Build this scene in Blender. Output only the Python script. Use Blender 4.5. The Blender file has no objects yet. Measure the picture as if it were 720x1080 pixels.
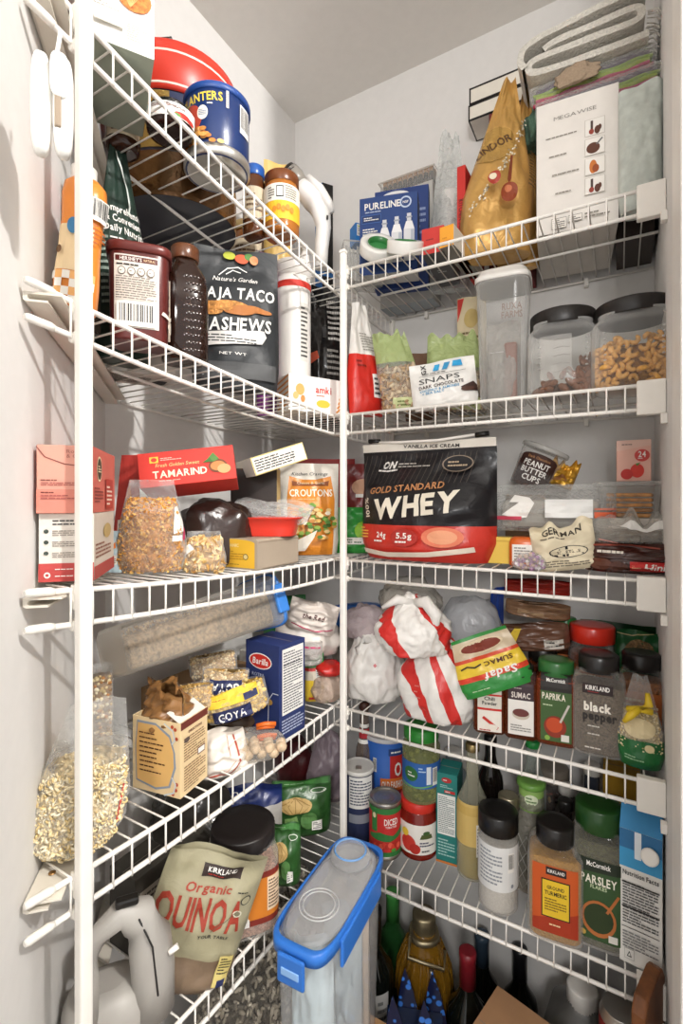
import bpy, bmesh, math, random
from mathutils import Vector, Matrix, noise, Euler
R_=random.Random(7); PI=math.pi
SC=bpy.context.scene; COL=SC.collection
# ---------------------------------------------------------------- camera, light, exposure
CAMZ=1.28; F,YAW,CY=513.5,.52,528.7
cam=bpy.data.objects.new('camera',bpy.data.cameras.new('camera')); COL.objects.link(cam)
cam.location=(0,0,CAMZ); cam.rotation_euler=(PI/2,0,YAW)
cam.data.sensor_fit='HORIZONTAL'; cam.data.sensor_width=36; cam.data.lens=36*F/720
cam.data.shift_y=(CY-540)/720; cam.data.clip_start=.02
SC.camera=cam
SC.view_settings.view_transform='Standard'; SC.view_settings.look='None'
SC.view_settings.gamma=1; SC.view_settings.use_curve_mapping=False
SC.view_settings.exposure=0.43
SC.cycles.transparent_max_bounces=32; SC.cycles.max_bounces=10
w=bpy.data.worlds.new('world'); SC.world=w; w.use_nodes=True
w.node_tree.nodes['Background'].inputs[0].default_value=(1,.985,.965,1)
w.node_tree.nodes['Background'].inputs[1].default_value=.82
def lamp(name,kind,loc,energy,color,size):
    l=bpy.data.lights.new(name,kind); l.energy=energy; l.color=color
    if kind=='AREA': l.size=size
    else: l.shadow_soft_size=size
    o=bpy.data.objects.new(name,l); COL.objects.link(o); o.location=loc; return o
lamp('kitchen_ceiling_light','POINT',(.90,.12,CAMZ+1.0),66,(1,.97,.935),.035)
lamp('kitchen_pendant_light','POINT',(.30,-.85,CAMZ+.42),34,(1,.98,.96),.14)  # added unseen fill lamp that brightens the ceiling and shelves
# ---------------------------------------------------------------- shelf frame of reference (metres)
YF,XF,XW,YB,XR=.830,-.492,-.7875,1.115,.057
ZL=[.5116,.2084,-.0905,-.3882,-.6519]; ZR=[.4517,.1682,-.1151,-.4056,-.6931]
sn,cs=math.sin(YAW),math.cos(YAW)
def zl(i,Y):
    t=(Y-.28)/(YF-.28); return ZL[i-1]+(ZR[i-1]-ZL[i-1])*t-.0068*4*t*(1-t)
def spot(side,i,px,back=.1,lift=.0045):
    """point on shelf i at a set-back from its front edge, and its distance"""
    u=(px-360)/F; a,b=cs*u-sn, sn*u+cs
    if side=='R': k=(YF+back)/b
    else: k=(XF-back)/a
    X,Y=a*k,b*k
    z=ZR[i-1] if side=='R' else zl(i,Y)
    return Vector((X,Y,CAMZ+z+lift)), k
def W(n,d): return n*d/F
def top(P,d,py): return CAMZ+(CY-py)*d/F-P[2]
def facing(P,da=0): return math.atan2(-P[0],P[1])+math.radians(da)
# ---------------------------------------------------------------- materials
def lin(h):
    if not isinstance(h,str): return tuple(h)
    v=[int(h[i:i+2],16)/255 for i in (0,2,4)]
    return tuple(c/12.92 if c<=.04045 else ((c+.055)/1.055)**2.4 for c in v)
MC={}
def M(h,kind='paper',**k):
    key=(h,kind,tuple(sorted(k.items())))
    if key in MC: return MC[key]
    m=bpy.data.materials.new(f'{kind}_{h}'); m.use_nodes=True; MC[key]=m
    nt=m.node_tree; N=nt.nodes; L=nt.links; b=N['Principled BSDF']; out=N['Material Output']
    c=lin(h)
    if kind in('clear','frost'):
        tr=N.new('ShaderNodeBsdfTransparent'); tr.inputs[0].default_value=(*[1-(1-x)*.5 for x in c],1)
        b.inputs['Base Color'].default_value=(*c,1); b.inputs['Roughness'].default_value=k.get('rough',.08)
        lw=N.new('ShaderNodeLayerWeight'); lw.inputs[0].default_value=k.get('blend',.35)
        mr=N.new('ShaderNodeMapRange'); mr.inputs[3].default_value=k.get('op',.06); mr.inputs[4].default_value=k.get('edge',.5)
        L.new(lw.outputs['Facing'],mr.inputs[0])
        mx=N.new('ShaderNodeMixShader'); L.new(mr.outputs[0],mx.inputs[0]); L.new(tr.outputs[0],mx.inputs[1]); L.new(b.outputs[0],mx.inputs[2])
        L.new(mx.outputs[0],out.inputs[0])
        bs=k.get('bump',0)
        if bs:
            n=N.new('ShaderNodeTexNoise'); n.inputs['Scale'].default_value=k.get('sc',45); n.inputs['Detail'].default_value=3; n.inputs['Distortion'].default_value=1.5
            tc=N.new('ShaderNodeTexCoord'); L.new(tc.outputs['Object'],n.inputs[0])
            bp=N.new('ShaderNodeBump'); bp.inputs[0].default_value=bs; bp.inputs[1].default_value=.01; L.new(n.outputs[0],bp.inputs['Height'])
            L.new(bp.outputs[0],b.inputs['Normal']); L.new(bp.outputs[0],lw.inputs['Normal'])
        return m
    rough={'paper':.62,'gloss':.28,'film':.33,'metal':.3,'cloth':.9,'grain':.75,'wall':.85,'foil':.25,'wood':.5,'matte':.55}.get(kind,.5)
    b.inputs['Roughness'].default_value=k.get('rough',rough)
    if kind in('metal','foil'): b.inputs['Metallic'].default_value=k.get('met',.85 if kind=='metal' else .5)
    tc=N.new('ShaderNodeTexCoord'); n=N.new('ShaderNodeTexNoise')
    sc={'paper':30,'gloss':20,'film':38,'metal':60,'cloth':420,'grain':330,'wall':55,'foil':45,'wood':12,'matte':60}.get(kind,30)
    n.inputs['Scale'].default_value=k.get('sc',sc); n.inputs['Detail'].default_value=4
    if kind in('film','foil'): n.inputs['Distortion'].default_value=1.2
    if kind=='wood':
        mp=N.new('ShaderNodeMapping'); mp.inputs['Scale'].default_value=(6,6,.6); L.new(tc.outputs['Object'],mp.inputs[0]); L.new(mp.outputs[0],n.inputs[0])
    else: L.new(tc.outputs['Object'],n.inputs[0])
    v={'grain':.55,'wood':.45,'cloth':.16,'wall':.02,'paper':.05}.get(kind,.06); v=k.get('var',v)
    mr=N.new('ShaderNodeMapRange'); mr.inputs[1].default_value=.3; mr.inputs[2].default_value=.7; mr.inputs[3].default_value=1-v; mr.inputs[4].default_value=1+v*.6
    L.new(n.outputs[0],mr.inputs[0])
    hv=N.new('ShaderNodeVectorMath'); hv.operation='SCALE'; hv.inputs[0].default_value=c; L.new(mr.outputs[0],hv.inputs['Scale'])
    L.new(hv.outputs[0],b.inputs['Base Color'])
    bs=k.get('bump',{'film':.35,'foil':.5,'grain':.7,'cloth':.5,'wall':.05}.get(kind,0))
    if bs:
        bp=N.new('ShaderNodeBump'); bp.inputs[0].default_value=bs; bp.inputs[1].default_value=.004; L.new(n.outputs[0],bp.inputs['Height']); L.new(bp.outputs[0],b.inputs['Normal'])
    return m
WHITE=M('efeae2','gloss'); 
# ---------------------------------------------------------------- mesh collector
class MB:
    def __init__(s): s.v=[]; s.f=[]; s.m=[]; s.sm=[]; s.mats=[]
    def mi(s,m):
        if m not in s.mats: s.mats.append(m)
        return s.mats.index(m)
    def add(s,vs,fs,m,smooth=False):
        o=len(s.v); s.v+= [tuple(p) for p in vs]; i=s.mi(m)
        for f in fs: s.f.append(tuple(o+q for q in f)); s.m.append(i); s.sm.append(smooth)
        return s
    def box(s,c,d,m,mat=None):
        x,y,z=[q/2 for q in d]; c=Vector(c)
        vs=[Vector((a*x,b*y,e*z)) for a in(-1,1) for b in(-1,1) for e in(-1,1)]
        vs=[(mat@q if mat else q)+c for q in vs]
        return s.add(vs,[(0,1,3,2),(4,6,7,5),(0,4,5,1),(2,3,7,6),(0,2,6,4),(1,5,7,3)],m)
    def grid(s,fn,nu,nv,m,smooth=True,flip=False,wrap=False,mf=None):
        o=len(s.v)
        for j in range(nv+1):
            for i in range(nu if wrap else nu+1): s.v.append(tuple(fn(i/nu,j/nv)))
        n=nu if wrap else nu+1
        for j in range(nv):
            for i in range(nu):
                a=o+j*n+i; b=o+j*n+(i+1)%n; q=(a,b,b+n,a+n)
                s.f.append(q[::-1] if flip else q); s.m.append(s.mi(mf((i+.5)/nu,(j+.5)/nv) if mf else m)); s.sm.append(smooth)
        return s
    def lathe(s,prof,m,n=24,ex=2,ky=1,smooth=True,cap=True,c=(0,0,0)):
        o=len(s.v)
        for r,z in prof:
            for i in range(n):
                x,y=sect(2*PI*i/n,ex); s.v.append((c[0]+x*r,c[1]+y*r*ky,c[2]+z))
        for j in range(len(prof)-1):
            for i in range(n):
                a=o+j*n+i; b=o+j*n+(i+1)%n; s.f.append((a,b,b+n,a+n)); s.m.append(s.mi(m)); s.sm.append(smooth)
        if cap:
            s.f.append(tuple(o+i for i in range(n))[::-1]); s.m.append(s.mi(m)); s.sm.append(False)
            k=o+(len(prof)-1)*n; s.f.append(tuple(k+i for i in range(n))); s.m.append(s.mi(m)); s.sm.append(False)
        return s
    def tube(s,pts,r,m,n=6,closed=False):
        pts=[Vector(p) for p in pts]; o=len(s.v); K=len(pts)
        for k,p in enumerate(pts):
            a=pts[k-1] if (k or closed) else p; b=pts[(k+1)%K] if (k<K-1 or closed) else p
            t=(b-a).normalized(); u=t.orthogonal().normalized() if abs(t.z)>.9 else t.cross(Vector((0,0,1))).normalized(); w_=t.cross(u)
            rr=r[k] if isinstance(r,(list,tuple)) else r
            for i in range(n):
                q=2*PI*i/n; s.v.append(tuple(p+u*math.cos(q)*rr+w_*math.sin(q)*rr))
        for k in range(K if closed else K-1):
            for i in range(n):
                a=o+k*n+i; b=o+k*n+(i+1)%n; c=o+((k+1)%K)*n+(i+1)%n; d=o+((k+1)%K)*n+i
                s.f.append((a,b,c,d)); s.m.append(s.mi(m)); s.sm.append(True)
        if not closed:
            s.f.append(tuple(o+i for i in range(n))[::-1]); s.m.append(s.mi(m)); s.sm.append(False)
            s.f.append(tuple(o+(K-1)*n+i for i in range(n))); s.m.append(s.mi(m)); s.sm.append(False)
        return s
    def prism(s,poly,y0,y1,m):
        n=len(poly); vs=[(x,y0,z) for x,z in poly]+[(x,y1,z) for x,z in poly]
        return s.add(vs,[tuple(range(n)),tuple(range(n,2*n))[::-1]]+[(i+n,(i+1)%n+n,(i+1)%n,i) for i in range(n)],m)
    def xf(s,mat,start=0):
        for i in range(start,len(s.v)): s.v[i]=tuple(mat@Vector(s.v[i]))
        return s
    def build(s,name,parent=None,kind=None,bev=0,loc=None,sub=0):
        me=bpy.data.meshes.new(name); me.from_pydata(s.v,[],s.f)
        for m in s.mats: me.materials.append(m)
        me.polygons.foreach_set('material_index',s.m); me.polygons.foreach_set('use_smooth',s.sm); me.update()
        o=bpy.data.objects.new(name,me); COL.objects.link(o)
        if parent: o.parent=parent
        if loc: o.location=loc
        if kind: o['kind']=kind
        if bev:
            b=o.modifiers.new('b','BEVEL'); b.width=bev; b.segments=2; b.limit_method='ANGLE'; b.angle_limit=.6
        if sub:
            b=o.modifiers.new('s','SUBSURF'); b.levels=b.render_levels=sub
        return o
def sect(t,ex):
    c,q=math.cos(t-PI/2),math.sin(t-PI/2); e=2/ex
    return math.copysign(abs(c)**e,c), math.copysign(abs(q)**e,q)
def thing(name,label,cat,P=(0,0,0),rz=0,group=None,rx=0,ry=0):
    o=bpy.data.objects.new(name,None); COL.objects.link(o); o.empty_display_size=.02
    o.location=P; o.rotation_euler=(math.radians(rx),math.radians(ry),rz); o['label']=label; o['category']=cat
    if rx or ry: o.matrix_basis=Matrix.Translation(P)@Matrix.Rotation(rz,4,'Z')@Matrix.Rotation(math.radians(ry),4,'Y')@Matrix.Rotation(math.radians(rx),4,'X')
    if group: o['group']=group
    return o
def tag(o,label,cat,group=None):
    o['label']=label; o['category']=cat
    if group: o['group']=group
    return o
# ---------------------------------------------------------------- lettering
GL={}
def glyph(ch,bold):
    k=(ch,bold)
    if k in GL: return GL[k]
    cu=bpy.data.curves.new('g','FONT'); cu.body=ch; cu.size=1; cu.resolution_u=2; cu.offset=.022*bold; cu.fill_mode='FRONT'
    ob=bpy.data.objects.new('g',cu); me=ob.to_mesh()
    vs=[(v.co.x,v.co.y) for v in me.vertices]; fs=[tuple(p.vertices) for p in me.polygons]
    ob.to_mesh_clear(); bpy.data.objects.remove(ob); bpy.data.curves.remove(cu)
    a=min((v[0] for v in vs),default=0); b=max((v[0] for v in vs),default=.26)
    GL[k]=([(x-a,y) for x,y in vs],fs,b-a); return GL[k]
def layout(t,size,bold=0,sx=1,wfit=None,shear=0,sp=.075):
    k=size/.7; vs=[]; fs=[]; x=0
    for ch in t:
        if ch==' ': x+=.3; continue
        g=glyph(ch,bold); o=len(vs)
        vs+=[(px+x,py) for px,py in g[0]]; fs+=[tuple(o+i for i in f) for f in g[1]]; x+=g[2]+sp
    wd=(x-sp)*k*sx
    if wfit: sx*=wfit/wd; wd=wfit
    return [((px*k*sx)-wd/2+py*k*shear,py*k-size/2) for px,py in vs],fs
class Pr:
    """flat print laid on a surface S(u,v,e)"""
    def __init__(s,S,step=0,e0=.0004,de=.00014):
        s.S=S; s.mb=MB(); s.step=step; s.e=e0; s.de=de
    def poly(s,vs,fs,m):
        s.e+=s.de
        if s.step:
            bm=bmesh.new(); bv=[bm.verts.new((x,y,0)) for x,y in vs]
            for f in fs:
                try: bm.faces.new([bv[i] for i in f])
                except ValueError: pass
            xs=[v[0] for v in vs]; ys=[v[1] for v in vs]
            for ax,lo,hi in((0,min(xs),max(xs)),(1,min(ys),max(ys))):
                q=math.floor(lo/s.step)*s.step+s.step
                while q<hi-1e-6:
                    co=(q,0,0) if ax==0 else (0,q,0); no=(1,0,0) if ax==0 else (0,1,0)
                    bmesh.ops.bisect_plane(bm,geom=bm.verts[:]+bm.edges[:]+bm.faces[:],plane_co=co,plane_no=no); q+=s.step
            bm.verts.index_update(); vs=[(v.co.x,v.co.y) for v in bm.verts]; fs=[tuple(v.index for v in f.verts) for f in bm.faces]; bm.free()
        s.mb.add([s.S(x,y,s.e) for x,y in vs],fs,m); return s
    def r(s,x0,y0,x1,y1,m): return s.poly([(x0,y0),(x1,y0),(x1,y1),(x0,y1)],[(0,1,2,3)],m)
    def e_(s,cx,cy,rx,ry,m,n=20,a0=0,a1=2*PI):
        full=abs(a1-a0-2*PI)<1e-6
        vs=[(cx+rx*math.cos(a0+(a1-a0)*i/n),cy+ry*math.sin(a0+(a1-a0)*i/n)) for i in range(n if full else n+1)]
        return s.poly(vs,[tuple(range(len(vs)))],m)
    def p(s,pts,m): return s.poly(pts,[tuple(range(len(pts)))],m)
    def t(s,txt,cx,cy,size,m,bold=1,w=None,rot=0,shear=0,sx=1,sp=.075):
        vs,fs=layout(txt,size,bold,sx,w,shear,sp); a=math.radians(rot); c,q=math.cos(a),math.sin(a)
        st=s.step
        vs=[(cx+x*c-y*q,cy+x*q+y*c) for x,y in vs]
        s.poly(vs,fs,m); return s
    def l(s,x0,y0,x1,y1,n,m,seed=1):
        rr=random.Random(seed); vs=[];fs=[]; h=(y1-y0)/n
        for i in range(n):
            xe=x0+(x1-x0)*(1 if i%4 else rr.uniform(.5,.95)); y=y1-h*(i+.75); x=x0
            while x<xe-1e-5:
                w_=min(rr.uniform(.06,.2)*(x1-x0),xe-x); o=len(vs)
                vs+=[(x,y),(x+w_*.86,y),(x+w_*.86,y+h*.45),(x,y+h*.45)]; fs.append((o,o+1,o+2,o+3)); x+=w_
        st=s.step; s.step=st; return s.poly(vs,fs,m)
    def bar(s,x0,y0,x1,y1,seed=3):
        s.r(x0,y0,x1,y1,M('f2efe9')); rr=random.Random(seed); vs=[];fs=[]; w_=x1-x0; x=x0+w_*.07
        while x<x1-w_*.07:
            b=w_*rr.choice((.012,.02,.035)); o=len(vs); y=y0+(y1-y0)*.2
            vs+=[(x,y),(x+b,y),(x+b,y1-(y1-y0)*.06),(x,y1-(y1-y0)*.06)]; fs.append((o,o+1,o+2,o+3)); x+=b+w_*rr.choice((.015,.025,.04))
        return s.poly(vs,fs,M('1a1817'))
    def build(s,parent,name='printed_label'):
        if s.mb.f: return s.mb.build(name,parent)
def noz(x,y,z=0): return noise.noise(Vector((x,y,z)))
# ---------------------------------------------------------------- carton
def carton(name,label,cat,P,rz,w,d,h,base,side=None,topm=None,bot=None,rx=0,ry=0,group=None,bev=.0008,lid=None):
    """box carton: front on -Y. Returns thing and printer factory for faces F R L T K"""
    t=thing(name,label,cat,P,rz,group,rx,ry); b=MB(); x,y=w/2,d/2
    fm={'F':base,'K':base,'R':side or base,'L':side or base,'T':topm or base,'B':bot or base}
    V=[(-x,-y,0),(x,-y,0),(x,y,0),(-x,y,0),(-x,-y,h),(x,-y,h),(x,y,h),(-x,y,h)]
    for k,f in(('F',(0,1,5,4)),('R',(1,2,6,5)),('K',(2,3,7,6)),('L',(3,0,4,7)),('T',(4,5,6,7)),('B',(3,2,1,0))):
        b.add([V[i] for i in f],[(0,1,2,3)],fm[k])
    bm=bmesh.new(); 
    o=b.build('carton_body',t)
    bm.from_mesh(o.data); bmesh.ops.remove_doubles(bm,verts=bm.verts[:],dist=1e-5)
    bmesh.ops.recalc_face_normals(bm,faces=bm.faces[:]); bm.to_mesh(o.data); bm.free()
    if bev: 
        q=o.modifiers.new('b','BEVEL'); q.width=bev; q.segments=2
    S={'F':lambda u,v,e:(u,-y-e,v),'R':lambda u,v,e:(x+e,u,v),'L':lambda u,v,e:(-x-e,-u,v),'T':lambda u,v,e:(u,v,h+e),'K':lambda u,v,e:(-u,y+e,v),'B':lambda u,v,e:(u,-v,-e)}
    # flap seams where the carton closes
    s=MB(); sm=M('8f857a'); s.box((0,0,h+.0002),(w*.96,.0009,.0003),sm); s.build('flap_seam',t)
    def pr(face='F',nm='printed_label'):
        return Pr(S[face])
    return t,pr
# ---------------------------------------------------------------- jars and bottles of any section
class Jar:
    def __init__(s,name,label,cat,P,rz,prof,m,ex=2,ky=1,n=28,group=None,part='body',rx=0,ry=0,step=.006):
        s.t=thing(name,label,cat,P,rz,group,rx,ry); s.prof=prof; s.ex=ex; s.ky=ky; s.n=n
        b=MB(); b.lathe(prof,m,n,ex,ky); s.b=b.build(part,s.t)
        N=180; pts=[Vector((*[a*q for a,q in zip(sect(2*PI*i/N,ex),(1,ky))],0)) for i in range(N+1)]
        acc=[0]
        for i in range(N): acc.append(acc[-1]+(pts[i+1]-pts[i]).length)
        s.pts,s.acc,s.N=pts,acc,N; s.step=step
    def rad(s,z):
        p=s.prof
        for (r0,z0),(r1,z1) in zip(p,p[1:]):
            if z0<=z<=z1 and z1>z0: return r0+(r1-r0)*(z-z0)/(z1-z0)
        return max(r for r,_ in p)
    def S(s,u,v,e):
        r=s.rad(v); a=(u/r)%s.acc[-1]; lo,hi=0,s.N
        while hi-lo>1:
            md=(lo+hi)//2
            if s.acc[md]<=a: lo=md
            else: hi=md
        f=(a-s.acc[lo])/max(1e-9,s.acc[hi]-s.acc[lo]); q=s.pts[lo].lerp(s.pts[hi],f); tt=(s.pts[hi]-s.pts[lo]).normalized()
        return (q.x*r+tt.y*e, q.y*r-tt.x*e, v)
    def pr(s): return Pr(s.S,s.step)
    def part(s,name,prof,m,ex=None,ky=None,n=None,label=None,kind=None):
        o=MB().lathe(prof,m,n or s.n,ex or s.ex,s.ky if ky is None else ky).build(name,s.t,kind)
        if label: o['label']=label
        return o
    def ridged(s,name,r,z0,z1,m,k=40,ex=2,ky=1,rnd=.0012):
        b=MB(); n=k*2; o=0
        P=[(r-.0006,z0),(r,z0+.001),(r,z1-.002),(r-.002,z1),(r*.6,z1+.0002)]
        for rr,z in P:
            for i in range(n):
                x,y=sect(2*PI*i/n,ex); q=rr-(rnd if (i%2 and z<z1-.001) else 0); b.v.append((x*q,y*q*ky,z))
        for j in range(len(P)-1):
            for i in range(n):
                a=j*n+i; c=j*n+(i+1)%n; b.f.append((a,c,c+n,a+n)); b.m.append(b.mi(m)); b.sm.append(True)
        b.f.append(tuple(range((len(P)-1)*n,len(P)*n))); b.m.append(0); b.sm.append(False)
        b.f.append(tuple(range(n))[::-1]); b.m.append(0); b.sm.append(False)
        return b.build(name,s.t)
# ---------------------------------------------------------------- stand-up pouch
class Pouch:
    def __init__(s,name,label,cat,P,rz,w,h,t,m,back=None,zones=None,seed=1,wr=.0025,seal=.06,topw=1.0,botw=.94,lean=0,bend=0,group=None,rx=0,ry=0,part='pouch_body',nu=26,nv=34,flat=.5,jag=0,topt=0,topx=0,build=True):
        s.w,s.h,s.th=w,h,t; s.seed=seed; s.wr=wr; s.seal=seal; s.topw=topw; s.botw=botw; s.bend=bend; s.flat=flat; s.jag=jag; s.topt=topt; s.topx=topx
        s.t=thing(name,label,cat,P,rz,group,rx,ry)
        b=MB()
        mf=None
        if zones: mf=lambda u,v:next((z[2] for z in zones if z[0]<=v<=z[1]),m)
        b.grid(lambda u,v:s.pt(u,v,-1),nu,nv,m,True,mf=mf)
        b.grid(lambda u,v:s.pt(u,v,1),nu,nv,back or m,True,flip=True,mf=mf if not back else None)
        b.grid(lambda u,v:[a+(c-a)*v for a,c in zip(s.pt(u,0,-1),s.pt(u,0,1))],nu,3,m,True,flip=True)
        s.b=b.build(part,s.t) if build else None
    def wid(s,v):
        q=v; return s.w*(s.botw+(1-s.botw)*min(1,q/.15) if q<.15 else 1+(s.topw-1)*max(0,(q-.35)/.65))
    def thk(s,u,v):
        k=1-abs(2*u-1)**2.6; k=k**.55 if k>0 else 0
        if v<.12: g=.72+.28*math.sin(v/.12*PI/2)
        elif v<s.flat: g=1
        else:
            q=(v-s.flat)/max(1e-6,(1-s.seal-s.flat)); g=max(0,1-q*q*(3-2*q)) if q<1 else 0
            g=g*(1-s.topt)+s.topt
        return max(.0008,s.th/2*k*g)
    def pt(s,u,v,sgn,e=0):
        wd=s.wid(v); x=(u-.5)*wd+s.topx*s.w*max(0,(v-.2)/.8); z=v*s.h
        edge=min(1,(1-abs(2*u-1))*5); vv=min(1,v*8)
        n=s.wr*(noz(u*4+s.seed*7,v*6,s.seed)+.6*noz(u*9+s.seed*3,v*11,s.seed*2.3))*edge*vv
        y=sgn*(s.thk(u,v)+e)+n*(1 if v<1-s.seal else .4)
        if s.jag: z+=s.jag*noz(u*6,s.seed*2.3)*max(0,(v-.6)/.4); 
        if s.bend:
            q=max(0,(v-.45)/.55); y+=s.bend*q*q
        if v>.9: y+=s.wr*1.2*math.sin(u*7+s.seed)*(v-.9)*10
        return (x,y,z)
    def S(s,u,v,e):
        vv=max(0,min(1,v/s.h)); wd=s.wid(vv); return s.pt(max(0,min(1,u/wd+.5)),vv,-1,e)
    def Sb(s,u,v,e):
        vv=max(0,min(1,v/s.h)); wd=s.wid(vv); return s.pt(max(0,min(1,.5-u/wd)),vv,1,e)
    def pr(s): 
        return Pr(s.S,.0055,e0=.0008,de=.00026)
# ---------------------------------------------------------------- lumps: plastic bags and crumpled packets
def ico(sub=4):
    if ('ico',sub) not in GL:
        bm=bmesh.new(); bmesh.ops.create_icosphere(bm,subdivisions=sub,radius=1)
        GL[('ico',sub)]=([v.co.copy() for v in bm.verts],[tuple(v.index for v in f.verts) for f in bm.faces]); bm.free()
    return GL[('ico',sub)]
def lumpfn(rx,ry,rz,seed,amp,fr,sq=2.0,flat=.6,cr=.25,pinch=0):
    """maps unit-sphere point to a crumpled bag surface resting on z=0"""
    def fn(p,sc=1):
        q=Vector([math.copysign(abs(a)**(2/sq),a) for a in p])
        n=noise.noise(p*fr+Vector((seed,seed*.7,0)))*amp
        rd=1-abs(noise.noise(p*fr*2.3+Vector((0,seed,seed*1.3))))*2
        n+=cr*amp*rd+cr*.5*amp*noise.noise(p*fr*6+Vector((seed,0,0)))
        q=q*(sc+n)
        if pinch and p.z>.35:
            k=(p.z-.35)/.65; q.x*=1-pinch*k; q.y*=1-pinch*k; q.z*=1+.35*pinch*k
        z=q.z*rz
        lo=-rz*flat
        if z<lo: z=lo+(z-lo)*.08
        return Vector((q.x*rx,q.y*ry,z-lo+rz*.05))
    return fn
def lump(name,label,cat,P,rz,rad,m,seed=1,amp=.16,fr=1.7,sq=2.0,flat=.6,cr=.3,pinch=0,mf=None,group=None,sub=4,part='bag_body',rx=0,ry=0):
    t=thing(name,label,cat,P,rz,group,rx,ry); fn=lumpfn(*rad,seed,amp,fr,sq,flat,cr,pinch)
    vs,fs=ico(sub); b=MB(); b.add([fn(p) for p in vs],fs,m,True)
    if mf:
        for i,f in enumerate(fs):
            c=(vs[f[0]]+vs[f[1]]+vs[f[2]])/3; q=mf(c)
            if q: b.m[i]=b.mi(q)
    b.build(part,t); return t,fn
# ---------------------------------------------------------------- loose small pieces joined into one part
def piece(kind):
    if ('pc',kind) in GL: return GL[('pc',kind)]
    if kind=='dot': vs,fs=ico(1); vs=[v.copy() for v in vs]
    elif kind=='seed': vs,fs=ico(1); vs=[Vector((v.x*1.9,v.y*.8,v.z*.6)) for v in vs]
    elif kind=='flake': vs=[Vector(p) for p in((-1,-.7,0),(1,-.8,.2),(.8,.8,0),(-.8,.7,.3),(0,0,.5))]; fs=[(0,1,4),(1,2,4),(2,3,4),(3,0,4),(0,3,2,1)]
    elif kind=='stick': 
        b=MB().tube([(-2.4,0,0),(0,.3,.1),(2.4,0,0)],.45,None,5); vs=[Vector(v) for v in b.v]; fs=b.f
    elif kind=='curl':
        b=MB().tube([(1.5*math.cos(a),1.5*math.sin(a),.15*a) for a in (-1.6,-.8,0,.8,1.6)],[.4,.55,.6,.55,.4],None,6); vs=[Vector(v) for v in b.v]; fs=b.f
    GL[('pc',kind)]=(vs,fs); return GL[('pc',kind)]
def scatter(name,parent,pts,kind,size,mats,seed=1,var=.3,normals=None):
    rr=random.Random(seed); b=MB(); vs,fs=piece(kind)
    for p in pts:
        e=Euler((rr.uniform(0,6.3),rr.uniform(0,6.3),rr.uniform(0,6.3))).to_matrix(); k=size*(1+rr.uniform(-var,var)); p=Vector(p)
        b.add([p+e@(v*k) for v in vs],fs,rr.choice(mats),kind!='flake')
    return b.build(name,parent,'stuff')
# ---------------------------------------------------------------- print in fractions of a face: x -.5..+.5, y 0..1
class Pf:
    def __init__(s,pr,w,h): s.q=pr; s.w=w; s.h=h
    def r(s,a,b,c,d,m): s.q.r(a*s.w,b*s.h,c*s.w,d*s.h,m); return s
    def e(s,a,b,c,d,m,**k): s.q.e_(a*s.w,b*s.h,c*s.w,d*s.h,m,**k); return s
    def p(s,pts,m): s.q.p([(a*s.w,b*s.h) for a,b in pts],m); return s
    def t(s,txt,a,b,size,m,w=None,**k): s.q.t(txt,a*s.w,b*s.h,size*s.h,m,w=w*s.w if w else None,**k); return s
    def l(s,a,b,c,d,n,m,seed=1): s.q.l(a*s.w,b*s.h,c*s.w,d*s.h,n,m,seed); return s
    def bar(s,a,b,c,d,seed=3): s.q.bar(a*s.w,b*s.h,c*s.w,d*s.h,seed); return s
    def line(s,pts,wd,m):
        P=[Vector((a*s.w,b*s.h)) for a,b in pts]; vs=[];n=len(P)
        for i,p in enumerate(P):
            d=(P[min(i+1,n-1)]-P[max(i-1,0)]).normalized(); nn=Vector((-d.y,d.x))*wd*s.w/2; vs+=[tuple(p+nn),tuple(p-nn)]
        s.q.poly(vs,[(2*i,2*i+1,2*i+3,2*i+2) for i in range(n-1)],m); return s
    def done(s,parent,name='printed_label'): return s.q.build(parent,name)
INK=M('1c1a19'); WT=M('f3f0ea'); RED=M('c8281e'); GOLDT=M('c9a24a')
def fp(pouch): return Pf(pouch.pr(),pouch.w,pouch.h)
def fj(jar,w,h): return Pf(jar.pr(),w,h)
CLEAR=M('f4f4f2','clear',op=.05,edge=.55,rough=.06); FILM=M('f4f4f2','clear',op=.10,edge=.6,rough=.18,bump=.6,sc=60)
FROST=M('eceae4','frost',op=.32,edge=.7,rough=.3); GLASS=M('eef2ee','clear',op=.05,edge=.65,rough=.03)
BLACK=M('161412','gloss',rough=.35); BLK=M('1b1918','film')
def filler(t,prof,m,name='contents',ex=2,ky=1,n=24,kind=None):
    return MB().lathe(prof,m,n,ex,ky).build(name,t,kind)
def blobpts(fn,n,seed,sc=1,front=None):
    rr=random.Random(seed); out=[]
    while len(out)<n:
        p=Vector((rr.gauss(0,1),rr.gauss(0,1),rr.gauss(0,1))).normalized()
        if front is not None and p.dot(front)<-.15: continue
        out.append(fn(p,sc))
    return out
def shiplid(j,r,z0,z1,m,name='lid',k=44,ex=2,ky=1): return j.ridged(name,r,z0,z1,m,k,ex,ky)

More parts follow.
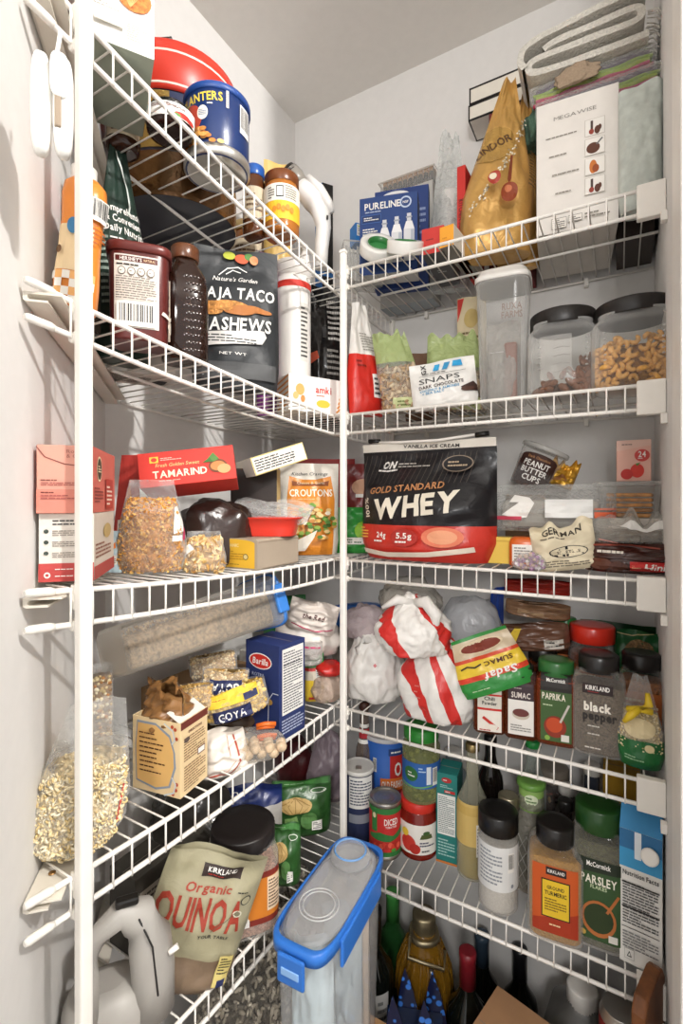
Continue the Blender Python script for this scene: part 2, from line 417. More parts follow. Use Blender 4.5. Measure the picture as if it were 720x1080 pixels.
def at(px,py,d):
    u=(px-360)/F; return Vector(((cs*u-sn)*d,(sn*u+cs)*d,CAMZ+(CY-py)*d/F))
def cut_pouch(parent,w,h,tk,m,name,loc=(0,0,0),**k):
    """pouch-shaped skin as a part of another thing"""
    p=Pouch('x','x','x',(0,0,0),0,w,h,tk,m,**k); p.b.parent=parent; p.b.name=name; p.b.location=loc; bpy.data.objects.remove(p.t); p.t=parent; return p
def packgrains(p,n,seed,fill,kind,size,cols,name,core,depth=(.6,.95),v0=.02):
    rr=random.Random(seed); pts=[]
    for k in range(n):
        u,v=rr.uniform(.05,.95),rr.uniform(v0,fill); q=Vector(p.pt(u,v,-1 if rr.random()<.8 else 1)); q.y*=rr.uniform(*depth); pts.append(q)
    scatter(name,p.t,pts,kind,size,[M(c,'matte') for c in cols],seed)
    c=MB(); m=M(core,'grain',sc=120)
    for sg in(-1,1): c.grid(lambda u,v:[a*f for a,f in zip(p.pt(u,v0+v*(fill-v0),sg),(.94,.88,1))],14,14,m,flip=sg>0)
    c.build('inner_mass',p.t)
def slab_bag(name,label,cat,P,rz,w,l,th,m,seed=1,wr=.003,rx=0,ry=0,**k):
    """a packet lying on its back: a pouch turned flat (rx about -80..-100)"""
    return Pouch(name,label,cat,P,rz,w,l,th,m,seed=seed,wr=wr,rx=rx,ry=ry,**k)

def striped(c1,c2,k,ph,th,tw):
    """plastic with broad printed stripes that run up around the bag"""
    m=M(c1,'film',rough=.35,bump=.5,sc=31+k).copy(); nt=m.node_tree; N=nt.nodes; L=nt.links; b=N['Principled BSDF']
    tc=N.new('ShaderNodeTexCoord'); sx=N.new('ShaderNodeSeparateXYZ'); L.new(tc.outputs['Object'],sx.inputs[0])
    def mt(op,a,b_=None,c=None):
        n=N.new('ShaderNodeMath'); n.operation=op
        for i,v in enumerate((a,b_,c)):
            if v is None: continue
            if isinstance(v,(int,float)): n.inputs[i].default_value=v
            else: L.new(v,n.inputs[i])
        return n.outputs[0]
    at_=mt('ARCTAN2',sx.outputs[0],mt('MULTIPLY',sx.outputs[1],-1.0))
    nz=N.new('ShaderNodeTexNoise'); nz.inputs['Scale'].default_value=14; L.new(tc.outputs['Object'],nz.inputs[0])
    a=mt('ADD',mt('ADD',at_,mt('MULTIPLY',sx.outputs[2],tw)),mt('MULTIPLY',nz.outputs[0],.7))
    w_=mt('GREATER_THAN',mt('SINE',mt('MULTIPLY_ADD',a,k,ph)),th)
    front=mt('LESS_THAN',sx.outputs[1],.02); f_=mt('MULTIPLY',w_,front)
    src=b.inputs['Base Color'].links[0].from_socket
    mx=N.new('ShaderNodeMix'); mx.data_type='RGBA'; L.new(f_,mx.inputs[0]); L.new(src,mx.inputs[6]); mx.inputs[7].default_value=(*lin(c2),1)
    L.new(mx.outputs[2],b.inputs['Base Color']); return m
# ---------------------------------------------------------------- room shell
WALL=M('e4e2df','wall'); CEIL=M('e2ded8','wall'); TRIM=M('efece6','gloss',rough=.4)
CZ=CAMZ+1.055
def struct(name,b,parent=None,**k):
    o=b.build(name,parent,None,**k); o['kind']='structure'; return o
def slab(p0,p1,th,z0,z1,m):
    """wall between plan points, thickness on the left of p0->p1"""
    a,b_=Vector((*p0,0)),Vector((*p1,0)); d=(b_-a).normalized(); n=Vector((-d.y,d.x,0))*th
    vs=[(*q.xy,z) for z in(z0,z1) for q in(a,b_,b_+n,a+n)]
    return MB().add(vs,[(0,3,2,1),(4,5,6,7),(0,1,5,4),(1,2,6,5),(2,3,7,6),(3,0,4,7)],m)
struct('wall_left',slab((XW,.5375),(XW,YB),.08,0,CZ,WALL))
struct('wall_back',slab((XW-.08,YB),(XR+.08,YB),.08,0,CZ,WALL))
struct('wall_right',slab((XR,YB),(XR,.62),.08,0,CZ,WALL))
struct('wall_front_left',slab((-.30,.05),(XW,.5375),.08,0,CZ,WALL))
struct('ceiling',MB().box((.2,.2,CZ+.03),(2.6,2.4,.06),CEIL))
def floor_tiles():
    f=struct('floor',MB().box((.2,.2,-.03),(2.6,2.4,.06),M('4a4038','matte')))
    me=None
    for i in range(5):
        for j in range(5):
            if me is None:
                o=MB().box((0,0,.003),(.296,.296,.006),M('6f6152','matte')).build('tile',f,bev=.001); me=o.data
            else:
                o=bpy.data.objects.new('tile',me); COL.objects.link(o); o.parent=f
            o.location=(-.75+.3*i,-.1+.3*j,0)
floor_tiles()
struct('trim_1',MB().box((XR+.004,.610,CZ/2),(.022,.095,CZ),TRIM),bev=.003)
bb=MB(); bb.box((XW+.006,.82,.045),(.012,.57,.09),TRIM); struct('baseboard_left',bb)
bb=MB(); bb.box((-.36,YB-.006,.045),(.80,.012,.09),TRIM); struct('baseboard_back',bb)
# ---------------------------------------------------------------- wire shelves
WIRE=M('f3efe8','gloss',rough=.32); PLAS=M('f2eee6','gloss',rough=.4)
def lipwire(length,lip):
    # deck wire from wall (y=+length) to the front (y=0) then bent down over the lip
    return MB().tube([(0,length,.0026),(0,.004,.0026),(0,.0008,.0022),(0,-.0018,0),(0,-.002,-lip*.5),(0,-.002,-lip-.003)],.0013,WIRE,5)
LIP=.0354
def wire_copy(src,parent,loc,rz):
    o=bpy.data.objects.new('cross_wire',src); COL.objects.link(o); o.parent=parent; o.location=loc; o.rotation_euler=(0,0,rz)
def shelf_right(i,label):
    z=CAMZ+ZR[i-1]; t=thing('wire_shelf',label,'shelf',(0,0,z))
    x0,x1=XF+.004,XR-.002
    for nm,y,dz,r in(('front_rail',YF,0,.0031),('lip_rail',YF,-LIP,.0031),('middle_rail',YF+.135,-.003,.0026),('back_rail',YB-.006,-.003,.0026)):
        MB().tube([(x0+(.035 if nm=='middle_rail' else 0),y,dz),(x1,y,dz)],r,WIRE,8).build(nm,t)
    me=lipwire(YB-.004-YF,LIP); o=me.build('cross_wire',t,loc=(x0+.012,YF,0)); k=1
    while x0+.012+k*.0241<x1-.002: wire_copy(o.data,t,(x0+.012+k*.0241,YF,0),0); k+=1
    # white end bracket on the right wall, wall clips under the back rail
    b=MB().box((XR-.0185,YF+.001,-.0185),(.036,.013,.050),PLAS); b.build('end_bracket',t,bev=.002)
    b=MB().box((XR-.004,YF-.012,-.052),(.008,.012,.014),PLAS); b.build('wall_clip',t,bev=.001)
    for x in(-.40,-.06):
        b=MB(); b.box((x,YB-.008,-.008),(.008,.012,.016),PLAS); b.build('wall_clip',t,bev=.001)
def shelf_left(i,label):
    t=thing('wire_shelf',label,'shelf',(0,0,CAMZ)); Z=lambda y:zl(i,y)
    ys=[.262+(YB-.01-.262)*k/14 for k in range(15)]
    for nm,x,dz,r,y0 in(('front_rail',XF,0,.0031,.262),('lip_rail',XF,-LIP,.0031,.262),('middle_rail',XF-.14,-.003,.0026,.40),('back_rail',XW+.006,-.003,.0026,.56)):
        P=[(x,y,Z(y)+dz) for y in ys if y>=y0]
        MB().tube(P,r,WIRE,8).build(nm,t)
    for dz in(0,-LIP):
        MB().tube([(XF,.252,Z(.255)+dz),(XF,.256,Z(.256)+dz),(XF,.275,Z(.27)+dz),(XF,.280,Z(.28)+dz)],[.0028,.0044,.0044,.0038],PLAS,8).build('rail_end_cap',t)
    full=None; y=.272
    while y<YB-.012:
        xm=max(XW+.004,-.25-y+.012); ln=XF-xm
        if ln>.02:
            if xm<=XW+.0041:
                if full is None: full=lipwire(ln,LIP).build('cross_wire',t,loc=(XF,y,Z(y))); full.rotation_euler=(0,0,PI/2); full=full.data
                else: wire_copy(full,t,(XF,y,Z(y)),PI/2)
            else:
                o=lipwire(ln,LIP).build('cross_wire',t,loc=(XF,y,Z(y))); o.rotation_euler=(0,0,PI/2)
        y+=.0241
    # folded metal strip carrying the cut end along the angled wall
    a=Vector((-.505,.255,0)); c=Vector((XW+.01,.5275,0)); ln=(c-a).length; ang=math.atan2(c.y-a.y,c.x-a.x)
    b=MB(); prof=[(0,0),(.034,0),(.034,-.0022),(.006,-.0022),(.004,-.0035),(.004,-.006),(.006,-.0075),(.022,-.0075),(.022,-.0097),(.003,-.0097),(0,-.008)]
    n=len(prof); zz=[Z(.27)-.005,Z(.52)-.005]
    vs=[(k*ln,-p[0]-.002,zz[k]+p[1]) for k in(0,1) for p in prof]
    b.add(vs,[tuple(range(n))[::-1],tuple(range(n,2*n))]+[(j,(j+1)%n,(j+1)%n+n,j+n) for j in range(n)],M('e4ddd0','gloss',rough=.4))
    b.xf(Matrix.Translation(a)@Matrix.Rotation(ang,4,'Z'))
    st=b.build('support_strip',t)
    s=MB().lathe([(.0036,0),(.0036,.0008),(.0022,.0012)],M('b0895a','metal'),12,c=(0,0,0)); s.xf(Matrix.Translation((a+(c-a)*.10+Vector((.012,.012,zz[0]+.0)))))
    s.build('screw',st)
    b=MB().box((XF+.002,YB-.006,Z(1.1)-.018),(.01,.012,.046),PLAS); b.build('wall_clip',t,bev=.001)
LL=['white wire shelf on the left wall under the red tin and canister','white wire shelf on the left wall under the cocoa tub and cashew pouch',
 'white wire shelf on the left wall under the tea boxes and croutons','white wire shelf on the left wall under the blue pasta box','white wire shelf on the left wall under the pink salt jar']
LR=['white wire shelf on the back wall under the gold bag and folded blanket','white wire shelf on the back wall under the two nut jars',
 'white wire shelf on the back wall under the large protein bag','white wire shelf on the back wall under the row of spice jars','white wire shelf on the back wall under the cans and vinegar bottle']
for i in range(5): shelf_left(i+1,LL[i]); shelf_right(i+1,LR[i])
# ---------------------------------------------------------------- upright poles
def pole(label,x,y,z1,zs,n,rz,wd):
    t=thing('shelf_pole',label,'pole',(x,y,0),rz)
    MB().box((0,0,z1/2),(wd,wd,z1),WIRE).build('upright_tube',t,bev=.0025)
    MB().box((0,0,z1+.003),(wd*1.1,wd*1.1,.006),PLAS).build('top_cap',t,bev=.0015)
    for z in zs:
        for dz,hh in((-.006,.026),(-LIP,.012)):
            b=MB(); b.box((n[0]*wd*.75,n[1]*wd*.75,z+dz),(wd*.75 if n[0]==0 else .010,wd*.75 if n[1]==0 else .010,hh),PLAS); b.tube([(n[0]*wd*.95-.006*n[1],n[1]*wd*.95-.006*n[0],z+dz),(n[0]*wd*.95+.006*n[1],n[1]*wd*.95+.006*n[0],z+dz)],.0058,PLAS,8)
            b.build('pole_clip',t,bev=.0012)
pole('white square upright pole nearest the angled wall in front of left shelves',XF+.013,.303,CAMZ+.525,[CAMZ+zl(i,.31) for i in range(1,6)],(-1,0),0,.0135)
pole('white upright pole in the corner where left and back shelves meet',XF+.0285,YF-.013,CAMZ+.478,[CAMZ+ZR[i] for i in range(5)],(0,1),0,.0115)
# ================================================================ top shelf, left wall
P=Vector((-.541,.389,CAMZ+.509)); w_,d_,h_=.066,.135,.20
t,pr=carton('pasta_box','white pasta carton with orange shell photographs beside the near pole','box',P,facing(P,3),w_,d_,h_,M('f1efe9'),side=M('2f5a55'),bot=M('9ba394'))
q=Pf(pr('F'),w_,h_); OR_,OR2=M('e07a3a','grain',sc=200),M('f0a768')
for cx,cy,rx,ry in((-.2,.36,.26,.06),(.17,.30,.28,.08),(-.3,.30,.18,.045)):
    q.e(cx,cy,rx,ry,OR_)
    for k in range(7): q.line([(cx-.2*rx,cy-ry*.8),(cx+rx*(k/3.5-1)*.9,cy+ry*.75)],.012,OR2)
q.t('LL',.2,.42,.05,INK,w=.2).l(-.45,.17,-.05,.2,2,M('8a857c')).r(-.45,.09,.02,.14,M('c9c4ba')).r(-.44,.095,.01,.135,WT).l(.05,.04,.45,.16,9,M('9a958c'),4); q.done(t)
# big round tin, red lid
P,d=spot('L',1,186,.184); r=.104; h=.245; hb=.168
j=Jar('cookie_tin','large round tin with a red lid and dark navy sides','tin',P,facing(P),[(r*.97,0),(r*.98,.002),(r*.98,hb),(r*.9,hb+.001)],M('1b1c2c','gloss',rough=.3),n=48)
RL=M('d83a28','gloss',rough=.35)
j.part('lid',[(r*.985,hb-.004),(r*1.02,hb),(r*1.02,h*.93),(r*1.0,h*.985),(r*.9,h)],RL)
b=MB(); wl=M('efe3d6','gloss')
for z in(hb+.002,h*.90): b.lathe([(r*1.021,z),(r*1.026,z+.001),(r*1.026,z+.0025),(r*1.021,z+.0035)],wl,48,cap=False)
b.build('lid_stripe',j.t)
q=fj(j,r,h)
q.r(-1.3,.30,-.1,.66,M('a88a4a','foil')).r(-.1,.30,1.2,.66,M('1f2a4e')).r(-2.5,.0,2.5,.28,M('6a4a2a','foil'))
q.done(j.t)
t=thing('wire_tray','grey mesh tray with a black rim lying on the round red tin','tray',P+Vector((-.035,-.03,h+.004)),.42)
MB().box((0,0,.001),(.15,.15,.002),M('8b8a86','cloth',sc=700)).build('mesh_panel',t)
MB().tube([(-.075,-.075,.001),(.075,-.075,.001),(.075,.075,.001),(-.075,.075,.001)],.004,BLACK,6,closed=True).build('rim',t)
# nut canister, navy, with blue lid
P,d=spot('L',1,229,.024); r=W(33,d); h=top(P,d,113)
j=Jar('nut_canister','navy nut canister with yellow lettering and a blue lid','canister',P,facing(P,0),[(r*.96,0),(r,.003),(r,h*.9),(r*.97,h*.93)],M('1d3263','gloss'),n=40)
j.part('base_ring',[(r*.9,-.0002),(r*1.03,.0015),(r*1.03,.013),(r*1.0,.015)],M('c9c6bf','metal',rough=.35))
j.part('lid',[(r*1.0,h*.9),(r*1.045,h*.905),(r*1.045,h*.985),(r*1.02,h),(r*.8,h-.001)],M('24488e','gloss',rough=.4))
q=fj(j,2*r,h); Y=M('f0cf4a')
q.t('PLANTERS',-.28,.78,.12,Y,w=.72,rot=3).e(-.43,.5,.2,.2,M('b8402c')).e(-.22,.56,.085,.1,M('e8e3d6')).l(-.28,.52,-.16,.61,4,M('5b6a8f'))
q.l(-.15,.66,.0,.70,1,WT).r(.13,.66,.17,.9,M('d8d5cf')).l(.14,.67,.16,.89,9,INK).bar(.36,.42,.58,.82,5)
for k in range(26): q.e(-.55+R_.uniform(0,.62),.13+R_.uniform(0,.2),.05,.03,M(R_.choice(['d79a4f','c27c35','e6b673'])))
q.done(j.t)
# sauce jar with black lid, white label
P,d=spot('L',1,180,.034); r=W(25,d); h=top(P,d,118)
j=Jar('sauce_jar','squat dark sauce jar with a white tomato label, black lid','jar',P,facing(P),[(r*.7,0),(r*.95,.004),(r,.012),(r,h*.72),(r*.8,h*.8),(r*.8,h*.84)],M('2a1410','gloss',rough=.12))
shiplid(j,r*.86,h*.83,h,BLACK)
q=fj(j,2*r,h); q.r(-.6,.2,.6,.7,WT).e(.25,.32,.18,.1,RED).e(.42,.28,.12,.08,M('b6342a')).e(.1,.27,.1,.05,M('4e8a36')).l(-.4,.5,.3,.64,3,M('6a2a22')).t('1L',0,.4,.06,INK) if False else q.r(-.6,.2,.6,.7,WT).e(.25,.32,.18,.1,RED).e(.42,.28,.12,.08,M('b6342a')).e(.1,.27,.1,.05,M('4e8a36')).l(-.4,.5,.3,.64,3,M('6a2a22')); q.done(j.t)
# other jars seen from below through the wires
for px,back,wd,py,col,lidc,lab in((130,.12,17,118,'3a2014','1a1614','dark brown preserve jar with black lid behind the green pouch tip'),
   (262,.20,20,185,'7a4a20','b9a06a','amber jar with a gold lid behind the navy canister'),
   (268,.075,12,178,'5a3218','2b5fb0','small brown jar with a bright blue lid')):
    P,d=spot('L',1,px,back); r=W(wd,d); h=min(.13,top(P,d,py))
    j=Jar('preserve_jar',lab,'jar',P,facing(P),[(r*.75,0),(r*.96,.004),(r,.014),(r,h*.74),(r*.82,h*.83),(r*.82,h*.87)],M(col,'gloss',rough=.1))
    shiplid(j,r*.9,h*.85,h,M(lidc,'gloss')); q=fj(j,2*r,h); q.r(-.55,.22,.55,.66,M('d8c9ae')).l(-.35,.3,.35,.58,4,M('6b5138')); q.done(j.t)
# peanut butter jar
P,d=spot('L',1,297,.03); r=W(18.5,d); h=top(P,d,188)
j=Jar('peanut_butter_jar','peanut butter jar with brown lid and yellow label','jar',P,facing(P),[(r*.8,0),(r*.97,.004),(r,.012),(r,h*.74),(r*.93,h*.80),(r*.93,h*.83)],M('a9692c','gloss',rough=.12))
shiplid(j,r*.97,h*.82,h,M('6f3d1d','gloss'))
q=fj(j,2*r,h); q.r(-.75,.18,.75,.47,M('f0b92e')).r(-.75,.47,.75,.74,M('efe9dc')).r(-.15,.52,.05,.7,INK).r(-.13,.54,.03,.68,WT).l(-.4,.5,-.2,.7,5,M('555')if False else M('555048')).l(.1,.5,.45,.72,6,M('7b746a'),3)
for k in range(5): q.e(-.2+k*.12,.33+.03*(k%2),.06,.05,M('d98a2a'))
q.done(j.t)
# snack packet behind
P,d=spot('L',1,293,.13)
p=Pouch('snack_packet','yellow and brown snack packet behind the peanut butter jar','packet',P,facing(P,10),W(30,d),top(P,d,172),.03,M('d9b66b','film'),seed=4)
q=fp(p); q.e(-.1,.5,.3,.2,M('8a4a2c')).e(.2,.62,.2,.14,M('c98c3c')).r(-.4,.78,.4,.88,M('e9dcb8')); q.done(p.t)
# white handheld steamer
P,d=spot('L',1,337,.06)
t=thing('handheld_steamer','white handheld garment steamer with a grey head on the shelf','steamer',P,facing(P,0)); k=d/F
SW=M('eceae6','gloss',rough=.3)
def pxl(x,z,y=0): return ((x-337)*k,y,CAMZ+(CY-z)*k-P[2])
b=MB(); C_=[pxl(338,283),pxl(339,262),pxl(341,240),pxl(339,226),pxl(331,213),pxl(322,203),pxl(316,195)]
b.tube(C_,[.014,.0145,.016,.020,.023,.021,.0165],SW,16); b.build('body',t)
b=MB(); b.tube([pxl(318,198),pxl(312,189),pxl(306,183)],[.0165,.020,.020],M('8f8a82','gloss'),16); hd=b.build('steam_head',t)
b=MB(); b.tube([pxl(308,186,-.0),pxl(303,181,-.0)],[.0205,.0185],BLACK,16); b.build('steam_plate',hd)
b=MB(); b.tube([pxl(325,190,-.01),pxl(337,203,-.012),pxl(346,217,-.01),pxl(350,226,-.006)],[.006,.010,.010,.006],SW,10); b.build('tank_rib',t)
b=MB(); b.box(pxl(345,234,-.017),(.004,.003,.008),INK); b.build('trigger',t)
# white bottle beside it
P,d=spot('L',1,321,.10); r=W(7,d)
j=Jar('white_bottle','slim white plastic bottle beside the steamer','bottle',P,facing(P),[(r*.9,0),(r,.004),(r,.06),(r*.7,.075),(r*.5,.08),(r*.5,.095),(r*.3,.097)],SW)
j.part('cap',[(r*.55,.084),(r*.55,.098),(r*.4,.1)],M('d4d0c8','gloss'))
# blue device box
P,d=spot('L',1,349,.19)
t,pr=carton('device_box','blue and black appliance box in the top shelf corner','box',P,facing(P,25),.075,.05,top(P,d,202),M('1d1b1c'),side=M('2f6fb5'),topm=M('2f77c2'))
q=Pf(pr('F'),.075,.16); q.r(-.5,.93,.5,1.0,M('2f77c2')).r(-.5,.02,.5,.1,M('2f77c2')); q.done(t)
# clear organiser with straws
P,d=spot('R',1,368,.11); P=Vector((-.482,.930,P[2]+.004))
t=thing('clear_organizer','clear plastic organizer box holding clear straws in the corner','organizer',P,facing(P,10))
b=MB(); wd,dp,hh=.085,.05,.085
for c,s_ in(((0,-dp/2,hh/2),(wd,.0015,hh)),((0,dp/2,hh/2),(wd,.0015,hh)),((-wd/2,0,hh/2),(.0015,dp,hh)),((wd/2,0,hh/2),(.0015,dp,hh)),((0,0,.001),(wd,dp,.0015))): b.box(c,s_,CLEAR)
b.tube([(-wd/2,-dp/2,hh),(wd/2,-dp/2,hh),(wd/2,dp/2,hh),(-wd/2,dp/2,hh)],.0016,FROST,6,closed=True); b.build('organizer_body',t)
for k in range(9):
    MB().tube([(-wd*.42+k*.008,-.012+.006*(k%3),.003),(-wd*.42+k*.0082,-.014+.006*(k%3),hh*.93)],.0026,M('e9e8e4','frost',op=.45,edge=.8),8).build('straw',t)
P=Vector((-.486,.930,CAMZ+ZR[0]+.0955)); d=1.03
t,pr=carton('small_blue_box','small blue box with a white printed panel on the clear organizer','box',P,facing(P,25),.036,.03,.042,M('2b7cc6'))
q=Pf(pr('F'),.036,.042); q.r(-.42,.35,.42,.93,WT).r(-.35,.8,.1,.86,M('b9d13a')).l(-.35,.55,.2,.75,3,M('666058')).e(.25,.5,.08,.04,RED).l(-.35,.4,.1,.5,2,INK); q.done(t)
# ================================================================ top shelf, back wall
def filterbox(P,rz,w,h,dp,lab,front=True):
    t,pr=carton('filter_box',lab,'box',P,rz,w,dp,h,M('23427e'),side=M('1c3565'),bot=M('c9c9c9'))
    q=Pf(pr('F'),w,h); 
    q.t('PURELINE',-.1,.88,.085,WT,w=.62).e(.3,.88,.1,.075,M('c9d6ea')).e(.3,.88,.075,.055,M('23427e')).t('NSF',.3,.88,.03,WT).l(-.4,.79,.1,.82,1,M('b9c6de'))
    q.r(-.46,.66,-.12,.77,M('3d63a6')).r(-.45,.67,-.13,.76,M('1b3465')).l(-.42,.69,-.16,.745,2,WT).l(-.44,.38,-.18,.6,7,WT,5)
    for k,(x,yo) in enumerate(((-.06,.02),(.15,.04),(.36,.06))):
        q.r(x-.09,.12,x+.09,.46+yo,M('dcdde0')).p([(x-.09,.46+yo),(x+.09,.46+yo),(x+.05,.56+yo),(x-.05,.56+yo)],M('eeeeee')).r(x-.035,.56+yo,x+.035,.66+yo,M('d2d4d8')).r(x-.05,.6+yo,x+.05,.62+yo,M('9fa6b2')).r(x+.03,.14,x+.085,.45+yo,M('b5bac4')).l(x-.06,.2,x+.02,.4,4,M('7f8aa0'))
    q.done(t); return t
P,d=spot('R',1,411,.085); filterbox(P,facing(P,-8),W(60,d),top(P,d-.02,207),.05,'blue water filter box with three white filters behind the tape rolls')
P,d=spot('R',1,424,.150)
t,pr=carton('filter_box','plain darker blue filter box standing behind the printed one','box',P,facing(P,-8),W(56,d),.03,top(P,d,203),M('1f3a78'),side=M('18305f'))
q=Pf(pr('F'),W(56,d),top(P,d,203)); q.e(-.1,.93,.26,.05,M('e6e6e6')).l(.2,.5,.45,.85,6,M('8fa0c4')); q.done(t)
# tray of corked vials
P,d=spot('R',1,432,.245); P.y=1.078; zt=top(P,d-.03,196)
t,pr=carton('grey_storage_box','pale grey storage box under the tray of corked vials','box',P-Vector((0,.0,0)),0,.13,.055,zt-.0005,M('b9b7b2'),bot=M('aab0b5'))
tt=thing('vial_tray','clear plastic tray of small dark vials with cork tops','tray',P+Vector((0,0,zt+.0005)),0)
wd,dp,hh=.13,.05,.03; b=MB()
for c,s_ in(((0,-dp/2,hh/2),(wd,.0012,hh)),((0,dp/2,hh/2),(wd,.0012,hh)),((-wd/2,0,hh/2),(.0012,dp,hh)),((wd/2,0,hh/2),(.0012,dp,hh)),((0,0,.0008),(wd,dp,.0012))): b.box(c,s_,CLEAR)
b.tube([(-wd/2-.004,-dp/2-.004,hh),(wd/2+.004,-dp/2-.004,hh),(wd/2+.004,dp/2+.004,hh),(-wd/2-.004,dp/2+.004,hh)],.0022,FROST,6,closed=True); b.build('tray_body',tt)
vl=M('2b211c','gloss',rough=.1); ck=M('c49a72','grain',sc=260,var=.25)
for a in range(10):
    for c in range(3):
        v=thing('cork_vial','small dark vial with a tan cork top standing in the clear tray','vial',tt.location+Vector((-.057+a*.0127,-.016+c*.016,.0014)),0,'corked vials in the clear tray')
        MB().lathe([(.005,0),(.0055,.001),(.0055,.022),(.0042,.025)],vl,10).build('vial_body',v); MB().lathe([(.0046,.0245),(.0054,.026),(.0056,.036),(.005,.037)],ck,10).build('cork',v)
# tall bag of clear crumpled plastic
P,d=spot('R',1,474,.205); h=top(P,d,142)
p=Pouch('plastic_cup_bag','tall crumpled clear plastic bag with a white sleeve inside','bag',P,facing(P),W(42,d),h,.04,M('eef0ee','clear',op=.3,edge=.85,rough=.15,bump=1.0,sc=50),seed=9,wr=.007,topw=.45,seal=.2,jag=.02)
Jar.__init__(jj:=Jar.__new__(Jar),'x','x','x',(0,0,0),0,[(.018,.003),(.021,h*.62),(.018,h*.64)],M('dedcd8','film'),ky=.8); jj.b.parent=p.t; jj.b.name='white_sleeve'; bpy.data.objects.remove(jj.t)
# tape rolls with green cores
def ring(t,R,r,wd,m,nm,n=40,slant=0):
    b=MB(); pr_=[(r,-wd/2),(R*.97,-wd/2),(R,-wd/2*.8),(R,wd/2*.8),(R*.97,wd/2),(r,wd/2)]
    for i in range(n):
        a=2*PI*i/n
        for q_,y in pr_: b.v.append((q_*math.cos(a),y,q_*math.sin(a)))
    k_=len(pr_)
    for i in range(n):
        for j_ in range(k_): b.f.append((i*k_+j_,((i+1)%n)*k_+j_,((i+1)%n)*k_+(j_+1)%k_,i*k_+(j_+1)%k_)); b.m.append(b.mi(m)); b.sm.append(True)
    return b.build(nm,t)
for px,back,R,tz,ry,rx,lab in((399,.03,.037,.0375,0,-34,'white tape roll with a green core leaning on the filter box'),(427,.022,.034,.021,0,-58,'white tape roll with a green core lying nearly flat on another')):
    P,d=spot('R',1,px,back)
    t=thing('tape_roll',lab,'tape',P+Vector((0,0,tz)),facing(P,12),rx=rx)
    ring(t,R,R*.62,.022,M('ecebe6','gloss'),'tape'); ring(t,R*.62,R*.55,.024,M('2f7d3e','gloss'),'core')
    MB().lathe([(R*.55,-.001),(R*.55,.001)],M('3a8a49','paper'),30).xf(Matrix.Rotation(PI/2,4,'X')).build('core_disc',t)
# narrow boxes lying front to back
P,d=spot('R',1,466,.105); w_,h_=W(24,d-.07),top(P,d-.07,239)
t,pr=carton('long_box','long dark grey box with a red end panel','box',P,facing(P,-6)-.12,w_,.15,h_,M('c8332c'),side=M('5a5a5c'),topm=M('4a4a4c'),bot=M('55565a'))
q=Pf(pr('F'),w_,h_); q.l(-.3,.5,.3,.6,1,M('8a2420')); q.done(t); q=Pf(pr('B'),w_,.15); q.t('OXO',-.02,.02,.06,M('b9b9b9'),w=.3) if False else q.l(-.2,-.05,.2,.05,2,M('c4c4c4')); q.done(t)
P,d=spot('R',1,487,.095); w_,h_=W(16,d-.07),top(P,d-.07,235)
t,pr=carton('long_box','long pale box with an orange end panel','box',P,facing(P,-14)-.12,w_,.15,h_,M('efa530'),side=M('dcd8d0'),topm=M('d9d5cd'),bot=M('8a8680'))
q=Pf(pr('F'),w_,h_); q.l(-.3,.2,.3,.5,2,M('d78a20')); q.done(t)
# kitchen scale box
P,d=spot('R',1,497,.155); h_=top(P,d-.07,171)
t,pr=carton('scale_box','slim red kitchen scale box standing beside the gold bag','box',P,facing(P,-10)-.1,.016,.14,h_,M('c42a22'),side=M('b2241e'))
q=Pf(pr('F'),.016,h_); q.t('KITCHEN SCALE',0,.45,.045,M('4a100d'),rot=-90,sx=.8); q.done(t)
# gold chocolate bags
GO=M('c89c56','foil',met=.35,rough=.34); 
def goldbag(P,rz,w,h,tk,lab,seed,full=True):
    p=Pouch('chocolate_bag',lab,'bag',P,rz,w,h,tk,GO,seed=seed,wr=.006,topw=.16,seal=.05,botw=.98,flat=.3,topx=.2,nu=36,nv=46)
    if not full:
        return p
    q=fp(p); dk=M('8a6226','foil'); 
    q.e(-.14,.60,.30,.115,M('c59d55','foil')).t('LINDOR',-.14,.60,.05,M('4e2f0c'),w=.5,rot=24)
    pts=[(.24,.70),(.2,.6),(.1,.48),(-.05,.38),(-.2,.28),(-.38,.2)]
    for k in range(100):
        a=R_.uniform(0,4.99); i=int(a); f=a-i; x=pts[i][0]+(pts[i+1][0]-pts[i][0])*f; y=pts[i][1]+(pts[i+1][1]-pts[i][1])*f
        q.e(x+R_.gauss(0,.022),y+R_.gauss(0,.012),.014,.006,M(R_.choice(['e9e2d0','cfc4a8','8f8570']),'gloss'),n=5)
    q.p([(.09,.45),(.12,.45),(.13,.32),(.1,.3),(.08,.32)],M('7a3419','gloss')).e(.12,.25,.11,.055,M('8c3b1c','gloss')).e(.1,.27,.05,.02,M('c2724a','gloss')).e(-.1,.33,.085,.035,M('a6301f','gloss')).e(-.12,.335,.05,.018,M('e6d9c0')).l(.36,.28,.47,.5,12,M('5e4722'))
    q.p([(-.42,.66),(-.46,.6),(-.46,.82),(-.34,.83),(-.26,.78)],M('3c1f12','gloss'))
    q.done(p.t); return p
P,d=spot('R',1,522,.105); goldbag(P,facing(P,6),W(72,d),top(P,d,87),.08,'tall gold foil chocolate truffle bag beside the white appliance box',3)
P,d=spot('R',1,546,.178); goldbag(P,facing(P,-4),W(42,d),top(P,d,98),.03,'second gold foil bag standing behind the front chocolate bag',6,False)
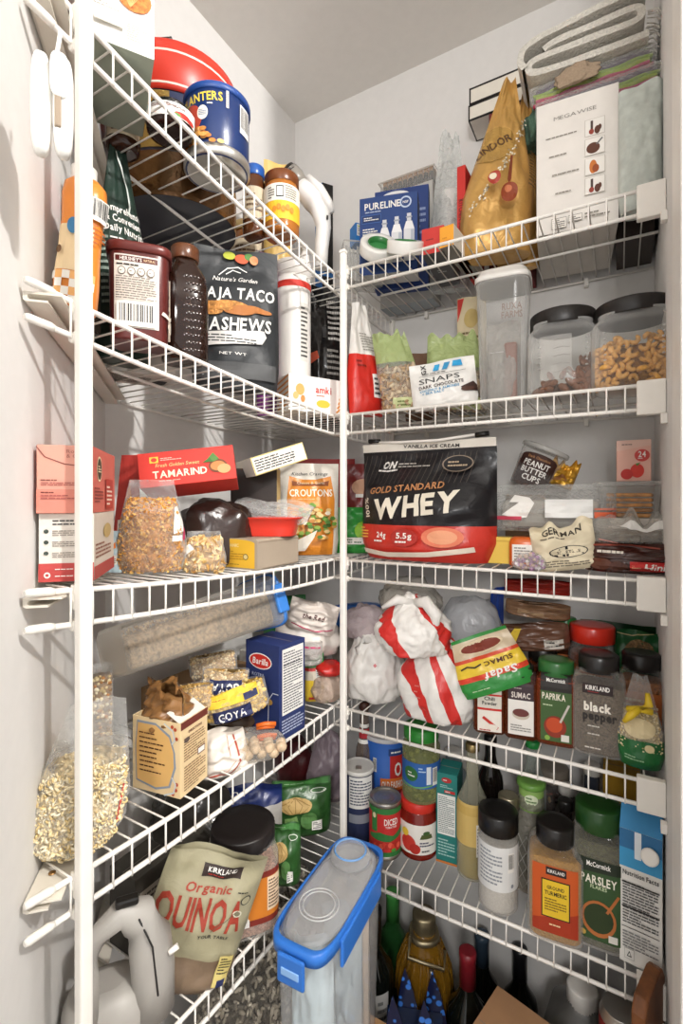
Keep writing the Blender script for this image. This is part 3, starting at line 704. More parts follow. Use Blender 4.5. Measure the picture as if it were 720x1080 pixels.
# black rimmed boxes stacked behind
P,d=spot('R',1,540,.24); P.y=1.078; z=P[2]
t,pr=carton('dark_red_box','dark red box on the back shelf under the black-edged gift boxes','box',P,0,.085,.065,.36,M('6e1f22'),bot=M('7c2024'))
q=Pf(pr('B'),.085,.065); q.t('LIFE',.1,.28,.1,M('d8b8a8'),w=.4); q.done(t)
z+=.3605; P.x-=.022; CREAM=M('e9e3d6')
for k,(hh,lab) in enumerate(((.034,'black edged cream gift box under another behind the gold bag'),(.036,'black edged cream gift box on top of its twin behind the gold bag'))):
    t=thing('gift_box',lab,'box',(P[0]+.002*k,P[1],z),0); w_,d_=.125,.065
    MB().box((0,0,hh/2),(w_,d_,hh-.001),CREAM).build('box_panel',t); b=MB(); e=.0028
    for x in(-1,1):
        for y in(-1,1): b.box((x*w_/2,y*d_/2,hh/2),(e,e,hh-.0008),BLACK)
    for zz in(.0018,hh-.0022):
        for y in(-1,1): b.box((0,y*d_/2,zz),(w_+e,e,e),BLACK)
        for x in(-1,1): b.box((x*w_/2,0,zz),(e,d_+e,e),BLACK)
    b.build('box_edging',t); z+=hh+.0002
# white appliance box
P=Vector((-.072,.992,CAMZ+ZR[0]+.0045)); d=.862; w_,h_=.128,top(P,.80,92)
t,pr=carton('appliance_box','tall white coffee grinder box with small product pictures','box',P,.09,.124,.18,h_,M('e6e1da'),bot=M('cfc8bf'))
q=Pf(pr('F'),.124,h_); q.t('MEGAWISE',-.02,.865,.028,M('8d8880'),w=.52,bold=0)
for k in range(4):
    y=.66-k*.145; q.r(.1,y,.34,y+.125,M('c9c2b8')).r(.108,y+.004,.332,y+.121,M('ece8e1')); br=M('5b3322'); q.l(-.38+.04*k,y+.055,.06,y+.075,1,M('8a837a'),k)
    if k==1: q.e(.2,y+.05,.08,.04,br).line([(.24,y+.07),(.31,y+.11)],.02,M('6b6b6b'))
    elif k==2: q.e(.2,y+.055,.045,.05,M('c9742f')).e(.23,y+.04,.04,.03,M('9a4a1e'))
    else: q.r(.17,y+.03,.2,y+.11,M('4a3a34')).e(.25,y+.035,.035,.03,br).e(.18,y+.03,.03,.02,M('93392a')).e(.28,y+.05,.02,.02,br)
q.r(-.31,.02,-.12,.1,M('7a746c')).r(-.305,.024,-.125,.096,M('e9e4dc')).l(-.29,.03,-.14,.09,4,INK).r(-.1,.05,.07,.1,M('7a746c')).r(-.095,.054,.065,.096,M('e9e4dc')).l(-.08,.06,.05,.09,2,INK).l(.1,.05,.4,.1,2,M('7a746c'))
q.done(t)
# pale grey-green padded envelope bag
P=Vector((.0165,.975,CAMZ+ZR[0]+.0045))
# dark box behind it
t,pr=carton('dark_box','dark brown box at the back under the padded bag','box',Vector((.022,1.045,P[2])),0,.058,.12,.20,M('3a312b'),bot=M('3d3530'))
p=Pouch('padded_bag','pale grey-green padded mailing bag beside the white box','bag',Vector((.027,.905,P[2])),.02,.060,top(P,.755,84),.05,M('c9d0c9','cloth',sc=60,bump=.2),seed=5,wr=.004,seal=.02,botw=.9,topt=.5)
# packs of coloured cloths lying on the white box and dark box
z0=P[2]+h_+.002
for k,(dz,dx,dy,lab) in enumerate(((0,0.004,.0,'lower clear pack of purple, lime and pink cloths'),(.034,-.006,.004,'upper clear pack of purple, lime and pink cloths under the blanket'))):
    t=thing('cloth_pack',lab,'cloths',(-.042+dx,1.02+dy,z0+dz),.03)
    for n,(c,hh) in enumerate((('b52a4e',.007),('c4446a',.005),('9fb92c',.007),('8fae2a',.005),('4a3550',.008))):
        z=.0005+sum((.007,.005,.007,.005,.008)[:n])
        b=MB(); b.grid(lambda u,v:((u-.5)*.185*(1-.06*abs(math.sin(n*2.1))),(v-.5)*.15-.002*math.sin(u*20+n),z+hh+.001*noz(u*8,v*6,n*3+k)),22,10,M(c,'cloth')); b.grid(lambda u,v:((u-.5)*.185*(1-.06*abs(math.sin(n*2.1))),-.075-.002*math.sin(u*20+n)-.003*math.sin(v*PI),z+v*hh),22,4,M(c,'cloth')); b.box((0,.002,z+hh/2),(.172,.143,hh*.9),M(c,'cloth')); b.build('folded_cloth',t)
    b=MB(); b.grid(lambda u,v:((u-.5)*.195,-.082-.004*math.sin(v*PI)+.0015*noz(u*14,v*4,k),v*.033),26,5,FILM); b.grid(lambda u,v:((u-.5)*.195,-.082+v*.16,.033+.0015*noz(u*14,v*9,k+4)),26,10,FILM); b.build('clear_wrap',t)
# green cloth bundle
lump('green_cloth','dark green cloth bunched beside the cloth packs','cloth',Vector((-.136,.985,z0-.012)),0,(.022,.03,.042),M('4d6b58','cloth'),seed=3,amp=.35,fr=2.2)
# folded knit blanket: three layered folds
t=thing('folded_blanket','folded beige knit blanket with a fringed edge on the cloth packs','blanket',Vector((-.047,1.0,z0+.071)),.04)
t.scale=(1.12,1,1.05)
KN=M('d8d4ca','cloth',sc=300,bump=.8); 
def fold(path,y0,y1,th,nm,m):
    n=len(path); b=MB()
    def sp(u):
        a=u*(n-1); i=min(int(a),n-2); f=a-i
        p0,p1,p2,p3=[Vector(path[max(0,min(n-1,i+o))]) for o in(-1,0,1,2)]
        return .5*((2*p1)+(p2-p0)*f+(2*p0-5*p1+4*p2-p3)*f*f+(3*p1-p0-3*p2+p3)*f**3)
    def fn(side):
        def g(u,v):
            p=sp(u); dd=(sp(min(1,u+.01))-sp(max(0,u-.01))).normalized(); nn=Vector((-dd.y,dd.x))*side*th/2
            return (p.x+nn.x, y0+(y1-y0)*v+.002*noz(u*9,v*4), p.y+nn.y+.0012*noz(u*12,v*8,side))
        return g
    b.grid(fn(1),70,16,m); b.grid(fn(-1),70,16,m,flip=True)
    b.grid(lambda u,v:[a+(c-a)*v for a,c in zip(fn(1)(u,0),fn(-1)(u,0))],70,2,m)
    return b.build(nm,t)
fold([(.075,.004),(0,.004),(-.07,.006),(-.088,.018),(-.074,.031),(0,.030),(.055,.030),(.066,.040),(.055,.051),(0,.050),(-.05,.048),(-.066,.042)],-.075,.075,.0105,'blanket_layers',KN)
fold([(-.093,.02),(-.100,.036),(-.088,.058),(-.03,.068),(.03,.074),(.072,.074)],-.078,.075,.010,'blanket_outer_fold',KN)
b=MB()
for k in range(46):
    y=-.076+.001*R_.random(); x=.03+.05*k/46; zz=R_.choice((.0,.02,.03))
    b.tube([(.074,-.074+.15*k/46,.008+zz),(.083+.004*R_.random(),-.074+.15*k/46+.002*R_.gauss(0,1),.004+zz),(.088+.004*R_.random(),-.074+.15*k/46,-.006+zz+.004*R_.random())],.0011,KN,4)
b.build('fringe',t,'stuff')
lump('tan_rag','small tan rag hanging below the folded blanket','rag',Vector((-.068,.926,z0+.036)),0,(.030,.004,.018),M('a8937c','cloth'),seed=8,amp=.5,fr=1.6)
# ================================================================ second shelf, left wall
# orange bottle with gingham foot, red and white capped bottle behind
P=Vector((-.527,.322,CAMZ+zl(2,.32)+.0045)); d=.868*.322+.497*.527; h=top(P,d,190)
j=Jar('orange_bottle','orange plastic bottle with a pale gingham base beside the near pole','bottle',P,facing(P,-12),[(.019,0),(.0225,.004),(.0225,h*.22),(.0205,h*.45),(.0205,h*.7),(.0225,h*.86),(.021,h*.95),(.014,h)],M('e58a32','gloss'),ex=2.6,ky=.75,n=36,ry=5)
q=fj(j,.044,h); pale=M('f3d9ae')
q.r(-.75,.28,.35,.62,pale)
for a in range(7):
    for c in range(4):
        if (a+c)%2==0: q.r(-.75+a*.17,.03+c*.06,-.58+a*.17,.09+c*.06,WT)
        elif a%2==0: q.r(-.75+a*.17,.03+c*.06,-.58+a*.17,.09+c*.06,M('f0b46e'))
q.e(-.35,.42,.06,.03,M('6b4a2a')).e(-.1,.6,.12,.06,M('3d7fb0')).bar(.2,.68,.62,.84,7).l(.15,.5,.6,.66,5,M('b55c1c')); q.done(j.t)
P=Vector((-.568,.360,CAMZ+zl(2,.36)+.0045)); d=.868*.36+.497*.568; h=top(P,d,178)
j=Jar('sauce_bottle','dark bottle with red collar and white cap behind the orange bottle','bottle',P,facing(P),[(.016,0),(.018,.004),(.018,h*.58),(.0125,h*.68),(.0125,h*.7)],M('25201b','gloss',rough=.15))
j.part('collar',[(.0145,h*.66),(.016,h*.68),(.015,h*.88)],M('d2382c','gloss')); j.part('cap',[(.0145,h*.87),(.0145,h*.99),(.012,h)],WHITE)
# green tall nutrition pouch
P=Vector((-.610,.445,CAMZ+zl(2,.445)+.0045)); d=.868*.445+.497*.61; h=top(P,d,130)
p=Pouch('nutrition_pouch','tall dark green nutrition powder pouch with white lettering and pointed top','pouch',P,facing(P,28),.082,h,.06,M('24382f','film'),seed=2,wr=.003,topw=.12,seal=.10,flat=.25,topx=-.12)
q=fp(p); q.t('Comprehensive',.0,.61,.030,WT,w=.75,rot=-2).t('& Convenient',-.02,.565,.030,WT,w=.62,rot=-2).t('Daily Nutrition',.02,.52,.030,WT,w=.78,rot=-2).l(-.3,.47,.35,.485,1,WT).l(-.46,.2,-.33,.62,16,M('9fb0a5'),2)
q.line([(-.05,.86),(.02,.80),(.09,.72),(.10,.64),(.05,.60)],.03,M('dfe6e0')); q.done(p.t)
# cocoa tub
P=Vector((-.535,.414,CAMZ+zl(2,.414)+.0045)); d=.868*.414+.497*.535; r=W(30,d); h=top(P,d,268); MAR=M('5a1f1c','gloss',rough=.3)
j=Jar('cocoa_tub','maroon plastic cocoa tub with a white nutrition label','tub',P,facing(P,-3),[(r*.88,0),(r*.92,.003),(r*.97,h*.9),(r*.97,h*.94)],MAR,ex=4.5,ky=.85,n=48)
j.part('lid',[(r*.99,h*.90),(r*1.05,h*.905),(r*1.06,h*.985),(r*1.02,h),(r*.9,h)],M('64241f','gloss',rough=.35))
q=fj(j,2*r,h); q.r(-.38,.12,.32,.86,M('eee7dc')).r(-.36,.79,.30,.845,MAR).t("HERSHEY'S",-.12,.817,.036,WT,w=.34).t('NATURAL',.17,.817,.026,M('e8c9a0'),w=.18).l(-.34,.74,.28,.775,1,INK)
for k in range(4): q.e(-.26+k*.15,.69,.062,.042,M('5b5049')).e(-.26+k*.15,.69,.05,.034,M('eee7dc')).l(-.29+k*.15,.68,-.23+k*.15,.7,1,M('5b5049'))
q.l(-.34,.40,.28,.64,10,M('7a7069'),6).bar(-.33,.13,.27,.37,11).line([(.36,.3),(.5,.26),(.62,.3)],.06,M('e8ded0')).e(.55,.18,.1,.06,M('d9cfc0')); q.done(j.t)
# folded carton lying under (seen through the wires)
P=Vector((-.655,.50,CAMZ+zl(2,.5)+.005)); 
t,pr=carton('flat_carton','flat white carton with printed panel lying behind the cocoa tub','box',P,facing(P,10),.10,.08,.035,M('d9d3ca'),bot=M('d5cfc6'))
q=Pf(pr('B'),.10,.08); q.l(-.45,-.3,.2,.3,9,M('6a645c')).r(.25,-.4,.45,.1,INK); q.done(t)
# brown honey bottle with dimples
P,d=spot('L',2,195,.035); r=W(23,d); h=top(P,d,262); BR=M('24120b','gloss',rough=.1)
j=Jar('honey_bottle','dark brown dimpled honey bottle with a brown cap','bottle',P,facing(P,6),[(r*.85,0),(r,.004),(r,h*.62),(r*.9,h*.72),(r*.62,h*.82),(r*.5,h*.86),(r*.5,h*.9)],BR,ex=3.2,n=36)
shiplid(j,r*.62,h*.88,h,M('5f371f','gloss'),'cap',26)
q=fj(j,2*r,h); q.r(-.62,.12,-.36,.62,M('e2d6c2')).l(-.6,.2,-.38,.58,6,M('3a2a20')).e(-.5,.25,.09,.05,M('d9902f')); q.done(j.t)
b=MB()
for row in range(12):
    for cix in range(5):
        u=(-.05+cix*.15+.075*(row%2))*r*1.3; v=h*(.07+row*.062)
        if v>h*.74: continue
        c=Vector(j.S(u,v,.0)); n_=(Vector(j.S(u,v,.01))-c).normalized(); o=len(b.v); R__=.0036
        tx=n_.cross(Vector((0,0,1))).normalized()
        b.v.append(tuple(c+n_*.0016))
        for k in range(8): a=2*PI*k/8; b.v.append(tuple(c+(tx*math.cos(a)+Vector((0,0,1))*math.sin(a))*R__+n_*-.0002))
        for k in range(8): b.f.append((o,o+1+k,o+1+(k+1)%8)); b.m.append(b.mi(BR)); b.sm.append(True)
b.build('dimples',j.t,'stuff')
# black cashew pouch
P,d=spot('L',2,249,.06); w_,h=W(90,d),top(P,d,264); 
p=Pouch('cashew_pouch','matte black cashew pouch with white brush lettering and cashew photo','pouch',P,facing(P,4),w_,h,.055,M('24272a','film',rough=.5),seed=11,wr=.0035,seal=.07,botw=.95,topw=.96)
q=fp(p); N_=M('c98a45','grain',sc=150); N2=M('a8672c')
q.t("Nature's Garden",-.02,.775,.035,WT,w=.5,shear=.3,bold=0)
q.line([(-.2,.8),(-.1,.86),(.02,.875),(.12,.84)],.012,WT).line([(-.12,.81),(-.04,.85),(.05,.83)],.012,WT)
q.t('BAJA TACO',.0,.66,.085,WT,w=.86,rot=2,shear=.12)
for cx,cy,rx,ry in((-.28,.555,.2,.03),(-.08,.565,.2,.032),(.14,.545,.2,.028),(-.3,.515,.14,.03),(.02,.525,.18,.03),(.28,.54,.12,.018),(-.15,.54,.1,.02)): q.e(cx,cy,rx,ry,R_.choice((N_,N2,N_)))
q.t('CASHEWS',-.03,.43,.085,WT,w=.82,rot=2,shear=.1)
q.p([(-.42,.365),(.3,.40),(.33,.36),(.28,.31),(-.42,.27)],M('dcd9d4')).l(-.4,.3,.22,.36,3,M('3a3a3a')).t('NET WT',-.05,.225,.018,WT,w=.3,bold=0).r(-.45,.06,.45,.17,M('4c4d4e'))
q.e(-.08,.945,.07,.03,M('b2b83e')).e(.06,.93,.08,.035,M('c9542e')).e(.14,.95,.05,.025,M('4d7a35')).e(.2,.93,.05,.03,M('d28a5a')); q.done(p.t)
P2,d2=spot('L',2,284,.135)
p=Pouch('purple_pouch','purple pouch edge showing behind the black cashew pouch','pouch',P2,facing(P2,30),W(30,d2),top(P2,d2,268),.03,M('6b2a6e','film'),seed=13)
# white canister with red band
P,d=spot('L',2,309,.100); r=W(18.5,d); h=top(P,d,280)
j=Jar('powder_canister','white powder canister with a red band near its lid','canister',P,facing(P),[(r*.95,0),(r,.003),(r,h*.9),(r*.97,h*.92)],M('ece8e2','gloss'),n=36)
j.part('lid',[(r*.98,h*.9),(r*1.05,h*.905),(r*1.05,h*.98),(r*1.01,h),(r*.8,h)],M('f0ede8','gloss'))
q=fj(j,2*r,h); q.r(-.78,.82,.78,.86,M('d2382c')).r(.2,.35,.46,.72,M('dcd8d0')).l(.22,.37,.44,.7,12,INK); q.done(j.t)
# cracker box
P=Vector((-.553,.805,CAMZ+zl(2,.805)+.0045)); w_,d_,h_=.135,.06,.045
P,d=spot('L',2,327,.045); rz=facing(P,28)
t,pr=carton('cracker_box','white rice cracker box with red lettering lying on its side','box',P,rz,.118,.05,top(P,d-.02,398),M('f0ece6'),side=M('e2ddd5'))
h_=top(P,d-.02,398); q=Pf(pr('F'),.118,h_); q.t('amki',.14,.66,.2,M('c8302a'),w=.3).l(.0,.45,.28,.52,1,M('b25a3a')).e(.13,.26,.13,.11,M('e9b93a')).r(.04,.17,.22,.35,M('e9b93a')).e(-.3,.6,.08,.16,M('d9a85e')).e(-.25,.35,.04,.1,M('c98a45')).e(-.38,.42,.05,.1,M('e2b877'))
for k in range(5): q.line([(.38+.02*k,.05+.12*k),(.5,.22+.13*k)],.03,M('d9924a'))
q.done(t); q=Pf(pr('L'),.05,h_)
for k in range(6): q.line([(-.5,.08+.15*k),(.5,.2+.15*k)],.08,M('d9924a'))
q.done(t)
# glossy black pouch
P,d=spot('L',2,342,.10)
p=Pouch('black_coffee_pouch','glossy black crinkled pouch with white printed lines beside the canister','pouch',P,facing(P,14),W(42,d),top(P,d,303),.045,M('1a1716','film',rough=.22),seed=17,wr=.006)
q=fp(p); q.l(.05,.6,.4,.92,8,M('d8d4ce'),3).r(-.1,.62,.0,.7,M('3a3a3a')).p([(-.45,.42),(-.2,.47),(-.25,.52),(-.45,.5)],M('b5482c')).l(.0,.35,.35,.55,5,M('a8a49e'),6); q.done(p.t)
P,d=spot('L',2,354,.19)
Pouch('brown_pouch','dark brown crinkled pouch tucked in the corner behind the pole','pouch',P,facing(P),W(34,d),top(P,d,345),.05,M('4a3226','film'),seed=18,wr=.006)
# ================================================================ second shelf, back wall
P,d=spot('R',2,386,.045); h=top(P,d,322)
p=Pouch('red_coffee_bag','red bag with a tall white folded top beside the corner pole','bag',P,facing(P,34),W(44,d),h,.04,M('cf2c22','film'),zones=[(.52,1.1,M('e6e2dc','film'))],seed=21,wr=.004,topw=.35,seal=.08,flat=.35,topx=-.2)
q=fp(p); q.r(.06,.15,.3,.36,WT).l(.09,.17,.27,.34,4,INK).e(.36,.28,.05,.04,M('e8a9a0')).l(-.1,.56,.25,.74,7,M('9a958c')).l(-.35,.4,-.1,.48,2,M('8a1a14')); q.done(p.t)
# nut bags with green tops
GRN=M('b9c98a','clear',op=.72,edge=.85,rough=.25,bump=.7,sc=40)
def nutbag(P,rz,w,h,tk,lab,seed,topx,fill):
    t=thing('nut_bag',lab,'bag',P,rz)
    b=Pouch.__new__(Pouch); Pouch.__init__(b,'x','x','x',(0,0,0),0,w,h,tk,FILM,zones=[(fill+.05,1.1,GRN)],seed=seed,wr=.006,topw=.75,seal=.02,flat=.5,topx=topx,topt=.15,jag=.02,nv=30)
    b.b.parent=t; bpy.data.objects.remove(b.t); b.t=t
    pts=[]; rr=random.Random(seed)
    for k in range(330):
        u,v=rr.uniform(.06,.94),rr.uniform(.02,fill); p=Vector(b.pt(u,v,-1)); p.y*=rr.uniform(.45,.93); pts.append(p)
    scatter('pistachios',t,pts,'seed',.0050,[M('cbb394','matte'),M('b99c78','matte'),M('d8c6a8','matte'),M('c2a684','matte'),M('a88a64','matte')],seed)
    c=MB(); c.grid(lambda u,v:[a*f for a,f in zip(b.pt(u,v*fill,-1),(.93,.72,1))],14,12,M('8a7154','grain',sc=90)); c.grid(lambda u,v:[a*f for a,f in zip(b.pt(u,v*fill,1),(.93,.8,1))],14,12,M('8a7154','grain',sc=90),flip=True); c.build('nut_fill',t)
    q=fp(b); q.r(-.2,.02,.3,.16,M('c9cf9a')).l(-.1,.05,.2,.13,2,M('6a7a3a')); q.done(t); return t
P,d=spot('R',2,425,.055); nutbag(P,facing(P,-6),W(46,d),top(P,d,350),.05,'clear pistachio bag with a twisted pale green top beside the red bag',3,-.35,.55)
P,d=spot('R',2,484,.115); nutbag(P,facing(P,8),W(66,d),top(P,d,352),.06,'clear pistachio bag with a green top behind the white snack pouch',8,-.12,.5)
P,d=spot('R',2,442,.16)
Pouch('paper_bag','small brown paper bag behind the pistachios','bag',P,facing(P),W(30,d),top(P,d,374),.035,M('6e4c33'),seed=4,topt=.6)
# white chocolate snack pouch
P,d=spot('R',2,470,.045); w_,h=W(68,d),top(P,d,380)
p=Pouch('snack_pouch','white dark chocolate snack pouch with blue lettering','pouch',P,facing(P,-4),w_,h,.03,M('e9e7e2','film'),seed=25,wr=.003,ry=-6,seal=.08)
q=fp(p); q.t('SNAPS',-.05,.60,.115,M('2a2a2a'),w=.62,bold=0,rot=2).t('DARK CHOCOLATE',-.03,.47,.065,M('3a2a22'),w=.68,rot=2).t('COCONUT & ALMONDS',-.06,.39,.045,M('2f8fc0'),w=.6,rot=2).t('+ SEA SALT',-.16,.325,.045,M('2f8fc0'),w=.34,rot=2)
q.t('GX',-.28,.86,.1,INK,w=.16,rot=92).p([(-.14,.80),(-.05,.80),(-.02,.93),(-.1,.93)],M('2f9fd4')).p([(-.0,.80),(.08,.80),(.14,.94),(.05,.94)],M('2f8fc0')).p([(.16,.83),(.32,.83),(.3,.95),(.18,.95)],M('2f9fd4')).l(-.3,.735,.35,.765,1,M('4a4a4a'))
q.line([(-.35,.7),(.36,.72)],.006,M('6a6a6a')).p([(.26,.35),(.45,.44),(.5,.36),(.5,.24),(.3,.26)],M('3a2118')).e(.36,.3,.1,.05,M('4c2c1e')); q.done(p.t)
# beige packet behind with red corner
P,d=spot('R',2,497,.19)
p=Pouch('soup_packet','beige packet with a red corner behind the clear dispenser','packet',P,facing(P,-10),W(30,d),top(P,d,313),.02,M('d8c8a4'),seed=28,wr=.002)
q=fp(p); q.p([(-.48,.99),(-.25,.99),(-.48,.8)],M('c8332c')).l(-.3,.6,.35,.72,3,M('7a6a4a')).e(0,.82,.25,.08,M('c9b070')); q.done(p.t)
# clear dispenser with white lid
P,d=spot('R',2,531,.075); w_=W(26,d); h=top(P,d,291)
j=Jar('food_dispenser','tall clear plastic food dispenser with a white flip lid','dispenser',P,facing(P,-6),[(w_*.82,0),(w_*.86,.003),(w_*1.0,h*.86),(w_*1.03,h*.88),(w_*1.03,h*.91)],M('f1f1ef','clear',op=.14,edge=.75,rough=.1),ex=4.5,n=44)
j.part('lid',[(w_*1.0,h*.905),(w_*1.07,h*.91),(w_*1.07,h*.945),(w_*1.0,h*.95),(w_*.94,h*.985),(w_*.85,h)],M('ebe8e2','gloss'),ex=4.5)
j.part('lid_gasket',[(w_*1.0,h*.898),(w_*1.05,h*.9),(w_*1.05,h*.909),(w_*1.0,h*.909)],M('b5b2ad','frost',op=.6),ex=4.5)
q=fj(j,2*w_,h); q.t('RUXA',.2,.69,.05,M('8d7a70'),w=.36,bold=0).t('FARMS',.2,.63,.05,M('8d7a70'),w=.38,bold=0).l(-.2,.36,.25,.365,1,M('c9c9c9')); q.done(j.t)
p=Pouch('x','x','x',(0,0,0),0,w_*1.3,h*.62,w_*1.1,M('d6d2cc','clear',op=.35,edge=.7,bump=.8,rough=.2),seed=31,wr=.006); p.b.parent=j.t; p.b.name='inner_bag'; p.b.location=(0,0,.004); bpy.data.objects.remove(p.t)
MB().box((w_*.3,.0,h*.24),(w_*.5,w_*.9,h*.44),M('8a5a48','film')).build('inner_packet',j.t,bev=.004)
# two nut jars
def nutjar(px,back,wpx,py,lab,dz=0):
    P,d=spot('R',2,px,back); r=W(wpx/2,d); h=top(P,d-r*.6,py)
    j=Jar('nut_jar',lab,'jar',P,facing(P,0),[(r*.86,0),(r*.97,.004),(r,.014),(r,h*.70),(r*.95,h*.76),(r*.84,h*.81),(r*.84,h*.86)],M('efefec','clear',op=.07,edge=.7,rough=.05),ex=3.4,n=52)
    shiplid(j,r*.93,h*.83,h,M('1b1715','gloss',rough=.4),'lid',46); j.r_=r; j.h_=h; j.P=P
    b=MB()
    for k in range(6):
        for sx in(-1,1): b.lathe([(.0016,-.001),(.0022,0),(.0016,.001)],M('f2f2f0','clear',op=.2,edge=.8),8,c=(sx*r*.62,-r*.985,h*(.3+.06*k)))
    b.build('grip_ribs',j.t,'stuff')
    return j
ja=nutjar(593,.075,69,325,'clear jar of brown almonds with a ribbed black lid')
q=fj(ja,2*ja.r_,ja.h_); q.r(-.30,.16,.12,.66,M('f0eeea','frost',op=.25));  # pale translucent rectangle painted on as a reflection in the jar wall
for k in range(5): q.line([(-.12,.24+.09*k),(0,.255+.09*k),(.1,.24+.09*k)],.008,M('9a9590'))
q.done(ja.t)
jc=nutjar(668,.062,80,313,'clear jar of golden cashews with a ribbed black lid')
def cashew_mesh():
    b=MB().tube([(.0078*math.cos(a),.0078*math.sin(a)*.85,.0005*a) for a in (-1.9,-1.3,-.65,0,.65,1.3,1.9)],[.0022,.0036,.0042,.0045,.0043,.0037,.0023],M('d9a14e','matte',rough=.4,var=.2,sc=160),8)
    return b
def almond_mesh():
    vs,fs=ico(2); return MB().add([Vector((v.x*.0105*(1-.25*v.x),v.y*.006,v.z*.0038)) for v in vs],fs,M('7d4d2e','matte',var=.3,sc=300),True)
def fillnuts(j,mesh,nm,lab,cat,grp,n,fill,seed,fillm,slope=0):
    rr=random.Random(seed); me=None; M0=Matrix.Translation(j.P)@Matrix.Rotation(j.t.rotation_euler.z,4,'Z'); r,h=j.r_,j.h_
    rows=int(fill*h/.0098)+1; cnt=0
    for row in range(rows+2):
        z=.010+row*.0098
        for k in range(17):
            a=(-.5+(k+.5*(row%2))/16)*PI*1.05
            lim=fill*h*(1+slope*math.sin(a))
            if z>lim: continue
            x,y=sect(a,3.4); rr_=r*.87*(1-.05*rr.random()) if z<lim-.012 else r*rr.uniform(.5,.86)
            p=Vector((x*rr_,y*rr_,z+rr.uniform(-.002,.002)))
            if me is None: o=mesh().build(nm); me=o.data
            else: o=bpy.data.objects.new(nm,me); COL.objects.link(o)
            rot=Euler((PI/2+rr.uniform(-.7,.7),rr.uniform(0,6.3),a+rr.uniform(-.5,.5)),'XYZ').to_matrix().to_4x4() if rr.random()<.8 else Euler((rr.uniform(0,6),rr.uniform(0,6),rr.uniform(0,6))).to_matrix().to_4x4()
            o.matrix_world=M0@Matrix.Translation(p)@rot@Matrix.Scale(rr.uniform(.84,1.02),4); tag(o,lab,cat,grp); cnt+=1
    c=MB(); c.lathe([(r*.70,.004),(r*.72,fill*h*(.78 if slope==0 else .5)),(r*.4,fill*h*(.9 if slope==0 else .6))],fillm,28,3.4); c.build('nut_fill',j.t)
fillnuts(jc,cashew_mesh,'cashew','golden curved cashew inside the wide black-lidded jar','cashew','cashews in the jar',0,.56,5,M('a8742e','grain',sc=120))
fillnuts(ja,almond_mesh,'almond','brown almond inside the jar next to the cashews','almond','almonds in the jar',0,.26,6,M('5a3820','grain',sc=120),.75)
# ================================================================ third shelf, left wall
P=Vector((-.5495,.3432,CAMZ-.0905+.0055)); PK=M('e3a593'); 
t,pr=carton('tea_box','white and red tea carton under the pink tea box by the angled wall','box',P,PI/4,.053,.112,.072,M('ece6dd'),side=M('cfc4b6'),topm=M('e2dcd2'))
q=Pf(pr('F'),.053,.072); q.r(-.5,.0,.5,.27,M('c24a47')).l(-.25,.82,.45,.92,2,M('4a4a4a'))
for k in range(3): q.e(-.36,.74-.16*k,.045,.03,M('3f4a44')).l(-.25,.67-.16*k,.45,.76-.16*k,3,M('9a9289'),k)
q.e(-.34,.1,.06,.045,WT).e(-.34,.1,.03,.022,M('c24a47')).l(-.2,.17,.4,.2,1,WT).l(-.2,.07,.4,.1,1,WT); q.done(t)
q=Pf(pr('R'),.112,.072); q.r(-.5,0,.5,.2,M('a8443f')).l(-.45,.3,.3,.55,4,M('8a5a48')).e(.1,.7,.2,.12,M('b9a06a')); q.done(t)
t,pr=carton('tea_box','pink rooibos tea carton stacked on the white and red one','box',P+Vector((0,0,.0725)),PI/4,.053,.125,.0715,PK,side=M('c9675a'),topm=M('dba190'))
q=Pf(pr('F'),.053,.0715); q.r(-.5,0,.5,.35,M('dd8d7c')).line([(-.5,.97),(-.35,.82),(.0,.72),(.5,.68)],.02,M('8a4a44')).t('Rooibos',.24,.91,.05,M('a8625a'),w=.42,bold=0).t('& Ginger',.24,.84,.05,M('a8625a'),w=.42,bold=0).l(-.42,.47,.1,.5,1,M('6a2a28')).l(-.42,.40,.4,.46,2,M('b0605a'),2).l(-.42,.29,.0,.32,1,M('6a2a28')).l(-.42,.2,.4,.28,2,M('b0605a'),4); q.done(t)
q=Pf(pr('R'),.125,.0715); q.e(-.25,.68,.1,.2,M('e9d9b4')).e(-.25,.68,.085,.17,M('3a3a2a')).l(-.31,.62,-.19,.74,3,M('e9d9b4')).l(-.45,.15,-.1,.4,5,M('7a2a24')).r(0,.05,.35,.55,M('b3382c')).l(.05,.1,.3,.45,5,M('f0e0d0')); q.done(t)
# packets behind the tea boxes
for px,back,wd,py,c,da,lab,sd in((134,.175,30,480,'b5332a',-30,'red pointed packet standing behind the pink tea box',3),(120,.115,20,560,'b8cdd6',-30,'pale blue carton strip behind the tea boxes',5)):
    P,d=spot('L',3,px,back); p=Pouch('tea_packet',lab,'packet',P,facing(P,da),W(wd,d),top(P,d,py),.012,M(c),seed=sd,wr=.001,topx=.1,topw=.6)
    q=fp(p); q.r(-.3,.2,.3,.42,M('e6ded2')).l(-.25,.22,.25,.4,4,M('5a504a')).p([(-.1,.55),(.2,.6),(.1,.75)],M('d9772f')); q.done(p.t)
# granola bag
P,d=spot('L',3,160,.085); w_,h=W(70,d),top(P,d,506)
p=Pouch('granola_bag','clear bag of golden granola clusters on the wire shelf','bag',P,facing(P,-4),w_,h,.058,FILM,seed=7,wr=.005,topw=.62,seal=.12,flat=.62,botw=.84)
packgrains(p,1900,3,.80,'flake',.0025,['cf9238','bd7f28','deab55','c98a34','e2b868'],'granola','b87c2a',(.72,.97))
q=fp(p); q.p([(.32,.42),(.46,.44),(.44,.56),(.36,.72),(.33,.7)],WT).r(.3,.34,.44,.40,WT).line([(.46,.35),(.48,.55)],.03,M('b5305a')); q.done(p.t)
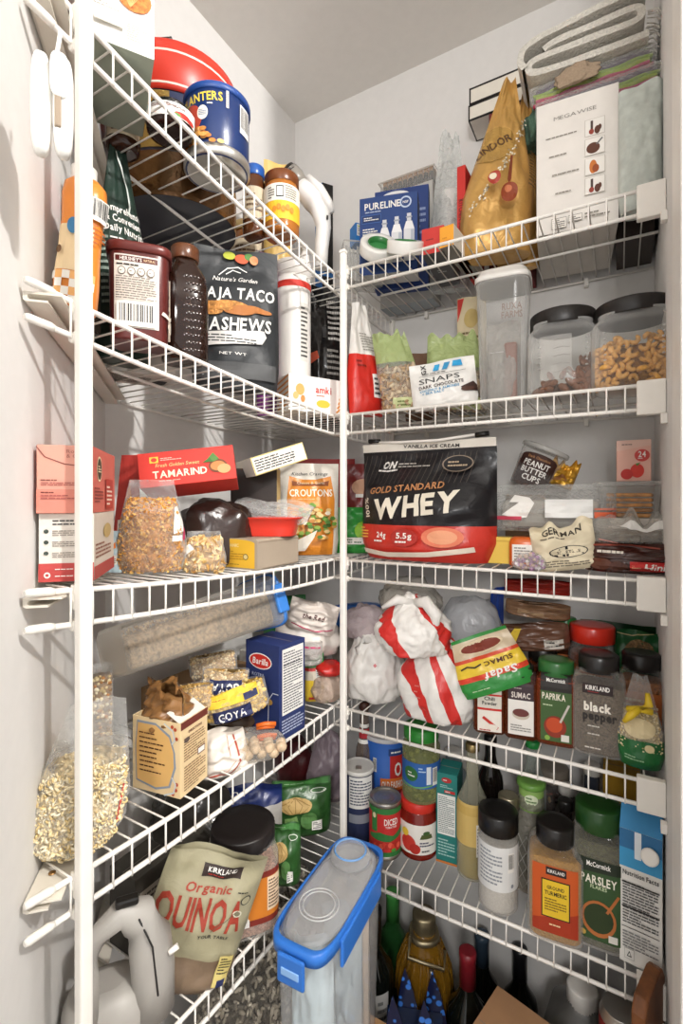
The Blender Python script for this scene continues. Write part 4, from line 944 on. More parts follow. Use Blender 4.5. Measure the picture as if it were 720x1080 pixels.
# red tamarind carton on a dark date bag
P=at(228,545,.80); P.z=CAMZ+zl(3,P.y)+.005
lump('date_bag','clear bag of dark dates under the red carton','bag',P+Vector((-.012,.012,0)),facing(P),(.062,.04,.066),M('33241f','film',rough=.25),seed=4,amp=.2,sq=2.6)
P=at(203,516,.745)
t,pr=carton('tamarind_box','red tamarind carton propped on the dark date bag','box',P,facing(P,-6),W(94,.745),.075,.052,M('d0352a'),side=M('a3281f'),topm=M('b52c22'),ry=-7,rx=-12)
q=Pf(pr('F'),W(94,.745),.052); q.t('TAMARIND',-.08,.34,.2,M('f2e6cc'),w=.56).t('Fresh Golden Sweet',-.10,.60,.10,M('efd18a'),w=.45,shear=.2,bold=0).r(-.38,.68,-.29,.86,M('e8c34a')).e(-.335,.77,.03,.06,M('d0352a')).l(-.27,.72,-.05,.82,2,M('f0c4b4')).l(-.3,.12,.1,.17,1,M('f0b4a4'))
q.e(.32,.42,.1,.2,M('6e3a1e')).e(.32,.42,.08,.14,M('b87a42')).e(.38,.32,.07,.14,M('c99a68')).p([(.2,.6),(.28,.82),(.34,.62),(.28,.55)],M('4d7a35')).p([(.16,.55),(.24,.68),(.27,.55)],M('3d6a2c')); q.done(t)
# tilted carton with nutrition panel
P=at(262,520,.93)
t,pr=carton('noodle_box','tilted pale yellow carton showing its nutrition panel on the end','box',P,facing(P,-58),.10,.11,.032,M('d9c47c'),side=M('e9e4da'),topm=M('cdb878'),ry=0,rx=0)
t.matrix_basis=Matrix.Translation(at(288,495,.90))@Matrix.Rotation(facing(P,14),4,'Z')@Matrix.Rotation(math.radians(-19),4,'Y')
q=Pf(pr('F'),.10,.032); q.r(-.48,.06,.48,.94,M('e9e4da')).l(-.45,.15,.3,.85,5,INK,3).line([(-.1,.1),(-.1,.9)],.006,INK).line([(.25,.1),(.25,.9)],.006,INK); q.done(t)
P=at(270,512,.915); P.z=CAMZ+zl(3,P.y)+.005
t,pr=carton('biscuit_box','black and gold biscuit carton supporting the tilted noodle box','box',P,facing(P,-10),.085,.05,top(P,.89,494),M('2a211d'),side=M('c9b27a'),topm=M('bda76e'))
q=Pf(pr('F'),.075,.07); q.r(-.5,.78,.5,.98,M('d9c48a')).l(-.4,.82,.4,.94,2,M('7a6230')).r(-.1,.2,.1,.6,M('4a3a30')); q.done(t)
# purple packet and blue carton
P,d=spot('L',3,292,.15)
Pouch('purple_packet','small purple packet between the tilted carton and the croutons','packet',P,facing(P),W(26,d),top(P,d,492),.02,M('5a2f7a','film'),seed=3)
P,d=spot('L',3,279,.12)
t,pr=carton('gum_box','small pale blue carton behind the red tray','box',P,facing(P,6),W(30,d),.03,top(P,d,522),M('a9c3cd')); q=Pf(pr('F'),W(30,d),.06); q.e(.25,.85,.14,.1,M('e9b93a')).l(-.4,.75,.1,.92,3,M('5a7a88')); q.done(t)
# yellow-ended cardboard tray carton with red plastic tray on it
P,d=spot('L',3,262,.088); h_=top(P,d-.02,562)
P=at(272,590,.83); P.z=CAMZ+zl(3,P.y)+.0045
t=thing('cardboard_carton','grey-beige cardboard carton with a rounded yellow end label','box',P,facing(P,-38)); w_,d_,h_=.088,.115,.049
b=MB(); b.prism([(-w_/2+.003,0),(w_/2-.003,0),(w_/2,.003),(w_/2,h_-.003),(w_/2-.003,h_),(-w_/2+.003,h_),(-w_/2,h_-.003),(-w_/2,.003)],-d_/2,d_/2,M('a89a88')); b.build('carton_body',t)
q=Pf(Pr(lambda u,v,e:(u,-d_/2-e,v)),w_,h_); q.r(-.47,.06,.44,.86,M('e6b533')).e(-.02,.86,.46,.12,M('e6b533'),a0=0,a1=PI).l(-.35,.3,.2,.62,4,M('b5831c')).t('ORGANIC',-.12,.78,.1,M('f4e2a8'),w=.4).e(.24,.42,.06,.1,M('6a5320')).e(.24,.42,.045,.075,M('d9c68a')).l(-.38,.14,.1,.24,2,M('8a6a1c')); q.done(t)
q=Pf(Pr(lambda u,v,e:(w_/2+e,u,v)),d_,h_); q.line([(-.48,.9),(.48,.9)],.01,M('8c7e6c')); q.done(t)
Pt=P+Vector((0.005,.02,h_+.0008))
t=thing('red_food_tray','shiny red plastic food tray resting on the cardboard carton','tray',Pt,facing(Pt,-14)); RP=M('d23a2c','gloss',rough=.22)
b=MB(); n=40
def trayf(u,v):
    a=2*PI*u; r=[1.0,1.02,1.06,1.2,1.26,1.26][int(v*5+.5)]; z=[0,.002,.012,.028,.029,.032][int(v*5+.5)]; x,y=sect(a,4)
    k=1+(.012 if v>.6 else 0)*math.cos(a*24); return(x*.048*r*k,y*.030*r*k,z)
b.grid(trayf,96,5,RP,True,wrap=True); b.lathe([(.047,.0),(.047,.0006)],RP,40,4,.62); b.build('tray_body',t)
cut_pouch(t,.14,.075,.02,FILM,'film_cover',(0.0,-.012,.030),seed=6,wr=.006).b.rotation_euler=(math.radians(-66),math.radians(8),0)
# small nut bag in front
P,d=spot('L',3,215,.045); w_,h=W(46,d),top(P,d,560)
p=Pouch('peanut_bag','small clear bag of pale sliced nuts by the yellow label','bag',P,facing(P,-4),w_,h,.04,FILM,seed=12,wr=.004,topw=.72,flat=.5,botw=.9)
packgrains(p,260,5,.85,'flake',.0048,['dcbd84','c9a262','ecd6a8','b98c4a'],'nuts','b58e52',(.6,.95))
q=fp(p); q.p([(-.42,.4),(-.2,.58),(-.3,.7),(-.45,.6)],WT); q.done(p.t)
# crouton bag
P,d=spot('L',3,326,.075); w_,h=W(62,d),top(P,d,489)
p=Pouch('crouton_bag','white and orange crouton bag with a salad picture','bag',P,facing(P,4),w_,h,.06,M('e8e2d6','film'),seed=15,wr=.004,seal=.05,topt=.12)
OG=M('dc8a2c','film'); q=fp(p)
q.p([(-.36,.0),(-.38,.62),(-.34,.86),(-.1,.82),(.1,.82),(.36,.86),(.42,.6),(.38,.0)],OG)
q.p([(-.3,.81),(-.1,.775),(.12,.775),(.33,.81),(.31,.75),(-.29,.75)],M('8a4a22')).t('Cheese & Garlic',.02,.785,.028,M('f0e0c0'),w=.46,bold=0).t('CROUTONS',.02,.675,.075,M('f6efe0'),w=.72)
q.t('Kitchen Cravings',.0,.885,.035,M('2a2a2a'),w=.6,shear=.25,bold=0).l(-.2,.6,.3,.615,1,M('f0d0a0'))
for k in range(80):
    a,r_=R_.uniform(0,6.3),R_.random()**.5; q.e(.06+.36*r_*math.cos(a),.36+.2*r_*math.sin(a),.05,.022,M(R_.choice(['6f9a3c','4d7a2c','e6c98a','d9a85a','e9e2c8','8fb04a','c98a45'])),n=6)
q.p([(-.36,.05),(-.1,.06),(.05,.2),(.1,.28),(-.02,.24),(-.3,.15)],M('efe8da')); q.done(p.t)
P,d=spot('L',3,338,.165)
p=Pouch('red_cracker_bag','red bag standing behind the crouton bag','bag',P,facing(P),W(72,d),top(P,d,484),.05,M('b52a24','film'),seed=16,wr=.004)
# green bag in the corner
P,d=spot('R',3,367,.10); P.x=-.50
p=Pouch('green_bag','bright green crinkled bag behind the corner pole','bag',P,facing(P),W(50,d),top(P,d,535),.05,M('2f8f3a','film'),seed=19,wr=.007)
q=fp(p); q.e(.2,.5,.2,.2,M('8fc23e')).r(-.3,.2,.2,.35,WT).l(-.25,.22,.15,.33,2,M('2a5a2a')); q.done(p.t)
P,d=spot('R',3,366,.20); P.x=-.53
p=Pouch('dark_red_packet','dark red packet standing in the corner behind the green bag','packet',P,facing(P),W(40,d),top(P,d,490),.04,M('7e2320','film'),seed=20,wr=.004)
q=fp(p); q.e(0,.72,.3,.1,M('d9a98a')).r(-.2,.6,.2,.64,WT); q.done(p.t)
# ================================================================ third shelf, back wall
# protein bag with bag clip
P,d=spot('R',3,449,.062); w_,h=W(146,d),top(P,d,466)
p=Pouch('protein_bag','large black and red protein powder bag with white lettering','bag',P,facing(P,-20),w_,h,.125,M('17161a','film',rough=.3),back=M('121114','film',rough=.25),zones=[(0,.30,M('cf3a2e','film')),(.93,1.1,M('e3ddd2','film'))],seed=23,wr=.006,seal=.10,botw=.9,flat=.42,nu=40,nv=44,topw=1.0)
q=fp(p); q.t('WHEY',-.02,.46,.16,M('ece4d2'),w=.62,rot=6,bold=2,shear=.08).t('100%',-.40,.44,.05,M('ece4d2'),rot=96,w=.14).t('GOLD STANDARD',-.10,.605,.055,M('c58a5a'),w=.56,rot=4,bold=1)
q.t('ON',-.28,.81,.06,WT,w=.11,shear=.3,bold=2).line([(-.36,.765),(-.28,.755),(-.2,.765)],.012,WT).l(-.2,.78,.05,.83,2,M('b9b4ac')).t('VANILLA ICE CREAM',.04,.962,.028,M('2a2624'),w=.42,rot=-2)
for k in range(22): q.line([(-.46+.04*k,.9),(-.46+.04*k-.05,.64)],.003,M('5a5048')) if k<22 else None
q.e(.25,.80,.11,.07,M('8a7a6a')).e(.25,.80,.10,.063,M('17161a')).l(.18,.77,.32,.83,2,M('b9a48a'))
q.line([(-.42,.07),(-.2,.05),(.1,.07),(.4,.12)],.035,M('e6d9c8')).e(.2,.21,.14,.08,M('e07a5a')).e(.2,.21,.1,.055,M('e8a07a')).e(-.06,.2,.1,.07,M('b02a20')).t('24g',-.24,.215,.045,WT,w=.08).t('5.5g',-.06,.215,.045,WT,w=.11).l(-.3,.15,-.17,.18,1,WT).l(-.12,.15,.02,.18,1,WT).l(-.44,.18,-.36,.28,4,M('e8b04a')); q.done(p.t)
tc=thing('bag_clip','white rod bag clip with black ends along the protein bag top','clip',P+Vector((0,-.004,h+.0045)),facing(P,-20))
MB().tube([(-w_*.42,0,.0),(-w_*.2,-.004,-.003),(w_*.1,-.004,-.004),(w_*.42,0,.004)],.0027,WIRE,8).build('rod',tc)
for sx in(-1,1): MB().tube([(sx*w_*.36,0,.0015),(sx*w_*.45,0,.003)],.0048,BLACK,8).build('end_clamp',tc)
# cups, packets and boxes at the right
P,d=spot('R',3,553,.15); P=at(556,515,.955)
t=thing('chocolate_cup_tub','clear tilted tub of peanut butter cups with a brown label','tub',P,facing(P,-4)); t.matrix_basis=Matrix.Translation(P)@Matrix.Rotation(facing(P,-4),4,'Z')@Matrix.Rotation(math.radians(24),4,'Y')
MB().lathe([(.034,0),(.036,.003),(.042,.075),(.043,.078)],CLEAR,36).build('tub_body',t); MB().lathe([(.043,.076),(.045,.077),(.045,.083),(.043,.085)],M('dcdad5','frost',op=.55),36).build('lid',t)
MB().lathe([(.033,.002),(.037,.05),(.02,.055)],M('6a3a20','grain',sc=60),24).build('chocolates',t)
jq=Jar('x','x','x',(0,0,0),0,[(.0345,0),(.0425,.078)],CLEAR); q=fj(jq,.085,.08); q.r(-.44,.1,.44,.72,M('3c1f16')).e(0,.72,.44,.12,M('3c1f16'),a0=0,a1=PI).t('Dark Chocolate',0,.74,.06,M('c9905a'),w=.5,bold=0).t('PEANUT',0,.59,.13,WT,w=.58).t('BUTTER',0,.42,.13,WT,w=.58).t('CUPS',0,.25,.13,WT,w=.4).line([(-.46,.1),(-.46,.72)],.02,M('8a5a48')); o_=q.done(jq.t); o_.parent=t; bpy.data.objects.remove(jq.b); bpy.data.objects.remove(jq.t)
P,d=spot('R',3,556,.175)
t,pr=carton('support_carton','brown carton hidden under the tilted peanut butter cup tub','box',P,0,.07,.07,top(P,d,522),M('8a6a4a')); 
P=at(588,513,.93)
p=Pouch('chip_packet','crumpled yellow snack packet beside the peanut butter cups','packet',P,facing(P,8),.05,.045,.03,M('d9a53a','foil'),seed=31,wr=.008,ry=20,jag=.02)
q=fp(p); q.p([(-.3,.2),(.0,.6),(.2,.3)],M('8a5a2c')); q.done(p.t)
# zip bag with white arrow print lying on the pile
P=at(578,560,.86)
p=Pouch('freezer_bag','clear freezer bag with white label block and red stripe','bag',P,facing(P,-2),W(125,.86),.082,.07,M('e9e9e6','clear',op=.13,edge=.7,rough=.12,bump=1.0,sc=40),seed=33,wr=.005,topt=.3)
q=fp(p); q.p([(-.36,.35),(-.22,.62),(-.3,.62),(-.26,.78),(-.14,.72),(-.1,.6),(-.16,.3),(-.24,.28)],WT).r(-.02,.3,.33,.68,M('efefec')).r(.34,.30,.5,.42,M('d9623c')).r(.34,.46,.5,.5,M('d9826c')).r(-.48,.24,-.2,.32,M('c9445a')); q.done(p.t)
MB().box((0,.01,.03),(.16,.03,.05),M('b5aea3','film')).build('contents',p.t,bev=.01)
# clear deli container with crackers
P,d=spot('R',3,664,.135); z=top(P,d,546); 
t,pr=carton('low_carton','plain white carton under the deli container','box',P,0,.10,.09,z,M('c9c2b8'))
P=P+Vector((0,0,z+.0006)); t=thing('deli_container','clear lidded container holding square crackers','container',P,facing(P,-4)); wd=.085
MB().lathe([(wd*.48,0),(wd*.5,.002),(wd*.56,.052),(wd*.57,.053)],CLEAR,40,5,.8).build('container_body',t)
MB().lathe([(wd*.57,.053),(wd*.63,.054),(wd*.63,.058),(wd*.6,.060),(wd*.5,.0585)],M('f0f0ee','clear',op=.16,edge=.7),40,5,.8).build('lid',t)
for k in range(5): MB().box((0,0,.004+.0085*k),(.066,.055,.006),M(('c98a3c','b87a30')[k%2],'grain',sc=90)).build('cracker',t,bev=.002)
P2=P+Vector((.005,.005,.0615))
t,pr=carton('tea_box','small pink strawberry tea box standing on the deli container','box',P2,facing(P2,3),W(31,.83),.025,top(P2,.82,464),M('e8b5a4'),topm=M('f0d2c4')); w_,h_=W(31,.83),top(P2,.82,464)
q=Pf(pr('F'),w_,h_); q.p([(-.5,.74),(-.5,1),(.5,1),(.5,.86)],M('e9c3b4')).e(.24,.62,.22,.15,M('c8403a')).t('24',.24,.65,.14,WT,w=.22).l(.12,.53,.36,.57,1,WT).e(.1,.25,.2,.17,M('d2382c')).e(-.2,.17,.18,.13,M('c2302a')).p([(.05,.42),(.2,.45),(.1,.36)],M('4d8a3a')).l(-.35,.86,.2,.93,1,M('9a7a70')); q.done(t)
# yellow box and orange pill bottle
P,d=spot('R',3,530,.075); t,pr=carton('yellow_box','small yellow box behind the protein bag corner','box',P,facing(P,-6),W(28,d),.03,top(P,d,566),M('e6c552')); q=Pf(pr('F'),W(28,d),.05); q.line([(-.4,.8),(.4,.8)],.03,M('c9a23a')); q.done(t)
P,d=spot('R',3,553,.055); r=W(15.5,d); h=top(P,d,566)
j=Jar('pill_bottle','orange bottle with a white label beside the yellow box','bottle',P,facing(P),[(r*.95,0),(r,.002),(r,h*.8),(r*.9,h*.92),(r*.7,h)],M('d9651f','gloss'),ex=3,ky=.7)
q=fj(j,2*r,h); q.r(-.4,.15,.45,.75,WT).l(-.33,.2,.35,.68,5,M('8a8680')); q.done(j.t)
# cream noodle packet, foil sweets, zip bag, chocolate bag
P=at(598,604,.80); P.z=CAMZ+ZR[2]+.0045
p=Pouch('noodle_packet','crumpled cream packet with black lettering on the shelf edge','packet',P,facing(P,4),W(62,.80),.072,.055,M('dfd3b6'),seed=35,wr=.007,ry=-9,jag=.015,topt=.2)
q=fp(p); q.t('GERMAN',.0,.84,.12,M('3a3226'),w=.62).l(-.35,.7,.35,.75,1,M('5a5040')).e(.05,.42,.3,.13,INK).e(.05,.42,.28,.115,M('dfd3b6')).t('SPAETZLE',.05,.42,.06,M('3a3226'),w=.36).l(-.35,.1,.35,.25,3,M('6a6050')); q.done(p.t)
P=at(596,563,.87)
p=Pouch('pasta_nest_bag','clear bag of pale dry pasta behind the cream packet','bag',P-Vector((0,0,.03)),facing(P),W(64,.87),.062,.05,FILM,seed=36,wr=.006,topt=.3); packgrains(p,160,2,.8,'stick',.0022,['d8b56a','c9a252','e6cc90'],'dry_pasta','b8924a')
P,d=spot('R',3,558,.018)
t,fn=lump('sweets_bag','small clear bag of pink and violet wrapped sweets','bag',P,0,(.026,.014,.016),FILM,seed=7,amp=.2,flat=.5)
scatter('sweets',t,blobpts(fn,60,4,.8),'dot',.0036,[M('c9a2c4','gloss'),M('e6e0e4','gloss'),M('b589b0','gloss'),M('d8b8a8','gloss')],4)
P=at(664,586,.79)
p=Pouch('zip_bag','clear zip bag with a red zipper strip on the chocolate bag','bag',P,facing(P,2),W(96,.79),.062,.07,M('dedbd4','clear',op=.2,edge=.7,rough=.14,bump=1.0,sc=45),seed=38,wr=.007,topw=.8,topt=.35,jag=.03)
q=fp(p); q.line([(-.34,.32),(-.1,.1),(.15,.08),(.48,.24)],.055,M('c9383c')).line([(-.3,.45),(0,.3),(.45,.36)],.012,M('c98a80')).p([(-.1,.8),(.25,.82),(.38,.95),(.34,.7),(.0,.66)],M('ecebe6')); q.done(p.t)
MB().box((0,.012,.026),(.11,.028,.04),M('7a6a58','grain',sc=60)).build('contents',p.t,bev=.012)
P=at(664,609,.765); P.z=CAMZ+ZR[2]+.0045
p=Pouch('chocolate_mini_bag','dark brown and red bag of mini chocolates at the shelf end','bag',P,facing(P,0),W(88,.765),.046,.07,M('3a1c16','film',rough=.25),seed=39,wr=.006,topt=.55,botw=.95)
q=fp(p); q.t('MILKA',-.18,.72,.16,M('e6ded2'),w=.3,shear=.2) if False else q.l(-.34,.62,-.04,.8,1,M('e6ded2'),2).r(.0,.12,.42,.42,M('c22a28')).t('Mini',.24,.27,.2,WT,w=.2,shear=.2).l(.02,.2,.11,.34,2,M('f0c9a0')).line([(-.45,.9),(.0,.95),(.3,.85)],.02,M('8a3a2a')).e(-.3,.3,.12,.2,M('5a3020')).e(-.12,.25,.1,.16,M('4c281c')); q.done(p.t)
# ================================================================ fourth shelf, left wall
# big clear storage box of grain lying tilted across the back of the shelf
a=at(122,712,.66); c=at(283,655,.88); ax=(c-a); ln=ax.length
t=thing('storage_box','large translucent storage box of grain lying tilted with a blue latch end','container',a)
yy=ax.normalized(); xx=yy.cross(Vector((0,0,1))).normalized(); zz=xx.cross(yy)
t.matrix_basis=Matrix.Translation(a)@Matrix((xx,yy,zz)).transposed().to_4x4()@Matrix.Rotation(math.radians(-18),4,'Y')
def loft(secs,m,nm,parent,n=32,ex=5,cap=True,kind=None):
    b=MB()
    for (y,rx_,rz_,cz) in secs:
        for i in range(n):
            x,z=sect(2*PI*i/n,ex); b.v.append((x*rx_,y,z*rz_+cz))
    for j in range(len(secs)-1):
        for i in range(n): b.f.append((j*n+i,j*n+(i+1)%n,(j+1)*n+(i+1)%n,(j+1)*n+i)); b.m.append(b.mi(m)); b.sm.append(True)
    if cap:
        b.f.append(tuple(range(n))[::-1]); b.m.append(0); b.sm.append(False); k=(len(secs)-1)*n; b.f.append(tuple(k+i for i in range(n))); b.m.append(0); b.sm.append(False)
    return b.build(nm,parent,kind)
TB=M('e6e0d6','clear',op=.20,edge=.85,rough=.14)
loft([(0,.038,.028,.03),(.004,.044,.034,.03),(ln*.95,.052,.042,.034),(ln*.955,.056,.045,.034),(ln,.056,.045,.034)],TB,'box_body',t)
loft([(.006,.040,.024,.023),(ln*.9,.047,.030,.023)],M('a08a6c','grain',sc=170),'grain',t)
loft([(ln*.965,.058,.047,.034),(ln*.985,.059,.048,.034)],M('3a78c4','gloss'),'blue_seal',t)
MB().box((.058,ln*.965,.034),(.008,.024,.05),M('3a7fd0','gloss')).build('latch',t,bev=.003)
b=MB()
for k in range(220): pass
pts=[(R_.uniform(-.04,.04),R_.uniform(.02,ln*.88),.046+R_.uniform(-.004,.010)) for k in range(500)]
scatter('loose_grain',t,pts,'seed',.0016,[M('b89a70','matte'),M('cbb288','matte'),M('96795a','matte')],3)
# bag of pale puffed pasta at the near end
P=Vector((-.530,.327,CAMZ+zl(4,.327)+.0045)); d=.868*.327+.497*.53; w_=W(96,d); h=top(P,d,742)
p=Pouch('pasta_bag','large clear bag of pale curly dry pasta behind the near pole','bag',P,facing(P,-3),w_,h,.062,FILM,seed=41,wr=.007,topw=.55,seal=.2,flat=.55,botw=.55,topx=.22)
packgrains(p,1500,6,.60,'curl',.0019,['ecd8aa','f2e3bf','e2c88f','f4ead0'],'dry_pasta','ecd6a6',(.84,.99))
q=fp(p); q.line([(.40,.16),(.41,.42)],.02,M('c94a44')); q.done(p.t)
# multi-coloured bean bag behind the pole
P,d=spot('L',4,106,.12); p=Pouch('bean_bag','narrow clear bag of mixed speckled beans by the angled wall','bag',P,facing(P),W(24,d),top(P,d,700),.03,FILM,seed=42,wr=.003,topt=.4)
packgrains(p,300,8,.92,'dot',.0026,['d9c9a0','8a6a48','e6dcc0','c2a672','b5a27a','a8743c'],'beans','8a6a40',(.7,.97))
# open cream carton with ornate print
P=Vector((-.552,.478,CAMZ+zl(4,.478)+.0045)); rz=facing(P,50); w_,d_,h_=.058,.080,.100
t=thing('biscuit_box','open cream carton with ornate brown scroll print and bag sticking out','box',P,rz); b=MB(); cm=M('e6cda0'); dk=M('6a2c22')
for cc,ss in(((0,-d_/2,h_/2),(w_,.001,h_)),((0,d_/2,h_/2),(w_,.001,h_)),((-w_/2,0,h_/2),(.001,d_,h_)),((w_/2,0,h_/2),(.001,d_,h_)),((0,0,.0005),(w_,d_,.001))): b.box(cc,ss,cm)
b.build('carton_body',t)
fl=MB().box((0,0,.011),(w_*.96,.001,.024),M('e9e4da')); fl.xf(Matrix.Translation((0,-d_/2+.003,h_-.0005))@Matrix.Rotation(math.radians(-62),4,'X')); fl.build('open_flap',t)
q=Pf(Pr(lambda u,v,e:(u,-d_/2-.0005-e,v)),w_,h_); q.r(-.5,.9,.5,1,dk).t('DIRECTIONS',.02,.83,.035,dk,w=.5).l(-.4,.45,.4,.78,9,M('8a6a4a'),2).r(.1,.42,.38,.52,dk).r(.12,.435,.36,.505,WT).l(-.4,.06,.4,.40,9,M('8a6a4a'),5).e(-.3,.74,.1,.035,M('5a4a44')); q.done(t)
q=Pf(Pr(lambda u,v,e:(-w_/2-.0005-e,-u,v)),d_,h_)
q.p([(-.42,.12),(-.44,.6),(-.4,.95),(.0,.95),(.3,.82),(.4,.6),(.42,.4),(.3,.12),(.0,.05)],M('8a97a8')).p([(-.4,.14),(-.42,.6),(-.38,.92),(.0,.92),(.28,.79),(.37,.6),(.38,.4),(.27,.14),(.0,.08)],M('e0b26c'))
for k in range(9): q.l(-.34,.26+.065*k,.18+.1*math.sin(k/9*PI),.30+.065*k,1,M('5a3018'),k)
for x,y in((.42,.92),(.45,.8),(.36,.95),(.44,.12),(.38,.06),(.46,.2)): q.e(x,y,.03,.025,M('b5482c'))
q.line([(.2,.98),(.38,.9),(.42,.78),(.36,.72)],.025,M('c9d2d8')).line([(.2,.02),(.4,.08),(.44,.2),(.36,.28)],.025,M('c9d2d8')); q.done(t)
cut_pouch(t,w_*1.4,.06,.05,M('8a6238','film',rough=.3),'inner_bag',(0,.006,h_-.025),seed=44,wr=.009,topt=.5,jag=.02).b.rotation_euler=(0,0,math.radians(70))
# goya bean bags piled
def beanbag(px,py,d,rz,w,l,th,cols,core,lab,word,tm,wc,ry,seed,mat=None,da=0,size=.0024):
    P=at(px,py,d); p=Pouch('bean_packet',lab,'packet',P,facing(P,da),w,l,th,FILM if mat is None else mat,seed=seed,wr=.004,topt=.45,ry=ry)
    if cols: packgrains(p,300,seed,.95,'dot',size,cols,'beans',core,(.7,.86),.03)
    q=fp(p)
    if tm: q.r(-.34,.24,.34,.72,M(tm)).t(word,0,.48,.3,M(wc),w=.58,rot=180 if da==1 else 0)
    q.done(p.t); return p
beanbag(236,733,.80,0,.075,.042,.05,['d9bd8a','c9a870','e6d2a8'],'b8955c','bean packet with an upside-down dark label in the middle of the pile','GOYA','1c2550','f2f0ea',6,51,da=1)
beanbag(226,712,.84,0,.08,.038,.045,['d8c096','c2a578','e2cfa6'],'b08d5a','plain packet of pale beans on top of the bean pile','',None,'',-6,52)
beanbag(206,752,.76,0,.055,.045,.05,['d9b87a','c9a262'],'b8904a','bean packet with a yellow and orange patch beside the open carton','',None,'',0,53)
P=at(252,752,.78); p=Pouch('bean_packet','yellow chickpea packet with a bold navy label lying on the pile','packet',P,facing(P,6),.102,.046,.055,FILM,seed=54,wr=.004,topt=.5,ry=-13)
packgrains(p,220,54,.95,'dot',.0034,['dcbc6a','ccaa58','e8d08c'],'chickpeas','c09a44',(.7,.86),.03)
q=fp(p); q.r(-.5,.6,.36,1.0,M('e6c53a')).r(-.38,.06,.2,.5,M('1c2550')).t('GOYA',-.1,.27,.26,WT,w=.42).l(-.45,.75,.1,.84,1,M('b5482c')).r(.12,.62,.34,.8,M('1c2550')).t('4 LB',.23,.71,.1,WT,w=.15) if False else q.r(-.5,.6,.36,1.0,M('e6c53a')).r(-.38,.06,.2,.5,M('1c2550')).t('GOYA',-.1,.27,.26,WT,w=.42).l(-.45,.75,.1,.84,1,M('b5482c')).r(.12,.62,.34,.8,M('1c2550')); q.done(p.t)
P,d=spot('L',4,218,.19)
t,pr=carton('brown_carton','plain brown carton holding up the bean packets at the back','box',P,PI/2,.20,.12,.07,M('9a7a55'))
P,d=spot('L',4,232,.11)
lump('dark_bag','dark clear bag at the bottom of the bean pile','bag',P,facing(P),(.06,.045,.03),M('4a3a2c','film',rough=.25),seed=5,amp=.2)
# white and red plastic packet and nut bag in front
P=at(238,813,.745); p=Pouch('rice_packet','white crinkled plastic packet with red piping over the pale nuts','packet',P,facing(P,-4),.078,.062,.045,M('e4dcd2','film',rough=.3),seed=55,wr=.007,topt=.4,ry=-12)
q=fp(p); q.line([(-.45,.12),(.15,.1),(.36,.3),(.3,.9)],.03,M('a8442c')).line([(-.45,.2),(.1,.18),(.28,.34)],.012,M('c98a70')).line([(.18,.9),(.2,.5)],.012,M('c98a70')); q.done(p.t)
P,d=spot('L',4,258,.020)
t,fn=lump('walnut_bag','clear bag of pale round nuts along the shelf edge','bag',P,facing(P),(.062,.03,.021),M('ece8e0','clear',op=.10,edge=.5,rough=.12,bump=.7),seed=6,amp=.14,sq=2.6,flat=.7)
rr=random.Random(9); nutm=None
for k in range(34):
    x=-.052+.0098*(k%12)+rr.uniform(-.002,.002); y=-.02+.012*(k//12)+rr.uniform(-.002,.002)
    if nutm is None:
        vs,fs=ico(2); o=MB().add([v*(.0082+.0012*noise.noise(v*2.2)) for v in vs],fs,M('cdb596','matte',var=.3,sc=120),True).build('hazelnut',None); nutm=o.data
    else: o=bpy.data.objects.new('hazelnut',nutm); COL.objects.link(o)
    o.matrix_world=Matrix.Translation(P)@Matrix.Rotation(facing(P),4,'Z')@Matrix.Translation((x,y,.011+.009*(k%2)))@Euler((rr.random()*6,rr.random()*6,0)).to_matrix().to_4x4()
    tag(o,'pale round nut in the clear bag along the shelf edge','nut','pale nuts in the clear bag')
# orange clips
for k,(px,py) in enumerate(((280,764),(281,776))):
    P=at(px,py,.775); t=thing('bag_clip',('upper','lower')[k]+' orange spring bag clip beside the blue pasta box','clip',P,facing(P)); om=M('dd6a24','gloss')
    MB().tube([(-.014,0,-.001),(0,-.002,.002),(.016,0,0)],.0036,om,8).build('clip_jaw',t); MB().tube([(-.014,.002,-.006),(0,0,-.004),(.014,.002,-.005)],.003,om,8).build('clip_handle',t)
# blue pasta box
P=Vector((-.528,.688,CAMZ+zl(4,.688)+.0045)); d=.868*.688+.497*.528; w_,d_=.078,.068; h_=top(P,d-.04,680)
rz=facing(P,-42); BL=M('1f2f63')
t,pr=carton('pasta_box','dark blue rotini pasta box with a red and white oval logo','box',P,rz,w_,d_,h_,BL,side=BL,topm=M('22326a'))
q=Pf(pr('F'),w_,h_); q.e(-.05,.80,.34,.085,WT,rot=0) if False else q.e(-.05,.80,.34,.085,WT).e(-.05,.80,.315,.074,M('c8281e')).t('Barilla',-.05,.80,.065,WT,w=.46,shear=.15).t('ROTINI',-.12,.655,.035,M('b9c2d8'),w=.34,bold=0)
for k in range(9): q.e(-.3+.07*k,.44+.02*(k%3)-.01*k,.07,.03,M(('c9a45a','e0c07a','b58c42')[k%3]))
q.line([(.2,.1),(.22,.42),(.34,.5),(.5,.5)],.02,M('c9ccd4')); q.done(t)
q=Pf(pr('R'),d_,h_); q.r(-.4,.26,.42,.95,M('ecebe6')).l(-.36,.28,.38,.92,22,M('5a5a60'),3).line([(-.36,.78),(.38,.78)],.02,INK).line([(-.36,.5),(.38,.5)],.012,INK).l(-.42,.06,.42,.22,5,M('b9c2d8'),6); q.done(t)
